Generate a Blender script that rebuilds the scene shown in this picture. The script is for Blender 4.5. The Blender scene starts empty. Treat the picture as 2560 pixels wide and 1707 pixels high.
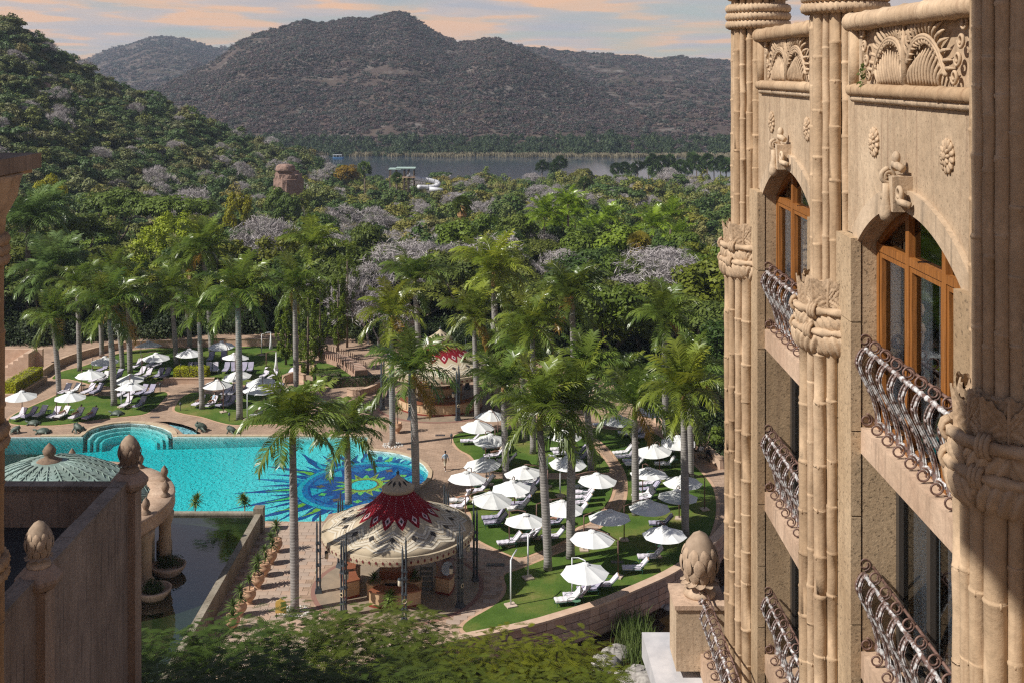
import bpy, math, random
import numpy as np
from mathutils import Vector, Matrix

# ------------------------------------------------------------------ camera, sky, sun, exposure
S = bpy.context.scene
COL = S.collection
ZC = 35.6                      # eye height above the pool terrace
F = 2900.0                     # focal length in photo pixels (photo 2560 wide)
HY = 180.0                     # eye level row in the photo
cam = bpy.data.cameras.new('camera'); camo = bpy.data.objects.new('camera', cam); COL.objects.link(camo)
camo.location = (0, 0, ZC); camo.rotation_euler = (math.radians(90), 0, 0)
cam.sensor_fit = 'HORIZONTAL'; cam.sensor_width = 36.0; cam.lens = 36.0 * F / 2560.0
cam.shift_y = -(853.5 - HY) / 2560.0; cam.clip_start = 0.5; cam.clip_end = 12000
S.camera = camo
SUN_EL, SUN_AZ = math.radians(45), math.radians(22)
SUN_DIR = Vector((-math.cos(SUN_EL) * math.cos(SUN_AZ), -math.cos(SUN_EL) * math.sin(SUN_AZ), math.sin(SUN_EL)))
W = bpy.data.worlds.new('World'); S.world = W; W.use_nodes = True
nt = W.node_tree; nt.nodes.clear(); N = nt.nodes.new; LK = nt.links.new
sky = N('ShaderNodeTexSky'); sky.sky_type = 'NISHITA'; sky.sun_disc = False
sky.sun_elevation = SUN_EL; sky.sun_rotation = math.atan2(SUN_DIR.x, SUN_DIR.y) % (2 * math.pi)
sky.altitude = 1000; sky.air_density = 1.0; sky.dust_density = 0.6; sky.ozone_density = 1.0
bg = N('ShaderNodeBackground'); bg.inputs[1].default_value = 0.068; LK(sky.outputs[0], bg.inputs[0])
tc = N('ShaderNodeTexCoord'); sep = N('ShaderNodeSeparateXYZ'); LK(tc.outputs['Generated'], sep.inputs[0])
def math_node(op, a, b=None, clamp=False):
    n = N('ShaderNodeMath'); n.operation = op; n.use_clamp = clamp
    for i, v in enumerate((a, b)):
        if v is None: continue
        if isinstance(v, (int, float)): n.inputs[i].default_value = v
        else: LK(v, n.inputs[i])
    return n.outputs[0]
zz = math_node('ADD', math_node('MAXIMUM', sep.outputs[2], 0.0), 0.05)
cmb = N('ShaderNodeCombineXYZ')
LK(math_node('DIVIDE', sep.outputs[0], zz), cmb.inputs[0]); LK(math_node('MULTIPLY', math_node('DIVIDE', sep.outputs[1], zz), 0.8), cmb.inputs[1])
n1 = N('ShaderNodeTexNoise'); n1.inputs['Scale'].default_value = 0.42; n1.inputs['Detail'].default_value = 7; n1.inputs['Roughness'].default_value = 0.52; n1.inputs['Distortion'].default_value = 0.5
LK(cmb.outputs[0], n1.inputs['Vector'])
r1 = N('ShaderNodeValToRGB'); r1.color_ramp.elements[0].position = 0.34; r1.color_ramp.elements[1].position = 0.53; LK(n1.outputs[0], r1.inputs[0])
n2 = N('ShaderNodeTexNoise'); n2.inputs['Scale'].default_value = 0.9; n2.inputs['Detail'].default_value = 5
mp2 = N('ShaderNodeMapping'); mp2.inputs['Location'].default_value = (3.3, 7.1, 0); LK(cmb.outputs[0], mp2.inputs[0]); LK(mp2.outputs[0], n2.inputs['Vector'])
r2 = N('ShaderNodeValToRGB'); e = r2.color_ramp.elements
e[0].position = 0.34; e[0].color = (0.52, 0.50, 0.54, 1); e[1].position = 0.56; e[1].color = (1.0, 0.58, 0.34, 1)
em = r2.color_ramp.elements.new(0.5); em.color = (0.70, 0.56, 0.50, 1)
LK(n2.outputs[0], r2.inputs[0])
bg2 = N('ShaderNodeBackground'); bg2.inputs[1].default_value = 0.85; LK(r2.outputs[0], bg2.inputs[0])
mx = N('ShaderNodeMixShader'); mr = N('ShaderNodeMapRange'); mr.inputs[1].default_value = .10; mr.inputs[2].default_value = .45; mr.inputs[3].default_value = .88; mr.inputs[4].default_value = .12; LK(sep.outputs[2], mr.inputs[0])
LK(math_node('MULTIPLY', r1.outputs[0], mr.outputs[0]), mx.inputs[0]); LK(bg.outputs[0], mx.inputs[1]); LK(bg2.outputs[0], mx.inputs[2])
wo = N('ShaderNodeOutputWorld'); LK(mx.outputs[0], wo.inputs[0])
sl = bpy.data.lights.new('sun', 'SUN'); slo = bpy.data.objects.new('sun', sl); COL.objects.link(slo)
sl.energy = 5.0; sl.angle = math.radians(0.53); sl.color = (1.0, 0.955, 0.88)
slo.rotation_euler = (-SUN_DIR).to_track_quat('-Z', 'Y').to_euler(); slo.location = SUN_DIR * 200
S.view_settings.view_transform = 'Standard'; S.view_settings.look = 'None'; S.view_settings.exposure = 0.2; S.view_settings.gamma = 1.0
S.view_settings.use_curve_mapping = False
S.render.engine = 'CYCLES'; S.cycles.use_denoising = False; S.cycles.filter_width = 1.25; S.cycles.adaptive_threshold = 0.006; S.cycles.max_bounces = 6; S.cycles.transparent_max_bounces = 12
S.cycles.volume_bounces = 0; S.cycles.diffuse_bounces = 3; S.cycles.glossy_bounces = 3; S.cycles.sample_clamp_indirect = 6

HAZE = 0.00014
# ------------------------------------------------------------------ helpers
PI = math.pi
R = random.Random(7)
NR = np.random.default_rng(7)
def G(p, z=0.0):
    """ground point at height z below photo pixel p"""
    D = F * (ZC - z) / (p[1] - HY)
    return Vector(((p[0] - 1280.0) * D / F, D, z))
def AT(p, D):
    """point at depth D behind photo pixel p"""
    return Vector(((p[0] - 1280.0) * D / F, D, ZC - (p[1] - HY) * D / F))
def zz4(x, y): return (x * .29762, 820 + y * .29762)
def zz3(x, y): return (1150 + x * .28698, 1000 + y * .28698)
def zz8(x, y): return (900 + x * .38265, 1107 + y * .38265)
def zr4(x, y): return (x * .38265, 550 + y * .38265)
def zr5(x, y): return (900 + x * .38265, 550 + y * .38265)
def zd(x, y): return (x * 1.08844, y * 1.08844)
def lerp(a, b, t): return a + (b - a) * t
def sstep(t): t = max(0., min(1., t)); return t * t * (3 - 2 * t)
def interp(x, pts): return float(np.interp(x, [p[0] for p in pts], [p[1] for p in pts]))

def ccw(pts):
    a = sum(pts[i - 1][0] * pts[i][1] - pts[i][0] * pts[i - 1][1] for i in range(len(pts)))
    return list(pts) if a > 0 else list(pts)[::-1]
class MB:
    def __init__(s): s.v = []; s.f = []; s.m = []; s.mi = 0
    def add(s, vs, fs):
        o = len(s.v); s.v.extend([tuple(p) for p in vs]); s.f.extend([tuple(i + o for i in q) for q in fs]); s.m.extend([s.mi] * len(fs)); return s
    def box(s, c, d, rz=0.0, taper=1.0):
        hx, hy, hz = d[0] / 2, d[1] / 2, d[2] / 2; cs, sn = math.cos(rz), math.sin(rz); vs = []
        for k in (-1, 1):
            t = taper if k > 0 else 1.0
            for (i, j) in ((-1, -1), (1, -1), (1, 1), (-1, 1)):
                x, y = i * hx * t, j * hy * t
                vs.append((c[0] + x * cs - y * sn, c[1] + x * sn + y * cs, c[2] + k * hz))
        return s.add(vs, [(3, 2, 1, 0), (4, 5, 6, 7), (0, 1, 5, 4), (1, 2, 6, 5), (2, 3, 7, 6), (3, 0, 4, 7)])
    def tube(s, pts, rad, n=8, cap=True, closed=False, flat=1.0):
        pts = [Vector(p) for p in pts]; k = len(pts)
        if not isinstance(rad, (list, tuple)): rad = [rad] * k
        vs, fs = [], []; up = None
        for i, p in enumerate(pts):
            if closed: t = pts[(i + 1) % k] - pts[i - 1]
            else: t = pts[min(i + 1, k - 1)] - pts[max(i - 1, 0)]
            if t.length < 1e-9: t = Vector((0, 0, 1))
            t.normalize()
            if up is None: up = Vector((0, 0, 1)) if abs(t.z) < .9 else Vector((1, 0, 0))
            a = t.cross(up)
            if a.length < 1e-4: a = t.orthogonal()
            a.normalize(); b = a.cross(t).normalized(); up = b
            for j in range(n):
                q = 2 * PI * j / n
                vs.append(p + (a * math.cos(q) + b * (math.sin(q) * flat)) * rad[i])
        for i in range(k if closed else k - 1):
            i2 = (i + 1) % k
            for j in range(n):
                j2 = (j + 1) % n; fs.append((i * n + j, i * n + j2, i2 * n + j2, i2 * n + j))
        if cap and not closed:
            fs.append(tuple(range(n))[::-1]); fs.append(tuple((k - 1) * n + j for j in range(n)))
        return s.add(vs, fs)
    def lathe(s, prof, c=(0, 0, 0), n=16, a0=0.0, a1=2 * PI, fn=None, cap=True):
        full = abs(a1 - a0 - 2 * PI) < 1e-6; m = n if full else n + 1; vs, fs = [], []
        for (r, z) in prof:
            for j in range(m):
                a = a0 + (a1 - a0) * j / n; rr = r + (fn(a, z, r) if fn else 0)
                vs.append((c[0] + rr * math.cos(a), c[1] + rr * math.sin(a), c[2] + z))
        for i in range(len(prof) - 1):
            for j in range(n):
                j2 = (j + 1) % m; fs.append((i * m + j, i * m + j2, (i + 1) * m + j2, (i + 1) * m + j))
        if cap and full:
            if prof[0][0] > 1e-3: fs.append(tuple(range(m))[::-1])
            if prof[-1][0] > 1e-3: fs.append(tuple((len(prof) - 1) * m + j for j in range(m)))
        return s.add(vs, fs)
    def grid(s, fn, nu, nv):
        vs = [fn(i / nu, j / nv) for j in range(nv + 1) for i in range(nu + 1)]; w = nu + 1
        return s.add(vs, [(j * w + i, j * w + i + 1, (j + 1) * w + i + 1, (j + 1) * w + i) for j in range(nv) for i in range(nu)])
    def prism(s, pts, z0, z1):
        pts = ccw(pts)
        n = len(pts); vs = [(p[0], p[1], z0) for p in pts] + [(p[0], p[1], z1) for p in pts]
        fs = [tuple(range(n))[::-1], tuple(range(n, 2 * n))] + [(i, (i + 1) % n, n + (i + 1) % n, n + i) for i in range(n)]
        return s.add(vs, fs)
    def sheet(s, pts, z):
        pts = ccw(pts)
        return s.add([(p[0], p[1], z) for p in pts], [tuple(range(len(pts)))])
    def ball(s, c, r, n=8, m=6):
        rr = r if isinstance(r, (tuple, list)) else (r, r, r); vs = []; fs = []
        for i in range(m + 1):
            a = -PI / 2 + PI * i / m
            for j in range(n):
                b = 2 * PI * j / n; vs.append((c[0] + rr[0] * math.cos(a) * math.cos(b), c[1] + rr[1] * math.cos(a) * math.sin(b), c[2] + rr[2] * math.sin(a)))
        for i in range(m):
            for j in range(n): fs.append((i * n + j, i * n + (j + 1) % n, (i + 1) * n + (j + 1) % n, (i + 1) * n + j))
        return s.add(vs, fs)
    def mesh(s, name, mats, smooth=False, off=(0, 0, 0)):
        me = bpy.data.meshes.new(name)
        v = [(p[0] - off[0], p[1] - off[1], p[2] - off[2]) for p in s.v]
        me.from_pydata(v, [], s.f)
        for m in (mats if isinstance(mats, (list, tuple)) else [mats]): me.materials.append(m)
        if any(s.m): me.polygons.foreach_set('material_index', s.m)
        if smooth:
            me.polygons.foreach_set('use_smooth', [True] * len(s.f))
        me.update(); return me
    def build(s, name, mats, parent=None, smooth=False, world=True):
        off = root_loc(parent) if (parent is not None and world) else (0, 0, 0)
        return link(name, s.mesh(name, mats, smooth, off), parent)
def root_loc(o):
    p = Vector(o.location)
    while o.parent: o = o.parent; p += Vector(o.location)
    return p
def link(name, data, parent=None, loc=None, rot=None, sc=None):
    o = bpy.data.objects.new(name, data); COL.objects.link(o)
    if parent is not None: o.parent = parent
    if loc is not None: o.location = loc
    if rot is not None: o.rotation_euler = rot
    if sc is not None: o.scale = sc if isinstance(sc, (tuple, list, Vector)) else (sc, sc, sc)
    return o
def tag(o, label, cat, group=None):
    o['label'] = label; o['category'] = cat
    if group: o['group'] = group
    return o
def thing(name, label, cat, loc=(0, 0, 0), rz=0.0, group=None, sc=None):
    return tag(link(name, None, None, loc, (0, 0, rz), sc), label, cat, group)
def struct(o, kind='structure'): o['kind'] = kind; return o
def dup(root, loc, rz=0.0, label=None, group=None, sc=None, color=None):
    def cp(o, par):
        c = o.copy(); COL.objects.link(c); c.parent = par
        if color is not None and c.type == 'MESH': c.color = color
        for ch in o.children: cp(ch, c)
        return c
    r = cp(root, None); r.location = loc; r.rotation_euler = (0, 0, rz)
    if sc is not None: r.scale = (sc, sc, sc) if isinstance(sc, (int, float)) else sc
    if label: r['label'] = label
    if group: r['group'] = group
    return r
def spline(pts, k=6, closed=True):
    P = [np.array(p[:2], float) for p in pts]; n = len(P); out = []
    rng = range(n) if closed else range(n - 1)
    for i in rng:
        if closed: p0, p1, p2, p3 = P[i - 1], P[i], P[(i + 1) % n], P[(i + 2) % n]
        else: p0, p1, p2, p3 = P[max(i - 1, 0)], P[i], P[i + 1], P[min(i + 2, n - 1)]
        for j in range(k):
            t = j / k
            out.append(tuple(.5 * (2 * p1 + (p2 - p0) * t + (2 * p0 - 5 * p1 + 4 * p2 - p3) * t * t + (3 * p1 - p0 - 3 * p2 + p3) * t ** 3)))
    if not closed: out.append(tuple(P[-1]))
    return out
def inside(p, poly):
    x, y = p[0], p[1]; c = False; j = len(poly) - 1
    for i in range(len(poly)):
        if (poly[i][1] > y) != (poly[j][1] > y) and x < (poly[j][0] - poly[i][0]) * (y - poly[i][1]) / (poly[j][1] - poly[i][1]) + poly[i][0]: c = not c
        j = i
    return c
def np_mesh(name, verts, faces, mat, smooth=False, mi=None):
    """verts (n,3), faces (m,k) arrays -> mesh quickly"""
    me = bpy.data.meshes.new(name); nv = len(verts); m, k = faces.shape
    me.vertices.add(nv); me.vertices.foreach_set('co', np.asarray(verts, np.float32).ravel())
    me.loops.add(m * k); me.loops.foreach_set('vertex_index', faces.astype(np.int32).ravel())
    me.polygons.add(m); me.polygons.foreach_set('loop_start', np.arange(0, m * k, k, dtype=np.int32))
    try: me.polygons.foreach_set('loop_total', np.full(m, k, np.int32))
    except Exception: pass
    for x in (mat if isinstance(mat, (list, tuple)) else [mat]): me.materials.append(x)
    if mi is not None: me.polygons.foreach_set('material_index', mi.astype(np.int32))
    if smooth: me.polygons.foreach_set('use_smooth', np.ones(m, bool))
    me.update(calc_edges=True); me.validate(); return me

# ------------------------------------------------------------------ materials
class Mat:
    def __init__(s, name):
        s.m = bpy.data.materials.new(name); s.m.use_nodes = True; s.t = s.m.node_tree; s.b = s.t.nodes['Principled BSDF']; s.o = s.t.nodes['Material Output']
        s.tc = s.n('ShaderNodeTexCoord')
    def n(s, k, **kw):
        x = s.t.nodes.new(k)
        for a, v in kw.items(): setattr(x, a, v)
        return x
    def l(s, a, b): s.t.links.new(a, b)
    def noise(s, scale, detail=4, rough=.55, stretch=None, coord='Object', dist=0.0):
        x = s.n('ShaderNodeTexNoise'); x.inputs['Scale'].default_value = scale; x.inputs['Detail'].default_value = detail; x.inputs['Roughness'].default_value = rough; x.inputs['Distortion'].default_value = dist
        src = s.tc.outputs[coord]
        if stretch:
            mp = s.n('ShaderNodeMapping'); mp.inputs['Scale'].default_value = stretch; s.l(src, mp.inputs[0]); src = mp.outputs[0]
        s.l(src, x.inputs['Vector']); return x.outputs[0]
    def ramp(s, fac, stops):
        r = s.n('ShaderNodeValToRGB'); e = r.color_ramp.elements
        while len(e) < len(stops): e.new(.5)
        for i, (p, c) in enumerate(stops):
            e[i].position = p; e[i].color = (c, c, c, 1) if isinstance(c, (int, float)) else (*c, 1)
        s.l(fac, r.inputs[0]); return r.outputs[0]
    def mix(s, a, b, fac, mode='MIX'):
        x = s.n('ShaderNodeMix', data_type='RGBA', blend_type=mode)
        for i, v in ((0, fac), (6, a), (7, b)):
            if isinstance(v, (int, float)): x.inputs[i].default_value = v
            elif isinstance(v, (tuple, list)): x.inputs[i].default_value = (*v, 1)
            else: s.l(v, x.inputs[i])
        return x.outputs[2]
    def bump(s, h, strength=.3, dist=.02):
        x = s.n('ShaderNodeBump'); x.inputs['Strength'].default_value = strength; x.inputs['Distance'].default_value = dist
        s.l(h, x.inputs['Height']); s.l(x.outputs[0], s.b.inputs['Normal']); return x.outputs[0]
    def col(s, c):
        if isinstance(c, (tuple, list)): s.b.inputs['Base Color'].default_value = (*c, 1)
        else: s.l(c, s.b.inputs['Base Color'])
    def set(s, rough=.8, spec=.3, metal=0.0):
        s.b.inputs['Roughness'].default_value = rough; s.b.inputs['Specular IOR Level'].default_value = spec; s.b.inputs['Metallic'].default_value = metal; return s
def simple(name, c1, c2=None, scale=4.0, rough=.8, spec=.3, metal=0.0, bump=0.0, bscale=40., coord='Object', stretch=None, bdist=.02, lo=.35, hi=.65):
    m = Mat(name); m.set(rough, spec, metal)
    if c2 is None: m.col(c1)
    else: m.col(m.ramp(m.noise(scale, 5, .6, stretch, coord), [(lo, c1), (hi, c2)]))
    if bump: m.bump(m.noise(bscale, 4, .6, None, coord), bump, bdist)
    return m.m
def stone_mat(name, c1, c2, stain, pit=0.0, streak=True, bscale=14., amt=.55, vary=False):
    m = Mat(name); m.set(.85, .25)
    base = m.ramp(m.noise(1.1, 6, .6), [(.3, c1), (.7, c2)])
    fine = m.ramp(m.noise(9, 5, .65), [(.3, .80), (.7, 1.1)])
    base = m.mix(base, fine, 1.0, 'MULTIPLY')
    base = m.mix(base, m.ramp(m.noise(.45, 5, .6, (1, 1, .35)), [(.36, (.74, .70, .66)), (.62, (1.06, 1.05, 1.04))]), 1.0, 'MULTIPLY')
    if streak:
        st = m.ramp(m.noise(1.0, 6, .65, (7, 7, .35)), [(.52, 0.0), (.75, amt)])
        base = m.mix(base, stain, st)
    if pit:
        p = m.ramp(m.noise(26, 2, .5), [(.60, 0.0), (.68, pit)])
        base = m.mix(base, (.10, .07, .045), p)
    if vary:
        oi = m.n('ShaderNodeObjectInfo'); base = m.mix(base, m.ramp(oi.outputs['Random'], [(0, (.80, .74, .68)), (.5, (1.0, .98, .96)), (1, (1.1, 1.1, 1.12))]), 1.0, 'MULTIPLY')
    m.col(base); m.bump(m.noise(bscale, 6, .7), .35, .03); return m.m
def leaf_mat(name, c_lo, c_hi, trans=.25, use_obj=True, rnd=None, spec=.25, rough=.55):
    """foliage: base colour varies leaf by leaf in clumps; tinted by the object's own colour"""
    m = Mat(name); m.set(rough, spec)
    c = m.ramp(m.noise(.9, 3, .6), [(.3, c_lo), (.7, c_hi)])
    oi = m.n('ShaderNodeObjectInfo')
    if rnd: c = m.mix(c, m.ramp(oi.outputs['Random'], rnd), 1.0, 'MULTIPLY')
    elif use_obj: c = m.mix(c, oi.outputs['Color'], 1.0, 'MULTIPLY')
    m.col(c)
    tr = m.n('ShaderNodeBsdfTranslucent'); m.l(c, tr.inputs[0])
    mxs = m.n('ShaderNodeMixShader'); mxs.inputs[0].default_value = trans
    m.l(m.b.outputs[0], mxs.inputs[1]); m.l(tr.outputs[0], mxs.inputs[2]); m.l(mxs.outputs[0], m.o.inputs[0]); return m.m

SAND1, SAND2, STAIN = (.56, .375, .225), (.66, .47, .30), (.22, .13, .075)
m_wall = stone_mat('sandstone_wall', (.455, .342, .232), (.565, .437, .305), (.23, .14, .09), pit=.45, amt=.8)
m_bamboo = stone_mat('carved_bamboo_stone', (.47, .345, .225), (.57, .43, .29), (.24, .145, .085), amt=.8, vary=True)
m_carve = stone_mat('carved_sandstone', (.475, .345, .23), (.57, .43, .295), (.16, .105, .07), amt=.7)
m_jamb = stone_mat('pitted_sandstone_block', (.44, .32, .20), (.54, .41, .27), (.25, .17, .11), pit=.7, bscale=20)
m_sill = stone_mat('sill_stone', (.50, .35, .25), (.60, .445, .325), (.18, .125, .09), amt=.7)
m_weather = stone_mat('weathered_archivolt', (.50, .38, .26), (.60, .47, .34), (.07, .06, .05), amt=.85)
m_wood = simple('varnished_wood', (.20, .075, .018), (.34, .13, .03), 3, .45, .4, stretch=(9, 9, .6), bump=.15, bscale=30)
m_iron = simple('painted_iron', (.14, .085, .07), (.62, .62, .62), 9, .5, .4, bump=.3, bscale=40, lo=.45, hi=.6)
m_rust = simple('brown_iron', (.10, .055, .045), (.22, .13, .10), 12, .5, .4)
m_curtain = simple('net_curtain', (.74, .80, .82), (.88, .91, .92), 2, .9, .1, stretch=(14, 14, .4))
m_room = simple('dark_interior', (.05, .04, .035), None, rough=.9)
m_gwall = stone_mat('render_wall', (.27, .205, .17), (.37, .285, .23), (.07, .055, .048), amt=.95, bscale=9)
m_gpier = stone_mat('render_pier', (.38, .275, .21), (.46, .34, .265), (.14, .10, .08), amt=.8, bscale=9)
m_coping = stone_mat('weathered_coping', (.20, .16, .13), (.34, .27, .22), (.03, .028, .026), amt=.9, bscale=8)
m_roofdark = simple('bitumen_roof', (.03, .028, .027), (.05, .047, .045), 1.5, .9)
m_finial = stone_mat('lotus_stone', (.46, .34, .24), (.58, .44, .32), (.10, .07, .05), amt=.8)
m_finial_d = stone_mat('lotus_stone_dark', (.24, .17, .12), (.36, .26, .19), (.04, .03, .026), amt=.8)
m_copper = stone_mat('verdigris_copper', (.22, .32, .29), (.34, .44, .41), (.10, .14, .13), amt=.5)
def glass_mat(name, tint, base_refl=.12):
    m = Mat(name); t = m.t
    gl = m.n('ShaderNodeBsdfGlossy'); gl.inputs['Roughness'].default_value = .03; gl.inputs[0].default_value = (.9, .93, .95, 1)
    tr = m.n('ShaderNodeBsdfTransparent'); tr.inputs[0].default_value = (*tint, 1)
    fr = m.n('ShaderNodeFresnel'); fr.inputs[0].default_value = 1.5
    a = m.n('ShaderNodeMath', operation='ADD', use_clamp=True); a.inputs[1].default_value = base_refl; m.l(fr.outputs[0], a.inputs[0])
    mxs = m.n('ShaderNodeMixShader'); m.l(a.outputs[0], mxs.inputs[0]); m.l(tr.outputs[0], mxs.inputs[1]); m.l(gl.outputs[0], mxs.inputs[2]); m.l(mxs.outputs[0], m.o.inputs[0]); return m.m
m_glass = glass_mat('window_glass', (.9, .93, .93), .02)
def water_mat(name, tint, refl=.0, bs=1.2, bstr=.25, rough=.06, bs2=None):
    """clear water: transparent tint with a rippled glossy surface"""
    m = Mat(name)
    gl = m.n('ShaderNodeBsdfGlossy'); gl.inputs['Roughness'].default_value = rough
    tr = m.n('ShaderNodeBsdfTransparent'); tr.inputs[0].default_value = (*tint, 1)
    bp = m.n('ShaderNodeBump'); bp.inputs['Strength'].default_value = bstr; bp.inputs['Distance'].default_value = .25
    m.l(m.noise(bs, 4, .6), bp.inputs['Height'])
    m.l(bp.outputs[0], gl.inputs['Normal'])
    fr = m.n('ShaderNodeFresnel'); fr.inputs[0].default_value = 1.33; m.l(bp.outputs[0], fr.inputs['Normal'])
    a = m.n('ShaderNodeMath', operation='ADD', use_clamp=True); a.inputs[1].default_value = refl; m.l(fr.outputs[0], a.inputs[0])
    mxs = m.n('ShaderNodeMixShader'); m.l(a.outputs[0], mxs.inputs[0]); m.l(tr.outputs[0], mxs.inputs[1]); m.l(gl.outputs[0], mxs.inputs[2]); m.l(mxs.outputs[0], m.o.inputs[0]); return m.m

# ------------------------------------------------------------------ land: ground, hills, lake
from mathutils import noise as mnoise
def fbm(x, y, s, o=4):
    return mnoise.fractal(Vector((x * s, y * s, 3.7)), 0.9, 2.0, o)
m_soil = simple('bush_soil', (.055, .042, .026), (.10, .075, .045), .15, .95, .1)
m_hill = Mat('hill_scrub'); m_hill.set(.95, .1)
hn = m_hill.ramp(m_hill.noise(.018, 6, .65), [(.30, (.060, .052, .032)), (.5, (.085, .062, .055)), (.7, (.115, .09, .068))])
hn = m_hill.mix(hn, (.21, .185, .165), m_hill.ramp(m_hill.noise(.03, 6, .75), [(.52, 0.0), (.66, .85)]))
m_hill.col(hn); m_hill.bump(m_hill.noise(.25, 5, .7), .8, 1.5)
m_hill = m_hill.m
HILL = [(-420, -60), (-150, 20), (0, 50), (44, 62), (87, 88), (142, 124), (207, 168), (283, 212), (359, 244), (457, 292), (544, 336), (610, 360), (675, 380), (720, 394), (800, 430), (900, 470)]
def hill_ridge(px):
    D = interp(px, [(-500, 390), (0, 400), (720, 455), (900, 480)]); py = interp(px, HILL)
    return D, ZC - (py - HY) * D / F - lerp(4.0, .5, max(0, min(1, (px - 250) / 300)))
def floor_h(x, y):
    h = -0.9 - max(0.0, min(y, 640) - 168) * .048
    h -= max(0.0, min(y, 640) - 535) * .08
    if y < 140: h = lerp(-1.9, -0.9, max(0, (y - 105) / 35))
    return h
def ground_h(x, y):
    b = floor_h(x, y)
    if y > 175:
        px = 1280 + F * x / y
        if px < 900:
            D, zr = hill_ridge(px); Db = 225 if px < 0 else lerp(225, 330, px / 900)
            if y < D: t = (y - Db) / (D - Db); h = lerp(b, zr, max(0, min(1, t)) ** 1.25 if t > 0 else 0)
            else: h = zr - (y - D) * .35
            b = max(b, h + (fbm(x, y, .02) * 2.5 if y > Db else 0))
        b += fbm(x, y, .03) * .5
    return b
ys = list(np.linspace(-40, 150, 14)) + list(np.linspace(156, 700, 90))
xs = list(np.linspace(-420, 420, 130))
gm = MB()
gm.grid(lambda u, v: (xs[round(u * 129)], ys[round(v * 103)], ground_h(xs[round(u * 129)], ys[round(v * 103)])), 129, 103)
struct(gm.build('ground', m_soil, smooth=True))
LAKE_Z = -21.5
lk = Mat('lake_water'); lk.col((.025, .042, .065)); lk.set(.12, .5); lk.bump(lk.noise(.25, 3, .5, (1, .35, 1)), .12, .3)
struct(MB().sheet([(-2500, 560), (3000, 560), (3000, 2600), (-2500, 2600)], LAKE_Z).build('lake', lk.m))

MTN = {}
def mountain(name, ridge, Dr, Db, zb=-22.5, step=9, rows=26, amp=15, back=500, nsc=.006, pw=.9):
    pxs = np.arange(ridge[0][0], ridge[-1][0] + 1, step); nv = rows + 6
    def P(u, v):
        px = pxs[0] + (pxs[-1] - pxs[0]) * u; r = v * nv / rows
        drr = Dr if not callable(Dr) else Dr(px); dbb = Db if not callable(Db) else Db(px)
        py = interp(px, ridge); zr = ZC - (py - HY) * drr / F
        if r <= 1: D = lerp(dbb, drr, r); x = (px - 1280) * D / F
        else: D = drr + (r - 1) * back * 4; x = (px - 1280) * D / F
        e = math.sin(PI * min(1, r)) ** .8 if r <= 1 else 0
        n = mnoise.ridged_multi_fractal(Vector((x * nsc * .8, D * nsc * .5, 1.3)), 1.0, 2.1, 4, .9, 2.0) - 1.1
        n2 = fbm(x, D, nsc * 3, 4)
        if r <= 1: z = lerp(zb, zr, r ** pw) + e * (n * amp + n2 * amp * .35) + (fbm(x, 7.0, .03, 4) * 1.6 if r > .7 else 0)
        else: z = zr - (r - 1) * back * 1.2 + fbm(x, 7.0, .03, 4) * 1.6
        return (x, D, z)
    MTN[name] = P
    m = MB(); m.grid(P, len(pxs) - 1, nv); return m, P, nv / rows
mt_main = [zd(*p) for p in [(300, 232), (345, 210), (420, 172), (500, 137), (545, 98), (590, 78), (640, 66), (700, 47), (740, 51), (800, 42), (850, 43), (893, 29), (915, 27), (940, 33), (962, 47), (985, 62), (1010, 77), (1050, 96), (1090, 94), (1115, 88), (1140, 89), (1180, 104), (1250, 134), (1330, 178), (1420, 232), (1500, 272), (1580, 295), (1640, 312), (1690, 322), (1760, 335), (1840, 345)]]
mt_right = [zd(*p) for p in [(1080, 100), (1180, 103), (1240, 111), (1330, 119), (1420, 126), (1500, 136), (1560, 131), (1620, 136), (1680, 139), (1760, 135), (1850, 150), (2000, 180), (2200, 230)]]
mt_far = [zd(*p) for p in [(60, 190), (130, 165), (190, 141), (240, 117), (300, 101), (350, 86), (375, 84), (400, 86), (450, 96), (480, 107), (500, 113), (535, 111), (575, 125), (640, 150), (720, 190), (820, 235)]]
MT = []
for nm, rg, dr, db, kw in (('mountain', mt_main, lambda px: interp(px, [(300, 1250), (1000, 1450), (1400, 1250), (1850, 950), (2000, 900)]), 812, {}),
                           ('ridge', mt_right, 1950, lambda px: 870, dict(amp=12)), ('mountain', mt_far, 2700, 1400, dict(step=14, rows=18, amp=16))):
    m, P, k = mountain(nm, rg, dr, db, **kw); struct(m.build('hill', m_hill, smooth=True)); MT.append((rg, P, k))

# ------------------------------------------------------------------ foliage prototypes (numpy leaf clouds)
def unit(n):
    v = NR.normal(size=(n, 3)); return v / np.linalg.norm(v, axis=1, keepdims=True)
def leaf_quads(pos, nrm, size, asp=.6):
    n = len(pos); t = np.cross(nrm, unit(n)); t /= np.linalg.norm(t, axis=1, keepdims=True) + 1e-9; b = np.cross(nrm, t)
    s = (size if np.ndim(size) else np.full(n, size))[:, None]
    L = t * s * .5; Wd = b * s * .5 * asp
    v = np.stack([pos - L, pos - Wd, pos + L, pos + Wd], 1).reshape(-1, 3)
    return v, np.arange(4 * n).reshape(n, 4)
def leaf_cloud(cl, per, size, outward=1.15, upb=.45, asp=.6, shell=.55):
    """cl: list of (centre, (rx,ry,rz))"""
    ps, ns = [], []
    for c, r in cl:
        d = unit(per); rad = (NR.random(per) * (1 - shell) + shell)[:, None] ** .7
        ps.append(np.array(c) + d * rad * np.array(r)); ns.append(d * outward + unit(per) * .55 + np.array([0, 0, upb]))
    p = np.concatenate(ps); n = np.concatenate(ns); n /= np.linalg.norm(n, axis=1, keepdims=True) + 1e-9
    return leaf_quads(p, n, size * NR.uniform(.6, 1.35, len(p)), asp)
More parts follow.
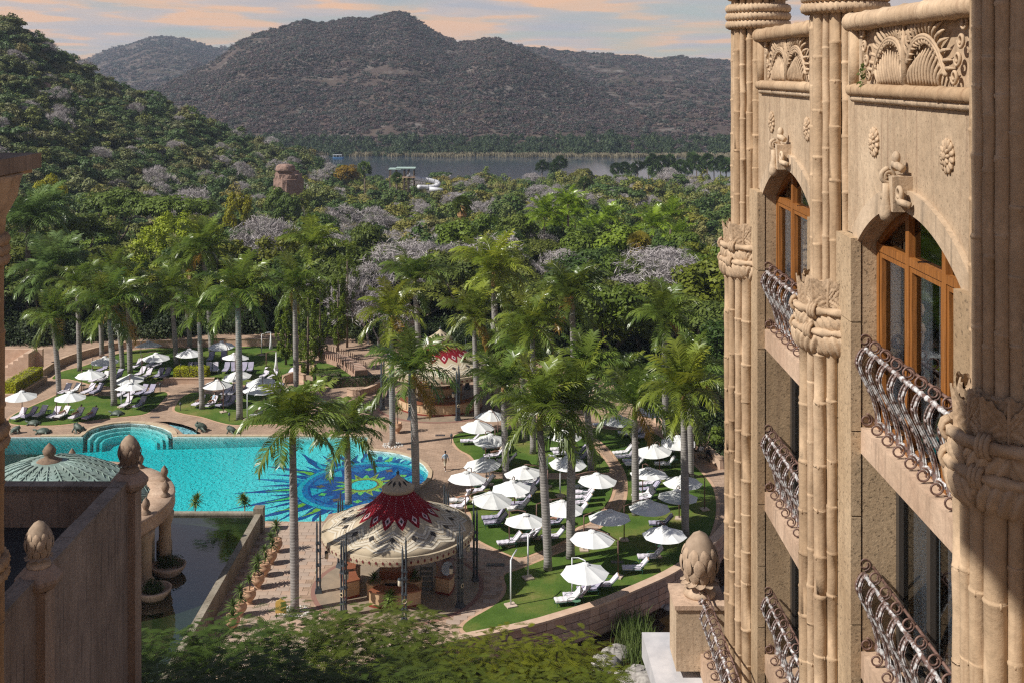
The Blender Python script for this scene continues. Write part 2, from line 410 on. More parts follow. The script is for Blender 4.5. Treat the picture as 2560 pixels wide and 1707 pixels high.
def clumps(k, Rx, Rz, cz, r0, r1, flat=.7, low=-.35):
    out = []
    for i in range(k):
        a = 2 * PI * NR.random(); h = NR.uniform(low, 1.0); q = math.sqrt(max(0, 1 - h * h)) * NR.uniform(.55, 1.0)
        r = NR.uniform(r0, r1); out.append(((Rx * q * math.cos(a), Rx * q * math.sin(a), cz + Rz * h * NR.uniform(.75, 1)), (r, r, r * flat)))
    return out
m_leaf = leaf_mat('broad_leaf', (.048, .070, .017), (.118, .152, .040), trans=.3)
m_leaf_far = leaf_mat('forest_leaf', (.098, .118, .038), (.21, .225, .078), trans=.16, rnd=[(0, (.40, .62, .45)), (.25, (.8, 1.0, .7)), (.42, (1.2, 1.05, .75)), (.55, (.5, .8, .5)), (.68, (1.15, 1.2, .55)), (.8, (1.6, 1.35, .6)), (.9, (1.35, 1.15, 1.2)), (1, (1.9, 1.4, .8))])
m_leaf_hill = leaf_mat('hillside_leaf', (.098, .122, .050), (.195, .218, .096), trans=.14, rnd=[(0, (.42, .62, .45)), (.35, (.65, .88, .6)), (.55, (.95, 1.0, .8)), (.7, (1.15, .95, .8)), (.8, (1.2, 1.2, .65)), (.93, (1.25, 1.15, 1.25)), (1, (1.45, 1.02, .75))])
m_scrub = leaf_mat('mountain_scrub', (.072, .068, .058), (.128, .112, .104), rnd=[(0, (.5, .68, .6)), (.3, (.75, .88, .75)), (.5, (1.0, .86, .95)), (.72, (1.12, .82, .92)), (.9, (1.3, .95, .85)), (1, (1.75, 1.6, 1.5))], trans=.1)
m_bark = simple('tree_bark', (.10, .075, .055), (.19, .15, .12), 3, .9, .2, stretch=(3, 3, .6), bump=.4, bscale=8)
m_twig = simple('grey_twig', (.30, .27, .265), (.48, .44, .435), 2, .9, .1)
def branch_tree(mb, p, d, L, r, depth, spread=.6, ends=None, n=5):
    q = p + d * L; mb.tube([p, (p + q) / 2 + Vector((R.uniform(-1, 1), R.uniform(-1, 1), 0)) * L * .06, q], [r, r * .85, r * .68], n, cap=False)
    if depth == 0:
        if ends is not None: ends.append((q, d))
        return
    for i in range(3 if depth > 1 else R.choice((2, 3))):
        a = R.uniform(0, 2 * PI); o = d.orthogonal(); o.rotate(Matrix.Rotation(a, 3, d)); nd = (d + o * R.uniform(spread * .6, spread * 1.3) + Vector((0, 0, .12))).normalized()
        branch_tree(mb, q, nd, L * R.uniform(.62, .82), r * .62, depth - 1, spread, ends, max(3, n - 1))
def trunk_mesh(H, r, k=4, lean=.12):
    m = MB(); t = Vector((R.uniform(-lean, lean), R.uniform(-lean, lean), 1)).normalized()
    m.tube([(0, 0, -1.0), t * (H * .25), t * (H * .5)], [r * 1.3, r, r * .8], 7)
    for i in range(k):
        a = 2 * PI * i / k + R.random(); e = Vector((math.cos(a) * H * .28, math.sin(a) * H * .28, H * .82)); b = t * (H * (.38 + .1 * R.random()))
        m.tube([b, (b + e) / 2 + Vector((math.cos(a), math.sin(a), -.3)) * H * .05, e], [r * .55, r * .4, r * .12], 5)
    return m.mesh('trunk', m_bark, True)
CROWN, TRUNK = {}, {}
def crowns(kind, k, fn): CROWN[kind] = [np_mesh('crown', *fn(), m_leaf) for _ in range(k)]
crowns('broad', 4, lambda: leaf_cloud(clumps(24, 3.1, 2.9, 6.2, 1.0, 1.7), 150, .46))
crowns('loose', 3, lambda: leaf_cloud(clumps(26, 3.3, 2.7, 6.0, .7, 1.3), 105, .42, shell=.3))
crowns('flat', 3, lambda: leaf_cloud(clumps(26, 3.9, 1.2, 6.6, .9, 1.5, .42, low=-.1), 150, .38, upb=1.1))
crowns('tall', 3, lambda: leaf_cloud(clumps(28, 2.4, 4.2, 6.2, .9, 1.5, .9, low=-.8), 125, .44))
for k_ in CROWN: TRUNK[k_] = [trunk_mesh(7.5, .24) for _ in range(3)]
def bare_mesh():
    m = MB(); ends = []
    branch_tree(m, Vector((0, 0, -.5)), Vector((.05, .03, 1)).normalized(), 2.9, .19, 4, .62, ends)
    tw = MB()
    for q, d in ends:
        for i in range(9):
            e = (d + Vector((R.uniform(-1, 1), R.uniform(-1, 1), R.uniform(-.3, .9))) * .8).normalized() * R.uniform(.5, 1.2); s = e.orthogonal().normalized() * .032
            tw.add([q - s, q + s, q + e + s * .3, q + e - s * .3], [(0, 1, 2, 3)])
            f = q + e * .5; e2 = (e + Vector((R.uniform(-1, 1), R.uniform(-1, 1), R.uniform(-.5, 1))) * .5) * .6
            tw.add([f - s, f + s, f + e2 + s * .3, f + e2 - s * .3], [(0, 1, 2, 3)])
    v, f = leaf_cloud(clumps(30, 3.3, 2.7, 6.6, .7, 1.4), 80, .75, outward=.2, upb=.1, asp=.07, shell=.1); o_ = len(tw.v)
    tw.add([tuple(p) for p in v], [tuple(int(i) for i in q) for q in f])
    return m.mesh('trunk', m_twig, True), tw.mesh('crown', m_twig)
BARE = [bare_mesh() for _ in range(3)]
def tree(kind, loc, sc, col, label, group=None, name='tree', rz=None, vz=1.0):
    t = thing(name, label, 'tree', loc, R.uniform(0, 6.28) if rz is None else rz, group, (sc, sc, sc * vz))
    if kind == 'bare':
        a, b = R.choice(BARE); o1, o2 = link('trunk', a, t), link('crown', b, t)
    else:
        o1, o2 = link('trunk', R.choice(TRUNK[kind]), t), link('crown', R.choice(CROWN[kind]), t)
        o2.color = (*col, 1)
    return t

def scatter(name, pts, rz, sc, idx, protos):
    """one object that carries many copies of the prototype meshes (geometry nodes)"""
    c = bpy.data.collections.new(name + '_forms')
    for i, me in enumerate(protos):
        o = bpy.data.objects.new('%s_form_%02d' % (name, i), me); c.objects.link(o)
    me = bpy.data.meshes.new(name); n = len(pts); me.vertices.add(n); me.vertices.foreach_set('co', np.asarray(pts, np.float32).ravel())
    a = me.attributes.new('turn', 'FLOAT_VECTOR', 'POINT'); a.data.foreach_set('vector', np.stack([np.zeros(n), np.zeros(n), rz], 1).astype(np.float32).ravel())
    a = me.attributes.new('size', 'FLOAT_VECTOR', 'POINT'); a.data.foreach_set('vector', np.asarray(sc, np.float32).ravel())
    a = me.attributes.new('form', 'INT', 'POINT'); a.data.foreach_set('value', np.asarray(idx, np.int32))
    o = link(name, me); g = bpy.data.node_groups.new(name, 'GeometryNodeTree')
    g.interface.new_socket('Geometry', in_out='INPUT', socket_type='NodeSocketGeometry'); g.interface.new_socket('Geometry', in_out='OUTPUT', socket_type='NodeSocketGeometry')
    gi, go = g.nodes.new('NodeGroupInput'), g.nodes.new('NodeGroupOutput'); ip = g.nodes.new('GeometryNodeInstanceOnPoints'); ci = g.nodes.new('GeometryNodeCollectionInfo')
    ci.inputs['Collection'].default_value = c; ci.inputs['Separate Children'].default_value = True; ci.inputs['Reset Children'].default_value = True
    g.links.new(gi.outputs[0], ip.inputs['Points']); g.links.new(ci.outputs[0], ip.inputs['Instance']); ip.inputs['Pick Instance'].default_value = True
    for nm, ty, so in (('turn', 'FLOAT_VECTOR', 'Rotation'), ('size', 'FLOAT_VECTOR', 'Scale'), ('form', 'INT', 'Instance Index')):
        na = g.nodes.new('GeometryNodeInputNamedAttribute'); na.data_type = ty; na.inputs['Name'].default_value = nm
        g.links.new([x for x in na.outputs if x.enabled][0], ip.inputs[so])
    g.links.new(ip.outputs[0], go.inputs[0]); md = o.modifiers.new('copies', 'NODES'); md.node_group = g
    return struct(o, 'stuff')

# far scrub on the mountains, bush on the near hillside, far part of the forest
scrub = [np_mesh('scrub', *leaf_cloud([((NR.uniform(-1.6, 1.6), NR.uniform(-1.6, 1.6), NR.uniform(.3, 1.0)), (1.25, 1.25, 1.0)) for _ in range(4)], 44, .78, outward=1.0), m_scrub) for _ in range(5)]
for (rg, P, k), n, s0 in zip(MT, (42000, 15000, 9000), (1.0, 1.35, 1.9)):
    pts, scs = [], []
    for i in range(n):
        u = NR.random(); r = NR.random() ** .8 * 1.02
        p = P(u, min(1, r / k))
        if r < .97 and fbm(p[0], p[1], .012 / s0, 4) + .5 * fbm(p[0], p[1], .05, 2) > .42 + NR.random() * .25: continue
        pts.append(p); q = s0 * NR.uniform(.45, 1.2) * (1.6 if NR.random() < .12 else 1); scs.append((q, q, q * NR.uniform(.6, 1.2)))
    n = len(pts); scatter('scrub', pts, NR.random(n) * 6.28, scs, NR.integers(0, 5, n), scrub)
# reeds and trees on the far lake shore
pts, scs = [], []
for i in range(1500):
    px = NR.uniform(600, 2300); D = NR.uniform(783, 850); pts.append(((px - 1280) * D / F, D, LAKE_Z + (D - 783) * .12 + NR.uniform(-.5, 1))); q = NR.uniform(.6, 1.5) + 1.4 * max(0, fbm(px, 3, .012)); scs.append((q, q, q * NR.uniform(.8, 1.6)))
shore = [np_mesh('shore_bush', *leaf_cloud([((NR.uniform(-1.2, 1.2), NR.uniform(-1.2, 1.2), NR.uniform(.3, 1.4)), (1.1, 1.1, 1.0)) for _ in range(5)], 40, .7, outward=1.0), leaf_mat('shore_leaf', (.04, .055, .025), (.08, .10, .05), rnd=[(0, (.6, .8, .7)), (1, (1.1, 1.2, .9))])) for _ in range(3)]
scatter('shore_trees', pts, NR.random(1500) * 6.28, scs, NR.integers(0, 3, 1500), shore)
reed_m = simple('dry_reed', (.20, .17, .11), (.34, .30, .20), .3, .9, .1)
reed = []
for _ in range(3):
    rb = MB()
    for i in range(40):
        x, y = R.uniform(-2.4, 2.4), R.uniform(-1, 1); h = R.uniform(1.2, 2.6); a = R.uniform(0, PI); s = Vector((math.cos(a), math.sin(a), 0)) * .10; t = Vector((x + R.uniform(-.5, .5), y, h))
        rb.add([Vector((x, y, 0)) - s, Vector((x, y, 0)) + s, t + s, t - s], [(0, 1, 2, 3)])
    reed.append(rb.mesh('reed', reed_m))
pts = []
for i in range(900):
    px = NR.uniform(690, 2400); D = interp(px, [(690, 790), (1000, 786), (1400, 780), (1900, 770), (2400, 775)]) + NR.normal() * 4 + fbm(px, 0, .01) * 10; pts.append(((px - 1280) * D / F, D, LAKE_Z))
scatter('reeds', pts, NR.random(900) * .6 - .3, [(1.0, 1.0, NR.uniform(.7, 1.3)) for _ in range(900)], NR.integers(0, 3, 900), reed)

far_forms = []
for kind in ('broad', 'loose', 'flat', 'tall'):
    prm = dict(broad=(16, 3.1, 2.9, 5.2, 1.1, 1.7, .75, -.5), loose=(18, 3.3, 2.7, 5.0, .8, 1.4, .7, -.5), flat=(18, 3.9, 1.2, 5.6, .9, 1.5, .42, -.1), tall=(18, 2.4, 3.8, 5.2, .9, 1.5, .9, -.9))[kind]
    for _ in range(2): far_forms.append(np_mesh('far_' + kind, *leaf_cloud(clumps(*prm), 62, .62), m_leaf_far))
hill_forms = []
for _ in range(6):
    me = far_forms[_].copy(); me.materials[0] = m_leaf_hill; hill_forms.append(me)
bare_far = [b[1] for b in BARE]
pts, scs, idx = [], [], []
for i in range(9000):
    px = NR.uniform(-250, 860); D0, zr = hill_ridge(px); D = lerp(225, D0 + 8, NR.random() ** .62); x = (px - 1280) * D / F
    Db = 225 if px < 0 else lerp(225, 330, px / 900)
    if D < Db: continue
    q = NR.uniform(.48, 1.0) * (1.25 if NR.random() < .1 else 1); pts.append((x, D, ground_h(x, D) - .9 * q)); scs.append((q, q, q * NR.uniform(.75, 1.1))); idx.append(NR.integers(0, 6) if NR.random() < .955 else NR.integers(6, 9))
    if len(pts) > 3300: break
scatter('hillside_trees', pts, NR.random(len(pts)) * 6.28, scs, idx, hill_forms + bare_far)
TREELINE = [(-200, 150), (60, 150), (250, 152), (700, 158), (950, 152), (1250, 143), (1500, 136), (1650, 126), (1760, 112), (1900, 100), (2300, 90)]
pts, scs, idx = [], [], []; NEAR = []
D = 128.0; row = 0
while D < 606:
    st = lerp(6.2, 8.5, (D - 128) / 470); xw = 1860
    x = (-200 - 1280) * D / F + (row % 2) * st * .5
    while x < (1860 - 1280) * D / F:
        xx, yy = x + NR.uniform(-.4, .4) * st, D + NR.uniform(-.4, .4) * st
        px = 1280 + F * xx / yy; h = ground_h(xx, yy)
        hill = h > floor_h(xx, yy) + 4
        if yy > interp(px, TREELINE) + 3 and not hill and not (px > 650 and yy > 548 + fbm(xx, 1, .02) * 20):
            NEAR.append((yy, xx, h))
        x += st
    D += st * .9; row += 1
NEAR.sort(); N_OWN = 250
for yy, xx, h in NEAR[N_OWN:]:
    q = NR.uniform(.62, 1.15) * (1.3 if NR.random() < .15 else 1); pts.append((xx, yy, h - .9)); scs.append((q, q, q * NR.uniform(.7, 1.05))); idx.append(NR.integers(0, 8) if NR.random() < .92 else NR.integers(8, 11))
scatter('forest', pts, NR.random(len(pts)) * 6.28, scs, idx, far_forms + bare_far)
# undergrowth beneath the trees
m_under = leaf_mat('undergrowth_leaf', (.026, .042, .014), (.060, .085, .028), rnd=[(0, (.6, .7, .6)), (1, (1.2, 1.1, 1.0))])
und = [np_mesh('undergrowth', *leaf_cloud([((NR.uniform(-1.5, 1.5), NR.uniform(-1.5, 1.5), NR.uniform(.3, 1.6)), (1.2, 1.2, 1.0)) for _ in range(6)], 60, .5), m_under) for _ in range(3)]
edge = [np_mesh('edge_shrub', *leaf_cloud([((NR.uniform(-1.2, 1.2), NR.uniform(-1.2, 1.2), NR.uniform(.2, 1.8)), (.8, .8, .7)) for _ in range(11)], 130, .20), m_under) for _ in range(3)]
pts, scs = [], []
for i in range(2200):
    px = NR.uniform(-150, 1850); D = NR.uniform(132, 330); x = (px - 1280) * D / F
    if D < interp(px, TREELINE) + 2: continue
    q = NR.uniform(.6, 1.4); pts.append((x, D, ground_h(x, D) - .2)); scs.append((q, q, q))
nu_ = len(pts)
for i in range(520):
    px = NR.uniform(-150, 1850); D = interp(px, TREELINE) + NR.uniform(2.5, 9); x = (px - 1280) * D / F
    q = NR.uniform(1.2, 2.1); pts.append((x, D, ground_h(x, D) - .2)); scs.append((q, q, q))
scatter('undergrowth', pts, NR.random(len(pts)) * 6.28, scs, [NR.integers(0, 3) if i < nu_ else NR.integers(3, 6) for i in range(len(pts))], und + edge)
ORD = ['first', 'second', 'third', 'fourth', 'fifth', 'sixth', 'seventh', 'eighth', 'ninth', 'tenth', 'eleventh', 'twelfth', 'thirteenth', 'fourteenth', 'fifteenth', 'sixteenth', 'seventeenth', 'eighteenth', 'nineteenth', 'twentieth', 'twenty-first', 'twenty-second', 'twenty-third', 'twenty-fourth', 'twenty-fifth', 'twenty-sixth', 'twenty-seventh', 'twenty-eighth', 'twenty-ninth', 'thirtieth']
def nth(w, zone):
    k = KNT[(w, zone)] = KNT.get((w, zone), -1) + 1; return ORD[min(k, 29)]
FT = {'broad': [((.85, 1.05, .8), 'dark green round-crowned'), ((1.35, 1.35, .8), 'mid green bushy'), ((1.6, 1.7, .75), 'fresh bright green leafy')],
      'loose': [((1.5, 1.3, .95), 'olive grey loose-leaved'), ((1.9, 1.55, .7), 'yellowish olive open-crowned')],
      'flat': [((1.25, 1.25, .9), 'flat-topped dull green'), ((1.7, 1.5, .95), 'flat-topped khaki')],
      'tall': [((.7, .95, .7), 'tall dark evergreen'), ((1.2, 1.35, .7), 'tall leafy green')]}
KNT = {}
for yy, xx, h in sorted(NEAR[:N_OWN], key=lambda q: q[1] / q[0]):
    px = 1280 + F * xx / yy
    zone = 'behind the left lawn palms' if px < 560 else 'behind the hanging-crowned trees' if px < 900 else 'behind the far round bar' if px < 1350 else 'behind the right-hand palms'
    if NR.random() < .12:
        tree('bare', (xx, yy, h), R.uniform(.75, 1.0), None, 'leafless grey twiggy tree %s, %s such from the left' % (zone, nth('bare', zone)), 'leafless trees ' + zone, 'bare_tree')
    else:
        kind = R.choice(['broad', 'broad', 'loose', 'loose', 'flat', 'tall']); c, w = R.choice(FT[kind]); j = R.uniform(.85, 1.15)
        sc = R.uniform(.8, 1.15) * (1.3 if yy < interp(px, TREELINE) + 22 else 1.1)
        tree(kind, (xx, yy, h - .6), sc, tuple(q * j for q in c), '%s tree %s, %s such from the left' % (w, zone, nth(w, zone)), '%s trees %s' % (w, zone), 'bushveld_tree', vz=R.uniform(.8, 1.1))

# ------------------------------------------------------------------ terrace, lawns, pools
from mathutils.geometry import tessellate_polygon
def paving_mat(name, c1, c2, mort, scale, offset=.5, tint=(.75, 1.2)):
    m = Mat(name); m.set(.85, .25)
    b = m.n('ShaderNodeTexBrick'); b.inputs['Scale'].default_value = scale; b.inputs['Color1'].default_value = (*c1, 1); b.inputs['Color2'].default_value = (*c2, 1); b.inputs['Mortar'].default_value = (*mort, 1)
    b.inputs['Mortar Size'].default_value = .012; b.inputs['Brick Width'].default_value = .5; b.inputs['Row Height'].default_value = .28; b.offset = offset
    m.l(m.tc.outputs['Object'], b.inputs['Vector'])
    c = m.mix(b.outputs['Color'], m.ramp(m.noise(.45, 6, .65), [(.3, tint[0]), (.7, tint[1])]), 1.0, 'MULTIPLY')
    c = m.mix(c, m.ramp(m.noise(3.5, 4, .7), [(.35, .85), (.65, 1.1)]), 1.0, 'MULTIPLY')
    m.col(c); m.bump(b.outputs['Fac'], -.25, .01); return m.m
m_pave = paving_mat('terracotta_paving', (.36, .245, .172), (.42, .295, .212), (.22, .155, .115), 1.0)
m_pave_light = simple('light_paver', (.38, .285, .22), (.46, .35, .275), .7, .85, .25, bump=.15, bscale=20)
m_lawn = Mat('lawn_turf'); m_lawn.set(.9, .15)
gcol = m_lawn.ramp(m_lawn.noise(.22, 6, .65), [(.30, (.045, .092, .013)), (.48, (.080, .140, .023)), (.60, (.135, .165, .036)), (.72, (.25, .21, .08))])
gcol = m_lawn.mix(gcol, m_lawn.ramp(m_lawn.noise(14, 3, .7), [(.3, .72), (.7, 1.22)]), 1.0, 'MULTIPLY')
m_lawn.col(gcol); m_lawn.bump(m_lawn.noise(45, 3, .8), .6, .05); m_lawn = m_lawn.m
m_cope = simple('pool_coping_stone', (.44, .33, .22), (.54, .42, .29), 1.2, .8, .3, bump=.2, bscale=12)
m_kerb = simple('lawn_kerb_stone', (.46, .29, .19), (.52, .35, .24), 1.5, .85, .25)

FRONT = [G(zz8(*p)) for p in [(2500, 440), (2380, 590), (2290, 690), (2150, 800), (2000, 890), (1800, 980), (1600, 1065), (1400, 1130), (1200, 1190), (1000, 1240), (760, 1285), (540, 1335), (300, 1395), (0, 1475), (-300, 1560)]]
front = spline([(p.x, p.y) for p in FRONT], 5, False)
back = [((px - 1280) * d / F, d) for px, d in [(x, interp(x, TREELINE) + 3) for x in (-300, -100, 60, 250, 450, 700, 950, 1250, 1500, 1650, 1760, 1900, 2300)]]
terrace_poly = [(p[0], p[1]) for p in front] + [(-34, 60), (-60, 62), (-80, 80)] + back
pool_px = [(-260, 1092), (-50, 1092), (100, 1092), (207, 1092)] + [zz4(*p) for p in [(745, 862), (830, 832), (950, 808), (1100, 797), (1250, 807), (1370, 837), (1438, 872), (1452, 912)]] + \
          [(560, 1092), (720, 1092), (850, 1092)] + [zd(*p) for p in [(845, 1004), (841, 1022), (850, 1034), (880, 1036), (915, 1041), (945, 1050), (972, 1066), (985, 1084), (981, 1101), (960, 1118), (920, 1136), (860, 1155), (800, 1170), (755, 1180), (744, 1196), (700, 1197), (600, 1196), (400, 1196), (0, 1196), (-240, 1196)]]
pool_poly = [(G(p).x, G(p).y) for p in pool_px]
def holed(outer, holes, z):
    loops = [[Vector((p[0], p[1], 0)) for p in outer]] + [[Vector((p[0], p[1], 0)) for p in h] for h in holes]
    tri = tessellate_polygon(loops); vs = [(p.x, p.y, z) for l in loops for p in l]; m = MB()
    fs = []
    for t in tri:
        a, b, c = (Vector(vs[i]) for i in t); fs.append(tuple(t) if (b - a).cross(c - a).z > 0 else tuple(t)[::-1])
    m.add(vs, fs); return m
kp = [(G(zz4(*p)).x, G(zz4(*p)).y) for p in [(1500, 850), (1400, 800), (1300, 782), (1420, 783), (1530, 805), (1620, 835), (1690, 885), (1640, 893), (1545, 893)]]
tm = holed(terrace_poly, [pool_poly, kp], 0.0)
n0 = len(terrace_poly)
for i in range(n0 - 1):
    a, b = terrace_poly[i], terrace_poly[i + 1]
    if i < len(front) + 2: tm.add([(a[0], a[1], 0), (b[0], b[1], 0), (b[0], b[1], -2.2), (a[0], a[1], -2.2)], [(0, 1, 2, 3)])
terrace = struct(tm.build('terrace', m_pave))
# pool basin: sloping mosaic floor, walls, clear water with real absorption
def pz(x): return -0.30 + (x + 7.0) * .036 if x < -7 else -0.30
tile = Mat('pool_tile'); tile.set(.4, .4)
tcol = tile.ramp(tile.noise(2.6, 3, .7), [(.35, (.58, .72, .72)), (.65, (.78, .86, .85))])
tile.col(tcol); tile = tile.m
pm = holed(pool_poly, [], 0.0); pm.v = [(x, y, pz(x)) for x, y, z in pm.v]
k = len(pool_poly)
for i in range(k):
    a, b = pool_poly[i], pool_poly[(i + 1) % k]
    pm.add([(a[0], a[1], pz(a[0])), (b[0], b[1], pz(b[0])), (b[0], b[1], .0), (a[0], a[1], .0)], [(3, 2, 1, 0)])
pool = struct(pm.build('pool_basin', tile))
wm = bpy.data.materials.new('pool_water'); wm.use_nodes = True; t_ = wm.node_tree; t_.nodes.clear()
def nn(k, **kw):
    x = t_.nodes.new(k)
    for a, v in kw.items(): setattr(x, a, v)
    return x
tcx = nn('ShaderNodeTexCoord'); n1 = nn('ShaderNodeTexNoise'); n1.inputs['Scale'].default_value = 2.6; n1.inputs['Detail'].default_value = 3; n1.inputs['Distortion'].default_value = .8
t_.links.new(tcx.outputs['Object'], n1.inputs['Vector'])
bp = nn('ShaderNodeBump'); bp.inputs['Strength'].default_value = .42; bp.inputs['Distance'].default_value = .10; t_.links.new(n1.outputs[0], bp.inputs['Height'])
gl = nn('ShaderNodeBsdfGlossy'); gl.inputs['Roughness'].default_value = .07; t_.links.new(bp.outputs[0], gl.inputs['Normal'])
fr = nn('ShaderNodeFresnel'); fr.inputs[0].default_value = 1.33; t_.links.new(bp.outputs[0], fr.inputs['Normal'])
tr = nn('ShaderNodeBsdfTransparent'); ms = nn('ShaderNodeMixShader'); t_.links.new(fr.outputs[0], ms.inputs[0]); t_.links.new(tr.outputs[0], ms.inputs[1]); t_.links.new(gl.outputs[0], ms.inputs[2])
ou = nn('ShaderNodeOutputMaterial'); t_.links.new(ms.outputs[0], ou.inputs[0])
va = nn('ShaderNodeVolumeAbsorption'); va.inputs[0].default_value = (.08, .88, .90, 1); va.inputs[1].default_value = .78; t_.links.new(va.outputs[0], ou.inputs['Volume'])
wb = MB(); wb.prism(pool_poly, -1.75, -.07); wb.f[1] = wb.f[1]
struct(wb.build('pool_water', wm))
# children's pool
kb = MB(); kb.prism(kp, -.5, -.30); struct(kb.build('paddling_pool_basin', simple('pale_pool_tile', (.42, .66, .74), (.55, .76, .82), 2, .5)))
struct(MB().sheet(kp, -.08).build('paddling_pool_water', water_mat('paddling_water', (.75, .93, .95), .02, 1.5, .5)))
# pool coping stones, one by one along the visible rim
def coping_run(pts, name, mat, parent, w, h, z, step, inset=0.0, gap=.015):
    P = [np.array(p[:2]) for p in pts]; acc = 0.0; k = 0
    L = [0.0]
    for a, b in zip(P, P[1:]): L.append(L[-1] + float(np.linalg.norm(b - a)))
    def pt(s):
        i = int(np.searchsorted(L, s) - 1); i = max(0, min(len(P) - 2, i)); d = L[i + 1] - L[i]
        return P[i] + (P[i + 1] - P[i]) * ((s - L[i]) / d if d > 0 else 0)
    def nrm(s):
        d = pt(min(L[-1], s + .1)) - pt(max(0, s - .1)); d /= np.linalg.norm(d) + 1e-9; return np.array((d[1], -d[0]))
    n = max(1, int(L[-1] / step)); st = L[-1] / n
    for i in range(n):
        a, b = i * st + gap / 2, (i + 1) * st - gap / 2; A, B, na, nb = pt(a), pt(b), nrm(a), nrm(b)
        q = [A + na * inset, B + nb * inset, B + nb * (inset + w), A + na * (inset + w)]; j = R.uniform(-.006, .006)
        vs = [(p[0], p[1], z) for p in q] + [(p[0], p[1], z + h + j) for p in q]
        MB().add(vs, [(3, 2, 1, 0), (4, 5, 6, 7), (0, 1, 5, 4), (1, 2, 6, 5), (2, 3, 7, 6), (3, 0, 4, 7)]).build(name, mat, parent)
far_edge = [pool_poly[i] for i in range(2, 16)]
coping_run(far_edge[::-1], 'coping_stone', m_cope, terrace, .45, .14, .004, .8)
coping_run([pool_poly[i] for i in range(15, 27)][::-1], 'coping_stone', m_cope, terrace, .35, .10, .004, .8)
# sun mosaic laid into the pool floor: rays, rings and diamonds, each a flat inlay
MC = G((909, 1197)); MC = (MC.x, MC.y)
def mos(name, polys, mat, lift):
    m = MB()
    for pl in polys: m.add([(x, y, pz(x) + lift) for x, y in pl], [tuple(range(len(pl)))])
    return m.build(name, mat, pool)
def pol(r, a): return (MC[0] + 1.06 * r * math.cos(a), MC[1] + 1.10 * r * math.sin(a))
def ring(r0, r1, n=64): return [[pol(r0, 2 * PI * i / n), pol(r1, 2 * PI * i / n), pol(r1, 2 * PI * (i + 1) / n), pol(r0, 2 * PI * (i + 1) / n)] for i in range(n)]
def tilec(name, a, b): return simple(name, tuple(.7 * p + .3 * q for p, q in zip(a, b)), tuple(.3 * p + .7 * q for p, q in zip(a, b)), 2.2, .5, .4, lo=.35, hi=.65)
mb_deep = tilec('mosaic_deep_blue', (.004, .035, .20), (.008, .10, .38)); mb_blue = tilec('mosaic_blue', (.008, .10, .34), (.015, .24, .52)); mb_teal = tilec('mosaic_teal', (.03, .34, .46), (.06, .52, .60))
mb_gold = tilec('mosaic_gold', (.80, .36, .01), (.95, .60, .03)); mb_red = tilec('mosaic_red', (.45, .06, .03), (.60, .16, .06)); mb_lime = tilec('mosaic_lime', (.30, .52, .08), (.55, .66, .14)); mb_aqua = tilec('mosaic_aqua', (.05, .55, .60), (.10, .70, .72))
RM = 5.4
for i in range(40):
    a = 2 * PI * (i + .5) / 40; big = i % 2 == 0; L = (R.uniform(2.6, 4.6) if big else R.uniform(1.6, 3.0)) * (1.0 + .5 * max(0, -math.cos(a)))
    if math.cos(a) > .55 : continue
    w = .105 if big else .07; wob = R.uniform(-.04, .04)
    def ray(s, e, ww):
        n = 6; up, dn = [], []
        for j in range(n + 1):
            t = j / n; r = RM + s + (e - s) * t; hw = ww * (1 - t) * (1.15 if j % 2 else .85) * RM / r
            up.append(pol(r, a + wob * math.sin(t * 5) + hw)); dn.append(pol(r, a + wob * math.sin(t * 5) - hw))
        return dn + up[::-1][1:]
    mos('sun_ray', [ray(0, L, w)], R.choice((mb_deep, mb_deep, mb_blue)), .006)
    if big: mos('ray_heart', [ray(.15, L * .5, w * .55)], R.choice((mb_lime, mb_gold, mb_teal)), .012)
mos('rim_ring', ring(5.0, 5.45), mb_teal, .016); mos('wave_ring', ring(4.55, 5.0), mb_blue, .016); mos('dark_ring', ring(4.4, 4.55), mb_deep, .016)
mos('blue_field', ring(1.6, 4.4), mb_deep, .016); mos('centre_ring', ring(1.25, 1.6), mb_gold, .018); mos('red_ring', ring(1.1, 1.25), mb_red, .018); mos('centre_disc', [[pol(1.1, 2 * PI * i / 40) for i in range(40)]], mb_aqua, .018)
for i in range(16):
    a = 2 * PI * i / 16
    mos('flame', [[pol(1.6, a - .17), pol(2.1, a - .06), pol(2.75 if i % 2 else 2.3, a + .03), pol(2.05, a + .08), pol(1.6, a + .17)]], mb_gold if i % 2 else mb_lime, .022)
    if i % 2: mos('flame_heart', [[pol(1.62, a - .08), pol(2.2, a + .01), pol(1.62, a + .08)]], mb_red, .028)
for i in range(12):
    a = 2 * PI * (i + .5) / 12
    mos('star_triangle', [[pol(4.38, a - .2), pol(2.9, a), pol(4.38, a + .2)]], mb_blue if i % 2 else mb_teal, .020)
    for dx in (0, 1):
        b = a + PI / 12
        mos('petal', [[pol(3.55 + .38 * math.cos(q) * (1 if dx else .45), b + .11 * math.sin(q) * (.45 if dx else 1)) for q in np.linspace(0, 2 * PI, 9)[:-1]]], mb_red if i % 2 else mb_lime, .024 + dx * .004)
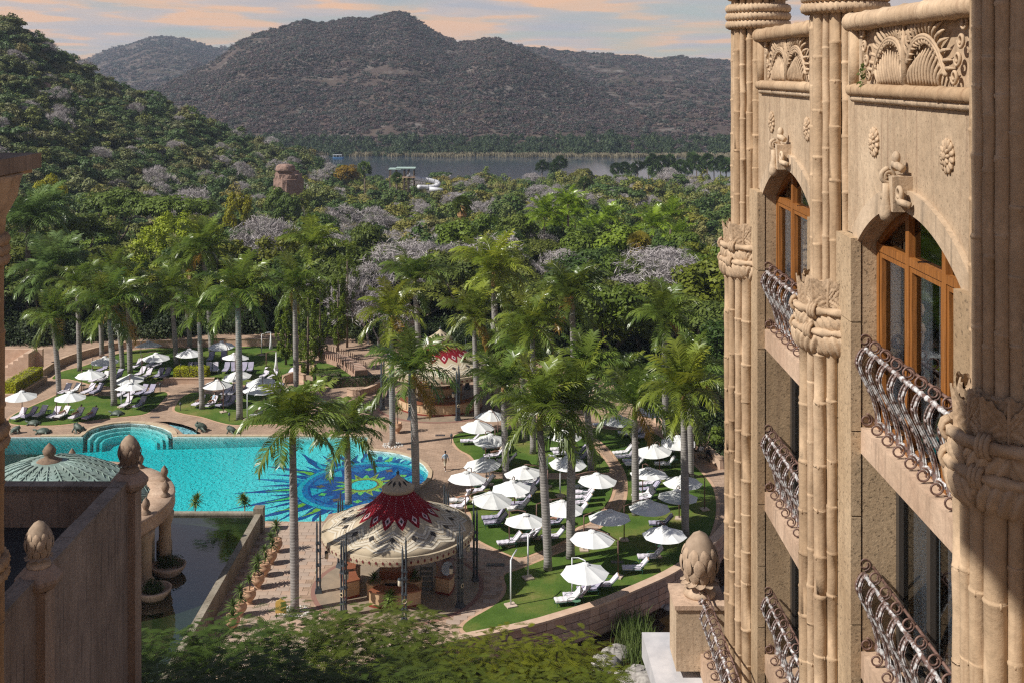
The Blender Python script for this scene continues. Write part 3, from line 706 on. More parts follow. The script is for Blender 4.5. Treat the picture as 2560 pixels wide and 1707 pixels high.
# submerged steps in the round spa bay
LC = G(zz4(1085, 905)); LC = (LC.x, LC.y)
for i, rr in enumerate((10.2, 9.5, 8.8)):
    s = .92
    m = MB(); n = 28
    for j in range(n):
        a, b = PI * (.06 + .66 * j / n) + .95, PI * (.06 + .66 * (j + 1) / n) + .95
    # arcs follow the bay outline, drawn inwards
    bay = [np.array(p) for p in pool_poly[3:12]]
    f = .90 - i * .13; z1 = -.25 - i * .22
    q = [np.array(LC) + (p - np.array(LC)) * f for p in bay]; q2 = [np.array(LC) + (p - np.array(LC)) * (f - .05) for p in bay]
    for a, b, c, d in zip(q, q[1:], q2[1:], q2): m.prism([a, d, c, b], -1.5, z1)
    m.build('bay_step', tile, pool)

def lawn(pts, name='lawn', k=5):
    pg = spline([(p.x, p.y) for p in pts], k); struct(MB().prism(pg, -.05, .045).build(name, m_lawn))
    # thin paved edging
    return pg
LAWNS = []
LAWNS.append(lawn([G(zz4(*p)) for p in [(72, 775), (110, 803), (250, 815), (500, 812), (800, 770), (1050, 742), (1210, 722), (1300, 670), (1370, 600), (1405, 555), (1360, 535), (1180, 560), (900, 570), (700, 560), (520, 548), (420, 590), (270, 655), (130, 720)]]))
LAWNS.append(lawn([G(zz4(*p)) for p in [(440, 425), (520, 365), (700, 320), (860, 262), (1050, 200), (1300, 172), (1600, 165), (2000, 158), (2400, 165), (2500, 300), (2480, 430), (2300, 470), (1980, 478), (1800, 470), (1740, 445), (1600, 440), (1420, 436), (1330, 448), (1260, 475), (1000, 490), (800, 478), (680, 450), (560, 425)]]))
LAWNS.append(lawn([G(zz4(*p)) for p in [(1470, 690), (1490, 630), (1540, 575), (1640, 540), (1800, 560), (1980, 560), (2352, 560), (2500, 600), (2480, 760), (2350, 800), (2000, 812), (1850, 790), (1700, 745), (1560, 720)]]))
LAWNS.append(lawn([G(zd(*p)) for p in [(722, 868), (724, 838), (760, 828), (810, 842), (838, 862), (835, 880), (780, 882)]]))
LAWNS.append(lawn([G(zz3(*p)) for p in [(-55, 315), (10, 285), (90, 270), (200, 262), (420, 255), (700, 240), (960, 238), (1040, 275), (1110, 350), (1180, 430), (1240, 500), (1290, 570), (1300, 605), (1270, 630), (1000, 633), (700, 634), (430, 633), (250, 610), (190, 590), (140, 540), (90, 480), (0, 430), (-50, 370)]]))
LAWNS.append(lawn([G(zz3(*p)) for p in [(190, 692), (400, 688), (700, 690), (1000, 690), (1290, 694), (1330, 745), (1315, 830), (1270, 915), (1200, 985), (1120, 1065), (1010, 1110), (940, 1195), (800, 1270), (650, 1330), (510, 1368), (330, 1300), (160, 1215), (110, 1170), (100, 1000), (60, 930), (90, 830), (140, 745)]]))
LAWNS.append(lawn([G(zz8(*p)) for p in [(672, 1205), (720, 1155), (850, 1080), (930, 1015), (958, 945), (945, 865), (1020, 835), (1130, 792), (1250, 742), (1390, 685), (1480, 620), (1590, 545), (1680, 470), (1735, 390), (1750, 300), (1740, 210), (1700, 130), (1640, 50), (1560, -20), (1480, -50), (1510, -95), (1660, -85), (1880, -75), (2000, -10), (2110, 80), (2215, 180), (2290, 270), (2320, 350), (2325, 450), (2300, 560), (2250, 650), (2100, 775), (1950, 870), (1800, 950), (1600, 1025), (1400, 1085), (1200, 1135), (1000, 1185), (850, 1228), (770, 1250), (700, 1238)]]))
KERB = struct(MB().sheet([(0, 0), (0.001, 0), (0, .001)], -1).build('lawn_kerb', m_kerb))
for pg in LAWNS:
    m = MB(); P = [np.array(p) for p in pg]; n = len(P); c = sum(P) / n
    nrm = []
    for i in range(n):
        d = P[(i + 1) % n] - P[i - 1]; d /= np.linalg.norm(d) + 1e-9; nrm.append(np.array((d[1], -d[0])))
    area = sum(P[i][0] * P[(i + 1) % n][1] - P[(i + 1) % n][0] * P[i][1] for i in range(n)); sg = 1 if area > 0 else -1
    for i in range(n):
        j = (i + 1) % n; a, b = P[i] + nrm[i] * sg * .012, P[j] + nrm[j] * sg * .012; e, f = P[i] + nrm[i] * sg * .30, P[j] + nrm[j] * sg * .30
        m.add([(*a, .012), (*e, .012), (*f, .012), (*b, .012)] if sg > 0 else [(*a, .012), (*b, .012), (*f, .012), (*e, .012)], [(0, 1, 2, 3)])
    m.build('kerb_band', m_kerb, KERB)
# near paving: real pavers round the front pavilion (the nearest 300 as pieces, the rest joined)
PVC = Vector((-7.9, 80.3, 0))
blocked = LAWNS + [pool_poly]
pv = MB(); pieces = []
pw, ph = .92, .60
for j in range(44):
    for i in range(40):
        x = -19.0 + i * pw + (j % 2) * pw * .5; y = 68.5 + j * ph
        if x > 8 or y > 94.5: continue
        cs = [(x + dx, y + dy) for dx in (-.52 * pw, .52 * pw) for dy in (-.55 * ph, .55 * ph)]
        if any(inside(c, pg) for c in cs for pg in blocked): continue
        if not all(inside(c, terrace_poly) for c in cs): continue
        if min(math.dist(c, (PVC.x, PVC.y)) for c in cs) < 5.75: continue
        if min(math.dist(c, q) for c in cs for q in front) < .95: continue
        pieces.append((x, y))
pieces.sort(key=lambda p: p[1])
seen = [p for p in pieces if F * (ZC) / p[1] + HY < 1600]
own = set(seen[:300])
pm1 = MB().box((0, 0, 0), (pw - .025, ph - .025, .02)).mesh('paver', m_pave_light)
pm2 = [pm1] + [MB().box((0, 0, 0), (pw - .025, ph - .025, .02)).mesh('paver', simple('paver_tone', c, d, .8, .85, .25, bump=.15, bscale=20)) for c, d in (((.40, .275, .20), (.46, .33, .25)), ((.35, .265, .21), (.42, .325, .26)))]
for p in pieces:
    if p in own: link('paver', R.choice(pm2), terrace, (p[0], p[1], .008 + R.uniform(-.002, .004)))
    else: pv.box((p[0], p[1], .008 + R.uniform(-.002, .004)), (pw - .025, ph - .025, .02))
if pv.v: struct(pv.build('pavers', m_pave_light, terrace), 'stuff')

# curved stone garden wall along the front of the terrace
m_blocks = [simple('pink_stone_block_%s' % n, a, b, 2.5, .9, .2, bump=.4, bscale=9) for n, a, b in (('warm', (.36, .22, .165), (.46, .30, .225)), ('grey', (.30, .21, .17), (.40, .28, .23)), ('pale', (.42, .28, .215), (.50, .35, .27)))]
m_cap = simple('coping_sandstone', (.48, .33, .235), (.58, .42, .31), 1.5, .85, .25, bump=.25, bscale=10)
wall = thing('garden_wall', 'long curved pink stone wall with flat coping edging the front lawn above the stream', 'wall', (0, 70, 0))
vis = [p for p in front if True]
P = [np.array(p) for p in vis]
core = MB()
for a, b in zip(P, P[1:]):
    core.add([(*a, -2.2), (*b, -2.2), (*b, .22), (*a, .22)], [(0, 1, 2, 3)])
L = [0.0]
for a, b in zip(P, P[1:]): L.append(L[-1] + float(np.linalg.norm(b - a)))
def wpt(s):
    i = max(0, min(len(P) - 2, int(np.searchsorted(L, s) - 1))); return P[i] + (P[i + 1] - P[i]) * ((s - L[i]) / (L[i + 1] - L[i]))
def wn(s):
    d = wpt(min(L[-1], s + .2)) - wpt(max(0, s - .2)); d /= np.linalg.norm(d); return np.array((-d[1], d[0]))     # towards the stream
sgn = -1 if wn(L[-1] * .5)[1] > 0 else 1
core.build('core', m_blocks[1], wall)
s = 0.0
while s < L[-1] - .9:       # coping stones
    st = R.uniform(.7, .95); A, B = wpt(s + .008), wpt(s + st - .008); na, nb = wn(s) * sgn, wn(s + st) * sgn
    q = [A + na * .22, B + nb * .22, B - nb * .48, A - na * .48]; z = .36 + R.uniform(-.006, .006)
    MB().add([(*p, .225) for p in q] + [(*p, z) for p in q], [(0, 1, 2, 3), (7, 6, 5, 4), (0, 4, 5, 1), (1, 5, 6, 2), (2, 6, 7, 3), (3, 7, 4, 0)]).build('coping_stone', m_cap, wall)
    s += st
zc = [(-.34, .20), (-.80, -.36), (-1.3, -.82), (-1.85, -1.32)]
for k, (z0, z1) in enumerate(zc):
    s = R.uniform(0, .4)
    while s < L[-1] - 1.2:
        st = R.uniform(.55, 1.15); A, B = wpt(s + .012), wpt(s + st - .012); na, nb = wn(s) * sgn, wn(s + st) * sgn; d = R.uniform(.08, .12)
        q = [A + na * .005, B + nb * .005, B + nb * d, A + na * d]
        MB().add([(*p, z0 + .012) for p in q] + [(*p, z1 - .012) for p in q], [(3, 2, 1, 0), (4, 5, 6, 7), (0, 1, 5, 4), (1, 2, 6, 5), (2, 3, 7, 6), (3, 0, 4, 7)]).build('stone_block', R.choice(m_blocks), wall)
        s += st
# stream below the wall
m_bed = simple('stream_bed', (.030, .024, .016), (.09, .065, .04), .8, .9, .2, bump=.5, bscale=3, bdist=.1)
struct(MB().sheet([(-40, 20), (60, 20), (60, 120), (-40, 120)], -1.86).build('stream_bed', m_bed))
struct(MB().sheet([(-40, 40), (60, 40), (60, 118), (-40, 118)], -1.72).build('stream', water_mat('stream_water', (.55, .48, .34), .01, .8, .25)))

# raised reflecting pond with its retaining wall
POND_Z = 1.30
m_pond = simple('algae_render', (.13, .13, .06), (.24, .22, .12), .5, .9, .2, bump=.3, bscale=4)
m_pondwall = stone_mat('pond_wall_render', (.24, .21, .16), (.34, .30, .24), (.05, .05, .04), amt=.85)
pond = thing('pond_wall', 'raised dark retaining wall round the reflecting pond beside the potted yuccas', 'wall', (-19.8, 75, 0))
MB().box((-19.62, 74.8, .66), (.36, 30.4, 1.32)).build('side_wall', m_pondwall, pond); MB().box((-19.62, 74.8, 1.40), (.46, 30.6, .16)).build('coping', m_pondwall, pond)
MB().box((-32, 90.0, .66), (24.4, .36, 1.32)).build('end_wall', m_pondwall, pond); MB().box((-32.08, 90.0, 1.40), (24.4, .46, .16)).build('coping', m_pondwall, pond)
MB().box((-19.62, 90.0, .95), (.75, .75, 1.9)).build('corner_block', m_pondwall, pond)
struct(MB().box((-32, 75, .4), (24.3, 29.6, .5)).build('pond_bed', m_pond))
struct(MB().sheet([(-44, 60), (-19.8, 60), (-19.8, 89.82), (-44, 89.82)], POND_Z).build('pond_water', water_mat('pond_water', (.36, .48, .40), .17, .7, .03, .03)))

# ------------------------------------------------------------------ hotel tower on the right
XW = 5.16
YC = [24.85, 18.35, 11.85]         # the three bundled columns
XC = 5.27
hotel = thing('hotel_tower', 'tall sandstone hotel tower with carved bamboo columns, arched windows and iron balconies', 'building', (5.2, 18, 0))
def hz(z): return ZC + z
MB().box((10.9, 15.0, ZC / 2 - .6), (8.2, 21.5, ZC + .6)).build('core_wall', m_wall, hotel)
SILLS = [-5.23, -8.53, -11.83, -15.13]
for y0, y1 in ((23.6, 25.75), (17.1, 19.6), (9.2, 13.1)):
    m = MB(); z = -2.46
    m.box((5.99, (y0 + y1) / 2, (hz(z)) / 2), (1.66, y1 - y0, hz(z))); m.build('pier', m_jamb, hotel)
    # projecting pier strip, in blocks with recessed joints
    zt = -2.44; k = 0
    while zt > -15:
        h = R.choice((1.25, 1.6, 1.9)); MB().box((5.065, (y0 + y1) / 2, hz(zt - h / 2)), (.15, y1 - y0 + .024, h - .02)).build('pier_block', m_jamb, hotel); zt -= h
    # upper wall behind the columns
    MB().box((5.99, (y0 + y1) / 2, hz(-.83)), (1.66, y1 - y0, 3.22)).build('upper_wall', m_wall, hotel)
ARC_R, APEX = 3.28, -1.83
def arch_z(y, yc, off=0.0):
    d = abs(y - yc); return APEX - ARC_R + math.sqrt(max(0, (ARC_R + off) ** 2 - d * d))
def tube_rope(mb, ctr, r, rt, turns=22, n=132, k=9, z=0.0, a0=0, a1=2 * PI):
    vs, fs = [], []
    for i in range(n):
        a = a0 + (a1 - a0) * i / n
        for j in range(k):
            p = 2 * PI * j / k; rr = rt * (.70 + .50 * abs(math.sin(1.5 * p + a * turns / 2)))
            q = r + rr * math.cos(p); vs.append((ctr[0] + q * math.cos(a), ctr[1] + q * math.sin(a), ctr[2] + z + rr * math.sin(p)))
    for i in range(n):
        i2 = (i + 1) % n
        for j in range(k): fs.append((i * k + j, i2 * k + j, i2 * k + (j + 1) % k, i * k + (j + 1) % k))
    mb.add(vs, fs)
def bamboo(z0, z1, r, seed):
    """one carved bamboo cane standing at the origin"""
    q = random.Random(seed); m = MB(); prof = []; z = z0; off = []
    cx = cy = 0.0; pts = [(0, 0, z0)]; rad = [r]
    while z < z1:
        L = q.uniform(.55, 1.0); e = min(z + L, z1); jx, jy = q.uniform(-.012, .012), q.uniform(-.012, .012)
        for zz_, rr in ((z + .02, r * .98), (z + (e - z) * .5, r * q.uniform(.93, .98)), (e - .05, r * 1.0), (e - .028, r * 1.07), (e - .012, r * 1.08), (e, r * .97)):
            if zz_ < z1: pts.append((jx * q.random(), jy * q.random(), zz_)); rad.append(rr)
        # bud scar on the node
        a = q.uniform(2.4, 5.2); m.ball((r * .95 * math.cos(a), r * .95 * math.sin(a), e - .03), (r * .18, r * .18, r * .34), 6, 4)
        z = e
    m.tube(pts, rad, 12); return m.mesh('bamboo_cane', m_bamboo, True)
CANE_UP = [bamboo(0, 5.2, r, 10 + i) for i, r in enumerate((.066, .080, .094, .104, .072))]
CANE_LO = [bamboo(0, 13.0, r, 30 + i) for i, r in enumerate((.078, .092, .108, .120, .085))]
def carved_leaf(w, h, curl=.18, ribs=9):
    """upright cupped leaf with raised wavy veins; local: +x outwards, z up"""
    m = MB(); nu, nv = 36, 14
    def P(u, v):
        s = (u - .5) * 2; y = s * w * (.66 + .40 * math.sin(PI * v * .80))
        z = v * h * (1 - .42 * abs(s) ** 2.4) * (1 + .03 * math.sin(abs(s) * 16))
        rib = abs(math.sin((v * 7 - abs(s) * 2.6 + .35 * math.sin(v * 9)) * PI)) if abs(s) > .08 else 1.5
        x = .09 * (1 - s * s) + curl * v ** 3 * (1 - .5 * s * s) + .040 * rib * (1 - .6 * v ** 5)
        return (x, y, z)
    Q = P; P = lambda u, v: Q(u, v)
    m.grid(P, nu, nv)
    m2 = MB(); m2.grid(lambda u, v: tuple(np.array(P(u, v)) - np.array((.09, 0, 0))), 12, 14); m.add(m2.v, [f[::-1] for f in m2.f]); return m.mesh('carved_leaf', m_carve, True)
LEAF = carved_leaf(.24, .47, .07); LEAF2 = carved_leaf(.23, .50, .0)
def wrap_fn(k, sl, amp, seed):
    q = random.Random(seed); ph = [q.uniform(0, 6) for _ in range(4)]; segs = 9
    def fn(a, z, r):
        s = math.floor(a / (2 * PI) * segs); d = 1 if s % 2 else -1
        f = (a / (2 * PI) * segs) % 1.0
        edge = .035 * math.sin(PI * f) ** .5
        return edge + amp * abs(math.sin((f * 4.5 + d * z * sl + ph[s % 4]) * PI))
    return fn
cap_core = MB()
cap_core.lathe([(.50, -1.22), (.60, -1.20), (.66, -1.16), (.70, -1.12), (.73, -1.06), (.745, -1.0), (.75, -.95), (.75, -.9), (.70, -.82)] , n=360, fn=wrap_fn(4, 3.2, .055, 3))
cap_core_me = cap_core.mesh('lower_leaf_wrap', m_carve, True)
cm = MB(); cm.lathe([(.66, -.84), (.69, -.78), (.71, -.73), (.72, -.69), (.72, -.64), (.715, -.60), (.70, -.56), (.68, -.52), (.64, -.50)], n=360, fn=wrap_fn(4, 5.5, .05, 5)); cap_mid_me = cm.mesh('leaf_wrap', m_carve, True)
rp = MB(); tube_rope(rp, (0, 0, 0), .755, .062, 14); ROPE = rp.mesh('rope', m_carve, True)
rp = MB(); tube_rope(rp, (0, 0, 0), .60, .088, 46, 180); ROPE_TOP = rp.mesh('rope_ring', m_carve, True)
kn = MB()
for dz in (-.05, 0, .05): kn.tube([(.0, dz * 1.0, -.11), (.06, dz, -.07), (.085, dz, 0), (.06, dz, .07), (.0, dz, .11)], .03, 6)
KNOT = kn.mesh('rope_knot', m_carve, True)
COLS = []
for ci, yc in enumerate(YC):
    col = MB().lathe([(.37, 0), (.37, hz(2.2))], (XC, yc, 0), 20).build('column', m_bamboo, hotel, True)
    base = Vector((XC, yc, 0)) - Vector(hotel.location)
    n = 15
    for i in range(n):      # upper canes
        a = PI * .5 + PI * 1.5 * i / (n - 1) + R.uniform(-.02, .02) - .12
        link('bamboo_cane', CANE_UP[(i * 2 + ci) % 5], col, base + Vector((.475 * math.cos(a), .475 * math.sin(a), hz(-3.35))), (0, 0, R.uniform(-.4, .4)))
    n = 17
    for i in range(n):
        a = PI * .45 + PI * 1.6 * i / (n - 1) + R.uniform(-.02, .02) - .12
        link('bamboo_cane', CANE_LO[(i * 2 + ci) % 5], col, base + Vector((.62 * math.cos(a), .62 * math.sin(a), hz(-16.8))), (0, 0, R.uniform(-.4, .4)))
    MB().lathe([(.49, 0), (.49, hz(-4.2))], (XC, yc, 0), 20).build('column_shaft', m_bamboo, col, True)
    for k in range(3): link('rope_ring', ROPE_TOP, col, base + Vector((0, 0, hz(1.0 + .17 * k))), (0, 0, k * .03))
    link('rope_ring', ROPE_TOP, col, base + Vector((0, 0, hz(1.62))))
    cap = MB().lathe([(.5, -1.2), (.62, -1.0), (.64, -.5), (.60, -.1), (.5, -.06)], (XC, yc, hz(-3.18)), 24).build('capital', m_carve, hotel, True)
    cb = Vector((XC, yc, hz(-3.18))) - Vector(hotel.location)
    link('lower_leaf_wrap', cap_core_me, cap, cb, (0, 0, ci * .4)); link('leaf_wrap', cap_mid_me, cap, cb, (0, 0, ci * .3))
    link('rope', ROPE, cap, cb + Vector((0, 0, -.82))); link('rope', ROPE, cap, cb + Vector((0, 0, -.50)), (0, 0, .3))
    for k in range(6):
        a = PI + (k - 2.5) * .85 + .35
        for dz in (-.82, -.50): link('rope_knot', KNOT, cap, cb + Vector((.755 * math.cos(a + dz * .3), .755 * math.sin(a + dz * .3), dz)), (0, 0, a + dz * .3))
    for k in range(9):
        a = 2 * PI * k / 9 + PI + .55
        link('carved_leaf', LEAF, cap, cb + Vector((.58 * math.cos(a), .58 * math.sin(a), -.50)), (0, 0, a))
        b = a + PI / 9; link('carved_leaf', LEAF2, cap, cb + Vector((.54 * math.cos(b), .54 * math.sin(b), -.52)), (0, 0, b))

def frond_relief(parent, name, rach, lens, side, r=.030, x0=5.20, skip=0, taper=True):
    """raised palm leaf on the parapet panel: curved midrib with leaflets; rach in (y,z)"""
    m = MB(); P = spline(rach, 8, False); n = len(P)
    m.tube([(x0 - .075, p[0], p[1]) for p in P], [.034 - .016 * i / n for i in range(n)], 8)
    for i in range(2, n - 1, 2):
        d = np.array(P[min(i + 1, n - 1)]) - np.array(P[i - 1]); d /= np.linalg.norm(d) + 1e-9
        for sd in side:
            nv = np.array((-d[1], d[0])) * sd; t = i / n
            L = (lens[0] + (lens[1] - lens[0]) * t) * (.55 + .45 * math.sin(PI * min(1, .15 + t)))
            pts = []
            for k in range(6):
                s = k / 5; q = np.array(P[i]) + nv * L * s + d * L * (.35 * s + .30 * s * s); pts.append((x0 - .045 - .045 * math.sin(PI * s), q[0], q[1]))
            m.tube(pts, [r * .7, r, r * 1.15, r * 1.1, r * .8, r * .2], 7)
    return m.build(name, m_carve, parent, True)
def scroll(ctr, r, turns=1.4, tube=.012, start=0.0, plane='xz', shrink=.55, n=26, sgn=1):
    pts = []
    for i in range(n):
        t = i / (n - 1); a = start + sgn * turns * 2 * PI * t; q = r * (1 - shrink * t)
        u, w = q * math.cos(a), q * math.sin(a)
        pts.append((ctr[0] + u, ctr[1], ctr[2] + w) if plane == 'xz' else (ctr[0], ctr[1] + u, ctr[2] + w))
    return pts
def rosette(parent, y, z, r=.215):
    x = XW; m = MB(); 
    m.lathe([(r * .92, 0), (r * .9, .02), (0.0, .03)], n=18)
    v = [(x - p[2], y + p[0], z + p[1]) for p in m.v]; b = MB(); b.add(v, m.f); ro = b.build('rosette', m_carve, parent, True)
    for ringn, rr, pr, k in ((0, r * .72, r * .32, 13), (1, r * .40, r * .22, 9)):
        for i in range(k):
            a = 2 * PI * i / k + ringn * .3; pm_ = MB(); pm_.ball((0, 0, 0), (1, 1, 1), 8, 6); ca, sa = math.cos(a), math.sin(a)
            vs = [(x - .022 - ringn * .022 + p[0] * .026, y + (rr + p[1] * pr) * ca - p[2] * pr * .55 * sa, z + (rr + p[1] * pr) * sa + p[2] * pr * .55 * ca) for p in pm_.v]
            MB().add(vs, pm_.f).build('petal', m_carve, ro, True)
    c = MB(); c.ball((x - .055, y, z), (.03, r * .22, r * .22), 10, 6); c.build('flower_heart', m_carve, ro, True)
# ---- one bay of the facade
def bay(yc, y0, y1, upper=True):
    ny = 40; m = MB()
    for i in range(ny):
        a, b = lerp(y0, y1, i / ny), lerp(y0, y1, (i + 1) / ny); za, zb = hz(arch_z(a, yc)), hz(arch_z(b, yc)); t = hz(-.2)
        m.add([(XW, a, za), (XW, b, zb), (XW, b, t), (XW, a, t)], [(0, 1, 2, 3)])
        m.add([(XW, a, za), (XW, b, zb), (6.8, b, zb), (6.8, a, za)], [(3, 2, 1, 0)])
    m.build('arch_wall', m_wall, hotel)
    av = MB(); k = 44      # archivolt voussoir band
    for i in range(k):
        a, b = lerp(y0 - .28, y1 + .28, i / k), lerp(y0 - .28, y1 + .28, (i + 1) / k)
        def pt(y, off):
            ang = (y - yc) / (y1 - yc + .28) * math.asin((y1 - yc) / ARC_R) * 1.05
            return (yc + (ARC_R + off) * math.sin(ang), hz(APEX - ARC_R + (ARC_R + off) * math.cos(ang)))
        q = [pt(a, .012), pt(b, .012), pt(b, .30), pt(a, .30)]; xo = XW - .07
        av.add([(xo, *p) for p in q] + [(XW + .01, *p) for p in q], [(3, 2, 1, 0), (0, 1, 5, 4), (2, 3, 7, 6)])
    av.build('archivolt', m_weather, hotel)
    # keystone scroll ornament
    ks = MB(); ks.box((XW - .13, yc, hz(-1.58)), (.24, .30, .46), taper=1.15); key = ks.build('keystone', m_weather, hotel)
    kk = MB(); kk.lathe([(.02, -.50), (.07, -.47), (.09, -.40), (.075, -.30), (.05, -.18), (.045, 0)], (XW - .29, yc, hz(-1.45)), 14); kk.build('pendant', m_weather, key, True)
    for s in (-1, 1):
        k2 = MB(); k2.tube(scroll((XW - .20, yc + s * .24, hz(-1.56)), .11, 1.3, .05, plane='yz', sgn=s), .03, 7); k2.tube([(XW - .12, yc + s * .30, hz(-1.72)), (XW - .22, yc + s * .34, hz(-1.66)), (XW - .12, yc + s * .42, hz(-1.70))], .05, 7); k2.build('volute', m_weather, key, True)
    k3 = MB(); k3.tube(scroll((XW - .26, yc, hz(-1.36)), .10, 1.4, .05, start=PI / 2), .035, 8); k3.tube([(XW - .12, yc - .15, hz(-1.26)), (XW - .18, yc, hz(-1.20)), (XW - .12, yc + .15, hz(-1.26))], .055, 7); k3.ball((XW - .16, yc, hz(-1.12)), (.06, .07, .09), 8, 6); k3.build('crest_scroll', m_weather, key, True)
    for dy in (-1.39, 1.39): rosette(hotel, yc + dy, hz(-1.0))
    # parapet panel
    py0, py1 = y0 - .45, y1 + .35
    pn = MB().box((XW + .17, (py0 + py1) / 2, hz(.22)), (.20, py1 - py0, 1.2)).build('parapet_panel', m_carve, hotel)
    def rail(x, z, r, nm, seg=6, mat=m_bamboo):
        pts, rad = [], []
        for i in range(seg):
            a, b = lerp(py0, py1, i / seg), lerp(py0, py1, (i + 1) / seg)
            for t, q in ((.02, .97), (.5, 1.0), (.93, 1.0), (.96, 1.1), (.985, 1.1), (1, .95)): pts.append((x, lerp(a, b, t), hz(z))); rad.append(r * q)
        MB().tube(pts, rad, 14).build(nm, mat, pn, True)
    rail(XW - .06, .74, .135, 'top_rail'); rail(XW - .05, -.27, .095, 'bottom_rail', 4); rail(XW - .02, -.39, .06, 'lower_bead', 9, m_weather)
    for yv in (py0 + .1, py1 - .1): MB().tube([(XW - .01, yv, hz(-.2)), (XW - .01, yv, hz(.2)), (XW - .01, yv, hz(.66))], .105, 12).build('frame_post', m_bamboo, pn, True)
    z0 = hz(-.17)
    MB().tube([(5.13, yc, z0), (5.11, yc + .02, z0 + .45), (5.10, yc - .02, z0 + .8)], [.06, .045, .02], 8).build('centre_stalk', m_carve, pn, True)
    for s in (-1, 1):
        # big upper leaf: long outer leaflets sweep up and out from an arching midrib, short fringe inside
        frond_relief(pn, 'palm_leaf', [(yc + s * .06, z0 + .30), (yc + s * .30, z0 + .56), (yc + s * .72, z0 + .62), (yc + s * 1.12, z0 + .46), (yc + s * 1.42, z0 + .12)], (.30, .40), (s,), .024)
        frond_relief(pn, 'palm_leaf', [(yc + s * .07, z0 + .28), (yc + s * .32, z0 + .53), (yc + s * .72, z0 + .585), (yc + s * 1.08, z0 + .43), (yc + s * 1.36, z0 + .12)], (.07, .10), (-s,), .016)
        # lower fan of slanted blades with gaps between
        fm = MB()
        for k in range(11):
            y_ = yc + s * (.10 + .105 * k); top_ = z0 + .10 + .36 * math.sin(PI * (.18 + .70 * k / 10)); pts = []
            for j in range(6): q = j / 5; pts.append((5.17 - .05 * math.sin(PI * (.15 + .7 * q)), y_ + s * .16 * q * q, lerp(z0 - .01, top_, q)))
            fm.tube(pts, [.020, .026, .030, .030, .024, .008], 7)
        fm.build('leaf_fan', m_carve, pn, True)
        frond_relief(pn, 'palm_leaf', [(yc + s * .05, z0 + .52), (yc + s * .22, z0 + .74), (yc + s * .55, z0 + .84)], (.10, .16), (s, -s), .018)
        for k in range(4):
            c = MB(); c.tube(scroll((5.14, yc + s * (1.62 + .10 * k), hz(-.06 + .21 * k)), .09, 1.2, plane='yz', sgn=s), .022, 7); c.build('leaf_curl', m_carve, pn, True)
    # arched wooden window
    xw = 5.44; zs = SILLS[0]
    wn_ = MB()
    for i in range(ny):
        a, b = lerp(y0, y1, i / ny), lerp(y0, y1, (i + 1) / ny); za, zb = hz(arch_z(a, yc)), hz(arch_z(b, yc))
        wn_.add([(xw - .05, a, za - .11), (xw - .05, b, zb - .11), (xw - .05, b, zb + .01), (xw - .05, a, za + .01), (xw + .05, a, za - .11), (xw + .05, b, zb - .11)], [(0, 1, 2, 3), (5, 4, 0, 1)[::-1]])
    win = wn_.build('arched_window', m_wood, hotel)
    MB().box((xw, (y0 + y1) / 2, hz(-2.57)), (.14, y1 - y0, .11)).build('transom', m_wood, win)
    ms_ = [y0 + .06, y0 + 1.33, y0 + 2.67, y1 - .06]
    for i, y in enumerate(ms_):
        t = arch_z(y, yc) - .03; MB().box((xw - .004, y, hz((t + zs) / 2)), (.13, .13 if i in (1, 2) else .10, t - zs)).build('mullion', m_wood, win)
    for i in range(3):
        a, b = ms_[i] + .07, ms_[i + 1] - .07; mb_ = MB()
        for y in (a + .035, b - .035): mb_.box((xw - .02, y, hz((-2.64 + zs) / 2)), (.07, .07, -2.64 - zs))
        mb_.box((xw - .02, (a + b) / 2, hz(-2.67)), (.066, b - a - .14, .07)); mb_.box((xw - .02, (a + b) / 2, hz(zs + .09)), (.066, b - a - .14, .16)); mb_.build('casement', m_wood, win)
        MB().add([(xw + .012, a, hz(zs)), (xw + .012, b, hz(zs)), (xw + .012, b, hz(-2.64)), (xw + .012, a, hz(-2.64))], [(3, 2, 1, 0)]).build('pane', m_glass, win)
        n = 10; g = MB(); vs = [(xw + .012, lerp(a, b, t / n), hz(arch_z(lerp(a, b, t / n), yc) - .06)) for t in range(n + 1)]
        g.add([(xw + .012, a, hz(-2.52)), (xw + .012, b, hz(-2.52))] + vs[::-1], [tuple(range(n + 3))[::-1]]); g.build('fanlight_pane', m_glass, win)
        if i != 1 or True:
            for (c0, c1) in (((a + .05, a + .50), (b - .42, b - .03)) if i < 2 else ((b - .55, b - .03),)):
                MB().grid(lambda u, v: (xw + .10 + .03 * math.sin(u * 26), lerp(c0, c1, u), hz(lerp(zs, -2.6, v))), 36, 2).build('curtain', m_curtain, win, True)
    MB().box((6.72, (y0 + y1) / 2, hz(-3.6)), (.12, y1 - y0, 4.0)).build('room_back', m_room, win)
    MB().box((6.1, (y0 + y1) / 2, hz(zs - .01)), (1.1, y1 - y0, .02)).build('room_floor', m_room, win)
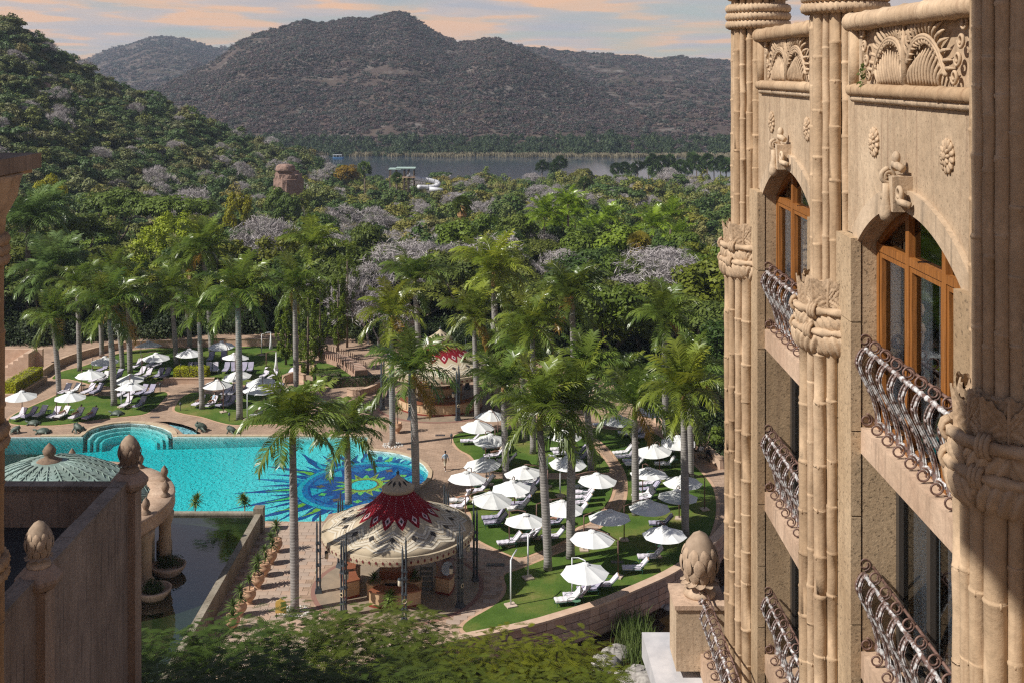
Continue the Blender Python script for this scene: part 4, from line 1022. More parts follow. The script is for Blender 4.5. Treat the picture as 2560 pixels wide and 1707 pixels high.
# ---- iron balcony railing (built once at the origin; copies share meshes)
S_CURVE = [(.20, .08), (.19, .22), (.145, .42), (.06, .62), (-.04, .82), (-.085, .97), (-.05, 1.10), (.0, 1.17)]
sc_pts = spline(S_CURVE, 4, False)
bl = MB()
for dy, r in ((-.07, .013), (.07, .013)): bl.tube([(p[0] - .015, dy * (1 - .4 * abs(i / len(sc_pts) - .5)), p[1]) for i, p in enumerate(sc_pts)], r, 6)
n_ = len(sc_pts)
wd = [.055 + .035 * math.sin(PI * i / n_) + (.05 * max(0, 1 - i / (n_ * .18))) for i in range(n_)]
vs = [(p[0] + .012, -wd[i], p[1]) for i, p in enumerate(sc_pts)] + [(p[0] - .012, 0, p[1]) for i, p in enumerate(sc_pts)] + [(p[0] + .012, wd[i], p[1]) for i, p in enumerate(sc_pts)]
bl.add(vs, [(i, i + 1, n_ + i + 1, n_ + i) for i in range(n_ - 1)] + [(n_ + i, n_ + i + 1, 2 * n_ + i + 1, 2 * n_ + i) for i in range(n_ - 1)])
for t in (11, 20):
    p = sc_pts[t]; bl.ball((p[0] - .03, .0, p[1]), (.02, .05, .03), 6, 4)
BAL = bl.mesh('baluster', m_iron, True)
sr = MB(); sr.tube(scroll((.04, 0, 1.28), .095, 1.35, start=-PI / 2), .014, 6); SCR_T = sr.mesh('scroll_ring', m_rust, True)
sr = MB(); sr.tube(scroll((.06, 0, .11), .095, 1.35, start=PI / 2, sgn=-1), .014, 6); SCR_B = sr.mesh('scroll_ring', m_rust, True)
rs = MB(); rs.lathe([(.02, -.08), (.055, -.06), (.075, 0), (.055, .06), (.02, .08)], n=12); ROSE = None
rv = MB(); rv.add([(.22 + p[0], p[2], .10 + p[1]) for p in rs.v], rs.f); ROSE = rv.mesh('rose_boss', m_iron, True)
def railing(y0, y1, z, x=XW + .0):
    off = Vector((x, 0, z)) - Vector(hotel.location); L = y1 - y0
    tr_ = MB(); tr_.tube([(x + .01, y0, z + 1.17), (x + .01, (y0 + y1) / 2, z + 1.17), (x + .01, y1, z + 1.17)], .032, 8)
    n = int(L / .215)
    for i in range(n): tr_.ball((x + .01, y0 + L * (i + .5) / n, z + 1.17), (.045, .05, .045), 7, 5)
    ra = tr_.build('balcony_railing', m_iron, hotel, True)
    MB().tube([(x + .22, y0, z + .10), (x + .22, (y0 + y1) / 2, z + .10), (x + .22, y1, z + .10)], .04, 8).build('bottom_rail', m_iron, ra, True)
    MB().tube([(x + .15, y0, z + 1.26), (x + .15, (y0 + y1) / 2, z + 1.26), (x + .15, y1, z + 1.26)], .022, 8).build('hand_rail', m_rust, ra, True)
    k = int(L / .43)
    for i in range(k + 1):
        y = y0 + .06 + (L - .12) * i / k
        link('baluster', BAL, ra, off + Vector((0, y, 0))); link('rose_boss', ROSE, ra, off + Vector((0, y, 0)))
        link('scroll_ring', SCR_T, ra, off + Vector((0, y + .12, 0))); link('scroll_ring', SCR_B, ra, off + Vector((0, y + .1, 0)))
    MB().tube([(x + a * 1.25, y1 + .03, z + b) for a, b in sc_pts], .014, 6).build('end_rod', m_rust, ra, True)
m_blind = simple('window_curtain_blue', (.52, .62, .66), (.80, .87, .90), 1.5, .9, .1, stretch=(10, 10, .3))
m_frame = simple('bronze_frame', (.05, .042, .036), None, rough=.4, spec=.5)
for bi, (y0, y1) in enumerate(((19.6, 23.6), (13.1, 17.1))):
    yc = (y0 + y1) / 2; bay(yc, y0, y1)
    for li, zs in enumerate(SILLS):
        MB().box((5.97, yc, hz(zs - .19)), (1.66, y1 - y0, .38)).build('sill', m_sill, hotel)
        if li < 3: railing(y0 + .08, y1 - .06, hz(zs))
        if li == 3: continue
        zt, zb = zs - .38, SILLS[li + 1]; xw = 5.72
        fr_ = MB()
        for y in (y0 + .06, y0 + 1.33, y0 + 2.67, y1 - .06): fr_.box((xw, y, hz((zt + zb) / 2)), (.12, .14, zt - zb))
        fr_.box((xw, yc, hz(zb + .06)), (.10, y1 - y0, .10)); w_ = fr_.build('tall_window', m_frame, hotel)
        for i in range(3):
            a, b = y0 + .13 + i * 1.335, y0 + 1.26 + i * 1.335
            MB().add([(xw + .01, a, hz(zb)), (xw + .01, b, hz(zb)), (xw + .01, b, hz(zt)), (xw + .01, a, hz(zt))], [(3, 2, 1, 0)]).build('pane', m_glass, w_)
            MB().grid(lambda u, v: (xw + .16 + .03 * math.sin(u * 40), lerp(a + .03, b - .03, u), hz(lerp(zb, zt, v))), 48, 2).build('curtain', m_blind, w_, True)
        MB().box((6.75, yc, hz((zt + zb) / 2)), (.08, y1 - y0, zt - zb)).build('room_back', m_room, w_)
# lower projecting balcony at the foot of the far column
MB().box((4.75, 24.6, hz(-13.5)), (.9, 4.2, .5)).build('lower_sill', m_sill, hotel); MB().box((4.85, 24.6, hz(-13.75) / 2), (.7, 4.0, hz(-13.75))).build('lower_wall', m_wall, hotel)
railing(22.8, 26.6, hz(-13.25), 4.34)
# small weed on the parapet ledge
wd_ = MB()
for i in range(22):
    p = Vector((XW - .12 + R.uniform(-.03, .03), 16.75 + R.uniform(-.1, .1), hz(-.16 + R.uniform(-.05, .25)))); d = Vector((R.uniform(-1, 1), R.uniform(-1, 1), R.uniform(0, 1))).normalized() * .07; s_ = d.orthogonal().normalized() * .025
    wd_.add([p - s_, p + d * .5 - s_ * .2, p + d + s_, p + s_ * 1.5], [(0, 1, 2, 3)])
tag(wd_.build('weed', m_leaf), 'small green weed sprouting from the parapet ledge of the sandstone tower', 'weed')

# ------------------------------------------------------------------ lotus-bud finials
def petal_mesh(w, h, bulge, mat):
    m = MB()
    m.grid(lambda u, v: (bulge * math.sin(PI * (.15 + .6 * v)) - .35 * bulge * (2 * u - 1) ** 2, (2 * u - 1) * w * math.sin(PI * (.12 + .80 * v)) ** .7, v * h), 6, 7)
    return m.mesh('petal', mat, True)
m_bud_dark = simple('dark_bud_stone', (.26, .19, .135), (.36, .27, .195), 5, .95)  # darker bud stone, makes the gaps between the petals dark
def finial(loc, H, mat, label, group=None, dark=None):
    t = thing('lotus_finial', label, 'finial', loc, 0, group); s = H / 1.4
    MB().lathe([(.34 * s, 0), (.36 * s, .06 * s), (.34 * s, .14 * s), (.24 * s, .20 * s), (.20 * s, .28 * s), (.24 * s, .36 * s), (.30 * s, .40 * s)], n=20).build('foot', mat, t, True, False)
    MB().lathe([(.24 * s, .38 * s), (.34 * s, .52 * s), (.385 * s, .72 * s), (.37 * s, .92 * s), (.29 * s, 1.14 * s), (.15 * s, 1.32 * s), (.0, 1.40 * s)], n=22).build('bud', m_bud_dark, t, True, False)
    rows = [(9, .46, .275, .115, .36), (9, .66, .355, .120, .36), (9, .86, .36, .112, .34), (9, 1.04, .30, .092, .32), (8, 1.22, .19, .062, .27)]
    for ri, (n, z, r, w, h) in enumerate(rows):
        pm_ = petal_mesh(w * s, h * s, .085 * s, mat); tilt = (.05, -.02, -.28, -.62, -.92)[ri]
        for i in range(n):
            a = 2 * PI * (i + .5 * (ri % 2)) / n
            link('petal', pm_, t, (r * s * math.cos(a), r * s * math.sin(a), (z - .12) * s), (0, tilt, a))
    sk = petal_mesh(.12 * s, .24 * s, .05 * s, mat)
    for i in range(11):
        a = 2 * PI * i / 11; link('skirt_petal', sk, t, (.22 * s * math.cos(a), .22 * s * math.sin(a), .42 * s), (0, 2.0, a))
    return t
# pedestal and ledge below the right-hand tower
pl_ = AT(zd(1601, 1365), 27.0)
ped = thing('pedestal', 'square sandstone pedestal carrying a large lotus bud beside the hotel tower', 'pedestal', (pl_.x, 27, 0))
MB().box((pl_.x, 27, pl_.z - .75), (1.12, 1.1, 1.5)).build('block', m_wall, ped); MB().box((pl_.x, 27, pl_.z - .04), (1.20, 1.18, .10)).build('cap_slab', m_sill, ped)
lg = MB(); zl = pl_.z - 1.45
lg.add([(pl_.x - 1.0, 25.6, zl - .35), (pl_.x + .9, 25.6, zl - .35), (pl_.x + .9, 28.2, zl), (pl_.x - 1.15, 28.2, zl), (pl_.x - 1.0, 25.6, zl - .6), (pl_.x + .9, 25.6, zl - .6), (pl_.x + .9, 28.2, zl - .6), (pl_.x - 1.15, 28.2, zl - .6)], [(0, 1, 2, 3), (4, 5, 1, 0), (7, 4, 0, 3), (5, 6, 2, 1), (6, 7, 3, 2)])
lg.build('ledge', simple('lead_flashing', (.42, .41, .42), (.55, .53, .53), 2, .6, .3), ped)
for k in range(3): MB().tube([(pl_.x - .9, 25.75 + .1 * k, zl - .70 - .16 * k), (pl_.x, 25.75 + .1 * k, zl - .70 - .16 * k), (pl_.x + .9, 25.75 + .1 * k, zl - .70 - .16 * k)], .085, 10).build('moulding', m_bamboo, ped, True)
MB().box((pl_.x, 27, (zl - 1.1) / 2), (1.6, 1.9, zl - 1.1)).build('support_wall', m_wall, ped)
finial((pl_.x + .06, 27, pl_.z), 1.5, m_finial, 'large pale stone lotus bud finial on the square pedestal by the lawn')

# ------------------------------------------------------------------ left-hand building
lb = thing('parapet_building', 'shaded rendered building with stained parapet walls and a sunken dark roof', 'building', (-26, 33, 0))
XL = -14.4; zt = hz(-15.40)
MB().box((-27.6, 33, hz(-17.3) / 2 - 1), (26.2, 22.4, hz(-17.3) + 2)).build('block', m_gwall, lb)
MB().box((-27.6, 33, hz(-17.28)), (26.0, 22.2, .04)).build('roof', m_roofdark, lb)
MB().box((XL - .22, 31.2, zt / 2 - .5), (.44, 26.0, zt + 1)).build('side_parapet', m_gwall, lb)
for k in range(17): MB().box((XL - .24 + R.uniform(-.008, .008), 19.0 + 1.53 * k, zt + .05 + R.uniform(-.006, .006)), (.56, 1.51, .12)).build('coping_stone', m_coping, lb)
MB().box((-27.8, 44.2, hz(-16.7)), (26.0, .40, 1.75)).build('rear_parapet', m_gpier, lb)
for k in range(16): MB().box((-39.9 + 1.6 * k, 44.2 + R.uniform(-.008, .008), hz(-15.75)), (1.58, .56, .16)).build('coping_stone', m_coping, lb)
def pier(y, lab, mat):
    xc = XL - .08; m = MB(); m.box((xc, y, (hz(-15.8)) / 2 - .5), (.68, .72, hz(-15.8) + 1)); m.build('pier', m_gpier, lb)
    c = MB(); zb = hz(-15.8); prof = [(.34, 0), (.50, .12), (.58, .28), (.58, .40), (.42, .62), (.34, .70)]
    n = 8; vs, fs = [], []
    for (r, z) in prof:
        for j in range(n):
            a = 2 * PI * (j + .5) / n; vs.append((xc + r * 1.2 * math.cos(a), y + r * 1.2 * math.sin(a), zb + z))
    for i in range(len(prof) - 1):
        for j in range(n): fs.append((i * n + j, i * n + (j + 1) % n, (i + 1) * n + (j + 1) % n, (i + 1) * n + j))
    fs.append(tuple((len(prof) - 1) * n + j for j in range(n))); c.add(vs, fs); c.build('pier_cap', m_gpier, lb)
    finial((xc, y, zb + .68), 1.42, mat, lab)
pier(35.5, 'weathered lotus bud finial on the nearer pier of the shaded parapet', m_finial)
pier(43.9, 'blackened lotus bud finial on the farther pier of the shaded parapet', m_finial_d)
# near left column with flared cornice
lc = thing('bamboo_column', 'bundled bamboo column with rope bands and flared cornice at the left edge', 'column', (-5.70, 11.85, 0))
MB().lathe([(.38, 0), (.38, hz(-1.3))], (-5.70, 11.85, 0), 18).build('shaft', m_bamboo, lc, True)
for i in range(14):
    a = 2 * PI * i / 14; o = link('bamboo_cane', CANE_LO[i % 5], lc, (.385 * math.cos(a), .385 * math.sin(a), hz(-14.3)), (0, 0, R.uniform(-.4, .4)))
rp = MB(); tube_rope(rp, (0, 0, 0), .46, .065, 34); RB = rp.mesh('rope_band', m_carve, True)
for z in (-1.83, -3.75, -5.1):
    for d in ((-.10, 0, .10) if z == -1.83 else (-.06, .06)): link('rope_band', RB, lc, (0, 0, hz(z + d)))
flr = MB(); flr.lathe([(.44, -1.75), (.47, -1.5), (.55, -1.3), (.58, -1.12), (.60, -1.06)], (-5.70, 11.85, ZC), 64, fn=lambda a, z, r: .045 * abs(math.sin(a * 9)) + .02 * math.sin(z * 22)); flr.build('flared_head', m_carve, lc, True)
MB().box((-5.98, 11.85, hz(-.96)), (1.74, 1.5, .16)).build('cornice', m_coping, lc); MB().box((-5.99, 11.85, hz(-1.06)), (1.6, 1.4, .06)).build('cornice_bed', m_carve, lc)
finial((-5.86, 11.85, hz(-.88)), 1.0, m_finial_d, 'dark stone bud ornament cut off at the left edge above the cornice')

# domed rotunda standing in the pond
RC = Vector((-31.7, 79.5, 0))
ro = thing('rotunda', 'round pavilion building with a ribbed pale green dome rising behind the parapet', 'building', RC)
MB().lathe([(6.9, 1.0), (6.9, 5.2)], RC, 40).build('drum_wall', m_wall, ro, True)
MB().lathe([(7.3, 5.15), (8.2, 5.2), (8.3, 5.45), (8.15, 5.95), (8.3, 6.1), (8.2, 6.25), (6.6, 6.3), (6.4, 6.2)], RC, 48).build('cornice_roof', m_sill, ro, True)
dome = MB().lathe([(6.6, 6.15), (6.3, 6.45), (5.6, 7.0), (4.6, 7.6), (3.4, 8.25), (2.2, 8.7), (1.1, 8.95), (.5, 9.02)], RC, 48).build('dome', m_copper, ro, True)
for i in range(20):
    a = 2 * PI * i / 20; b = MB(); ca, sa = math.cos(a), math.sin(a)
    prof = [(6.45, 6.35), (5.6, 7.05), (4.6, 7.66), (3.4, 8.30), (2.2, 8.75), (1.2, 8.98)]
    b.tube([(RC.x + r * ca, RC.y + r * sa, z) for r, z in prof], [.09, .09, .08, .07, .06, .04], 6)
    for k in range(14):      # feathered leaflets either side of each rib
        t = k / 13 * 4.6; j = min(4, int(t)); f = t - j; r0 = lerp(prof[j][0], prof[j + 1][0], f); z0 = lerp(prof[j][1], prof[j + 1][1], f)
        for sd in (-1, 1):
            da = sd * .105; b.tube([(RC.x + r0 * ca, RC.y + r0 * sa, z0), (RC.x + (r0 + .30) * math.cos(a + da), RC.y + (r0 + .30) * math.sin(a + da), z0 - .22 * (r0 / 6.5) - .04)], [.05, .02], 4, cap=False)
    b.build('rib', m_copper, dome, True)
fn_ = MB(); fn_.lathe([(.85, 8.85), (.8, 9.0), (.45, 9.15), (.3, 9.3), (.42, 9.5), (.45, 9.7), (.3, 9.95), (0, 10.25)], RC, 18, fn=lambda a, z, r: .05 * abs(math.sin(a * 6)) if z < 9.2 else 0); fn_.build('crown_finial', m_finial_d, dome, True)
for i, deg in enumerate((-64, -42, -18, 6, 30, 58, 100, 140)):
    a = math.radians(deg); c = Vector((RC.x + 7.75 * math.cos(a), RC.y + 7.75 * math.sin(a), 0))
    co = MB(); co.lathe([(.55, .9), (.55, 1.9), (.42, 2.0), (.36, 2.2), (.36, 4.3), (.42, 4.5), (.52, 4.7), (.60, 5.2)], c, 18, fn=lambda a_, z, r: .03 * abs(math.sin(a_ * 5 + z * 6)) if 2.1 < z < 4.6 else 0); co.build('column', m_carve, ro, True)
    f_ = MB(); f_.lathe([(.32, 6.2), (.34, 6.35), (.16, 6.5), (.20, 6.65), (.28, 6.85), (.22, 7.1), (0, 7.4)], c, 14); f_.build('roof_bud', m_finial_d, ro, True)
    p_ = MB(); p_.box((c.x * 1 + .62 * math.cos(a + .22), c.y + .62 * math.sin(a + .22) + 1.2 * math.cos(a), 5.68), (.06, 1.7, .46), a); 
for p, q in (((421, 1432), 'farther'), ((383, 1492), 'nearer')):
    w = G(p, POND_Z); t = thing('bowl_planter', 'half-round stone planter with a dark clipped bush at the pond, the %s of two' % q, 'planter', (w.x, w.y, POND_Z), 0, 'planters at the rotunda')
    MB().lathe([(.5, -.3), (.9, .1), (1.15, .45), (1.2, .6), (1.05, .6), (1.0, .45)], n=24).build('bowl', m_sill, t, True, False)
    v, f = leaf_cloud([((R.uniform(-.4, .4), R.uniform(-.4, .4), .75), (.65, .65, .45)) for _ in range(4)], 160, .16); o = link('bush', np_mesh('bush', v, f, m_leaf), t); o.color = (.55, .65, .5, 1)

# unseen blocks added to shade the left building and the near columns
for nm, c, d, lab in (('shade_block', (-12, -1.5, hz(16) / 2), (4, 7.0, hz(16)), 'tall unseen block close by on the left, added to shade the near column'), ('shade_block', (-8.7, 9.3, hz(2.5) / 2), (3.2, 5.6, hz(2.5)), 'lower unseen block added to shade the near left column'), ('shade_block', (-30.5, 27.5, hz(-4.6) / 2), (13, 27, hz(-4.6)), 'long unseen block added to shade the parapet building')):
    t = thing(nm, lab, 'building', (c[0], c[1], 0)); MB().box(c, d).build('wall', m_wall, t); MB().box((c[0], c[1], d[2] + .15), (d[0] + .4, d[1] + .4, .3)).build('cornice', m_carve, t)
    if d[1] == 7.0: (MB().box((-7.5, .9, hz(12.3)), (.8, 11.8, 7.4)).build('shade_screen', m_wall, t), MB().box((-8.95, -1.5, hz(12.3)), (2.1, 6.6, 7.3)).build('shade_screen_link', m_wall, t))  # added screen, shaped so its shadow edge crosses the near column
    for k in range(3):
        for j in range(2): MB().box((c[0] + d[0] / 2 + .02, c[1] - d[1] * .28 + d[1] * .28 * k, d[2] - 3 - 3.3 * j), (.08, 1.3, 1.9)).build('window', m_frame, t)

# ------------------------------------------------------------------ royal palms
m_frond = leaf_mat('palm_frond', (.085, .145, .026), (.185, .265, .046), trans=.36, spec=.6, rough=.32)
m_trunk = Mat('royal_palm_trunk'); m_trunk.set(.85, .2)
tb = m_trunk.ramp(m_trunk.noise(1.2, 5, .65, (1, 1, 2.2)), [(.3, (.20, .185, .175)), (.7, (.36, .335, .31))])
wv = m_trunk.n('ShaderNodeTexWave', wave_type='BANDS', bands_direction='Z'); wv.inputs['Scale'].default_value = 1.6; wv.inputs['Distortion'].default_value = 1.5; m_trunk.l(m_trunk.tc.outputs['Object'], wv.inputs['Vector'])
m_trunk.col(m_trunk.mix(tb, m_trunk.ramp(wv.outputs[0], [(.0, .72), (.25, 1.0)]), 1.0, 'MULTIPLY')); m_trunk.bump(wv.outputs[0], .3, .03); m_trunk = m_trunk.m
m_shaft = simple('palm_crownshaft', (.16, .22, .03), (.34, .34, .04), 1.6, .45, .5, stretch=(2, 2, .5))
m_husk = simple('dry_palm_sheath', (.34, .17, .07), (.46, .28, .14), 2, .8)
def frond_mesh(e0, droop, L=3.7, n=44, ll=1.0, wl=.11, mat=None, hang=.4):
    m = MB(); pts = []; p = Vector((0, 0, 0)); a = e0; st = L / n; rib = []
    for i in range(n + 1):
        pts.append((p.copy(), a)); p = p + Vector((math.cos(a), 0, math.sin(a))) * st; a -= droop / n * (.4 + 1.2 * i / n)
    m.tube([q[0] for q in pts[::3]], [.045 - .038 * i / (len(pts[::3])) for i in range(len(pts[::3]))], 4, cap=False)
    for i in range(3, n + 1):
        q, a = pts[i]; t = i / n; d = Vector((math.cos(a), 0, math.sin(a))); up = Vector((-math.sin(a), 0, math.cos(a)))
        for s in (-1, 1):
            lf = ll * (.45 + .75 * math.sin(PI * min(1, .12 + .80 * t))) * R.uniform(.85, 1.1); fan = R.uniform(-.25, .55)
            o = (Vector((0, s, 0)) + d * (.45 + .5 * t) + up * fan).normalized(); b = q + o * lf * .5; c = b + (o * .8 + Vector((0, 0, -hang * R.uniform(.6, 1.4)))).normalized() * lf * .55
            w = d * wl * .5 + up * wl * .2
            m.add([q - w * .6, q + w * .6, b + w, b - w, c + w * .1, c - w * .1], [(0, 1, 2, 3), (3, 2, 4, 5)])
    return m.mesh('frond', mat or m_frond)
FR = {'up': [frond_mesh(math.radians(e), d) for e, d in ((82, .7), (72, 1.0), (64, 1.3))], 'mid': [frond_mesh(math.radians(e), d) for e, d in ((55, 1.45), (45, 1.5), (34, 1.5))],
      'low': [frond_mesh(math.radians(e), d, hang=.7) for e, d in ((20, 1.5), (5, 1.3))], 'hang': [frond_mesh(math.radians(e), d, hang=.9) for e, d in ((-20, 1.0), (-38, .8))]}
m_spear = simple('palm_spear', (.20, .26, .05), (.28, .34, .07), 2, .5)
def palm(base, top, label, group, sc=1.0, bright=1.0, seed=0, husk=False, hangs=3, gold=0.0):
    q = random.Random(seed); b = Vector(base); D = b.y
    tp = Vector(((top[0] - 1280) * D / F, D, ZC - (top[1] - HY) * D / F)); H = tp.z; lx = tp.x - b.x
    t = thing('royal_palm', label, 'palm', b, 0, group)
    hs = H - 1.25 * sc; r = .24 * sc
    m = MB(); k = 14; pts = []; rad = []
    for i in range(k + 1):
        u = i / k; pts.append((lx * u ** 1.5, 0, hs * u)); rad.append(r * (1.35 if i == 0 else 1.12 - .12 * u + .16 * math.sin(PI * min(1, u * 1.25)) - (.25 * max(0, u - .75))))
    m.tube(pts, rad, 12); m.build('trunk', m_trunk, t, True, False)
    c = MB(); c.tube([(lx * .99, 0, hs - .03), (lx, 0, hs + .25 * sc), (lx, 0, hs + .8 * sc), (lx, 0, H)], [r * .86, r * 1.0, r * .78, r * .45], 12); c.build('crownshaft', m_husk if husk else m_shaft, t, True, False)
    n = q.randint(19, 22); tip = (lx, 0, H)
    for i in range(n):
        a = i * 2.399 + q.uniform(-.2, .2); u = i / n
        kind = 'up' if u < .30 else 'mid' if u < .68 else 'low' if i < n - hangs else 'hang'
        o = link('frond', q.choice(FR[kind]), t, (lx + .1 * math.cos(a), .1 * math.sin(a), H - .05), (q.uniform(-.12, .12), q.uniform(-.1, .1), a), sc * q.uniform(.88, 1.1))
        g = bright * q.uniform(.8, 1.2); y = gold + (.35 if u < .1 else 0) + q.uniform(0, .2)
        o.color = (g * (1 + y * 1.1), g * (1 + y * .45), g * (1 - y * .3), 1)
        if kind == 'hang' and i == n - 1 and q.random() < .6: o.color = (2.4, .95, .9, 1)
    s = MB(); s.tube([(lx, 0, H), (lx + q.uniform(-.1, .1), 0, H + 1.0 * sc), (lx + q.uniform(-.25, .25), 0, H + 2.0 * sc)], [.06, .045, .01], 6); s.build('spear', m_spear, t, True, False)
    return t
PL = [(zr4(385, 1135), zr4(350, 640), {}), (zr4(520, 985), zr4(505, 440), {}), (zr4(745, 1210), zr4(715, 560), dict(hangs=8, sc=1.15)), (zr4(850, 1000), zr4(835, 500), dict(sc=1.1)), (zr4(665, 890), zr4(650, 420), {}), (zr4(800, 980), zr4(740, 380), {}),
      (zr4(1150, 955), zr4(1122, 470), {}), (zr4(1240, 840), zr4(1200, 290), dict(sc=1.1)), (zr4(1320, 1235), zr4(1300, 590), {}), (zr4(1380, 860), zr4(1330, 200), dict(sc=1.15)), (zr4(1565, 1300), zr4(1555, 480), dict(sc=1.2)), (zr4(1935, 1120), zr4(1925, 440), dict(sc=1.05))]
PL.sort(key=lambda p: p[0][0])
for i, (b, tp, kw) in enumerate(PL):
    palm(G(b), tp, 'royal palm with a straight grey trunk on the left lawns, %s trunk from the left' % ORD[i], 'royal palms on the left lawns', seed=100 + i, **kw)
PR = [(zr5(213, 1470), zr5(200, 620), dict(gold=.5, hangs=5)), (zr5(765, 1300), zr5(745, 640), dict(gold=.3)), (zr5(1130, 1525), zr5(1128, 690), dict(gold=.2)), (zr5(1075, 1440), zr5(1062, 860), {}), (zr5(1995, 1470), zr5(1990, 640), {}),
      (zz8(1510, 180), zr5(1470, 1020), dict(sc=1.1)), (zz8(1228, 830), zr5(1175, 1250), dict(sc=1.05, gold=.15)), (zz8(1375, 755), zr5(1385, 1240), dict(sc=1.1)), (zz8(955, 330), zr5(935, 1080), dict(husk=True)), (zz8(1800, 470), zr5(1795, 1200), {}),
      (zz8(2125, 610), zr5(2115, 1130), dict(husk=True, gold=.3, sc=1.05)), (zr5(895, 1250), zr5(880, 880), {}), (zz8(2160, 230), zr5(2155, 1000), {})]
PR.sort(key=lambda p: p[0][0])
for i, (b, tp, kw) in enumerate(PR):
    palm(G(b), tp, 'royal palm among the right-hand parasols and bar, %s trunk from the left' % ORD[i], 'royal palms on the right lawns', seed=200 + i, **kw)
palm(G((737, 1529)), zd(672, 975), 'tall slim royal palm rising in front of the pool beside the potted yuccas', None, seed=301, sc=1.0, bright=.95)
palm(G((871, 1258)), zd(798, 992), 'royal palm at the pool edge behind the front pavilion roof', None, seed=302, bright=.95)
palm(G((1040, 1236)), zr5(345, 985), 'royal palm in front of the far round bar', None, seed=303, sc=1.15, husk=False)
palm(G((785, 806)), zr4(2035, 175), 'tall royal palm standing alone in the forest behind the left lawn', None, seed=304, sc=1.35, bright=1.3, gold=.2)
palm(G((1050, 960)), zr5(360, 390), 'tall dark royal palm behind the far round bar', None, seed=305, sc=1.15)
palm(G((1240, 962)), zr5(875, 335), 'broad sunlit royal palm with yellow hanging fronds behind the far bar', None, seed=306, sc=1.4, bright=1.35, gold=.35, hangs=5, husk=True)
palm(G((1437, 986)), zr5(1385, 490), 'dark royal palm with a brown sheath in front of the leafless grey tree', None, seed=307, sc=1.3, bright=.8, husk=True)
palm(G((1560, 1000)), zr5(1700, 1000), 'shorter royal palm half hidden between the right-hand palms', None, seed=308, sc=1.0)
# white pebble rings round two palms
m_peb = simple('white_pebble', (.6, .58, .54), (.78, .76, .72), 6, .8)
for px, nm in (((737, 1529), 'ring of white pebbles round the foot of the tall slim palm'), (zr5(213, 1470), 'ring of white pebbles round the palm foot near the far bar')):
    c = G(px); m = MB()
    for i in range(150):
        a = R.uniform(0, 2 * PI); r = math.sqrt(R.uniform(.12, 1.0)) * 1.0; s = R.uniform(.04, .08); m.ball((c.x + r * math.cos(a), c.y + r * math.sin(a), .03), (s, s, s * .6), 5, 3)
    o = m.build('pebbles', m_peb, None, True); o['label'] = nm; struct(o, 'stuff')

# ------------------------------------------------------------------ cantilever parasols
cv = Mat('white_canvas'); cv.set(.9, .15); oi_ = cv.n('ShaderNodeObjectInfo'); cv.col(cv.mix(cv.ramp(cv.noise(1.5, 4), [(.35, (.66, .67, .67)), (.65, (.78, .78, .77))]), cv.ramp(oi_.outputs['Random'], [(0, (.86, .86, .84)), (1, (1.04, 1.04, 1.04))]), 1.0, 'MULTIPLY')); m_canvas = cv.m
m_brown = simple('brown_mast', (.12, .06, .045), (.16, .085, .06), 3, .5, .4)
m_wmast = simple('white_mast', (.62, .64, .65), None, rough=.4, spec=.5)
m_slab = simple('parasol_slab', (.46, .36, .28), (.56, .45, .36), 2, .9)
RU = 1.62; ARM = 1.95
cn = MB(); n8 = 8
def can_pt(r, a, z): return (r * math.cos(a), r * math.sin(a), z)
vs = []; NS = 6
for k in range(NS + 1):
    t = k / NS
    for j in range(n8 * 4):
        a = 2 * PI * j / (n8 * 4); e = (j % 4) / 4.0; rr = math.cos(PI / n8) / math.cos((a % (2 * PI / n8)) - PI / n8)
        sag = -.045 * math.sin(PI * e) * t; vs.append(can_pt(RU * t * rr, a, 2.98 - .62 * t ** 1.08 + sag))
w_ = n8 * 4
cn.add(vs, [(k * w_ + j, k * w_ + (j + 1) % w_, (k + 1) * w_ + (j + 1) % w_, (k + 1) * w_ + j) for k in range(NS) for j in range(w_)])
CANOPY = cn.mesh('canopy', m_canvas)
vb = MB(); vb.lathe([(.30, 2.92), (.22, 3.0), (.0, 3.06)], n=8); VENT = vb.mesh('vent_cap', m_canvas)
def parasol_meshes(mm):
    a = MB(); a.tube([(ARM, 0, 0), (ARM, 0, 1.3), (ARM, 0, 2.62)], .045, 8); mast = a.mesh('mast', mm, True)
    a = MB(); a.tube([(ARM, 0, 2.60), (ARM * .5, 0, 2.98), (.03, 0, 3.16)], .035, 6); a.tube([(0, 0, 3.17), (0, 0, 2.4)], .03, 6); arm = a.mesh('arm', mm, True)
    rb = MB()
    rb.tube([(.05, 0, 2.93), (RU * .5, 0, 2.62), (RU, 0, 2.31)], .012, 4); rib = rb.mesh('rib', mm)
    return mast, arm, rib
PMESH = {'brown': parasol_meshes(m_brown), 'white': parasol_meshes(m_wmast)}
bs = MB(); bs.box((ARM, 0, .055), (.62, .62, .09)); BASE = bs.mesh('base_slab', m_slab)
def parasol(c, ang, kind, label, group, tilt=0.0):
    t = thing('parasol', label, 'parasol', c, ang, group); mast, arm, rib = PMESH[kind]
    link('canopy', CANOPY, t, None, (tilt, tilt * .5, .39)); link('vent_cap', VENT, t); link('mast', mast, t); link('arm', arm, t); link('base_slab', BASE, t)
    for k in range(8): link('rib', rib, t, None, (0, 0, PI / 4 * k + .39))
    return t
PC = lambda p: Vector((*G(p, 2.6)[:2], 0.04))
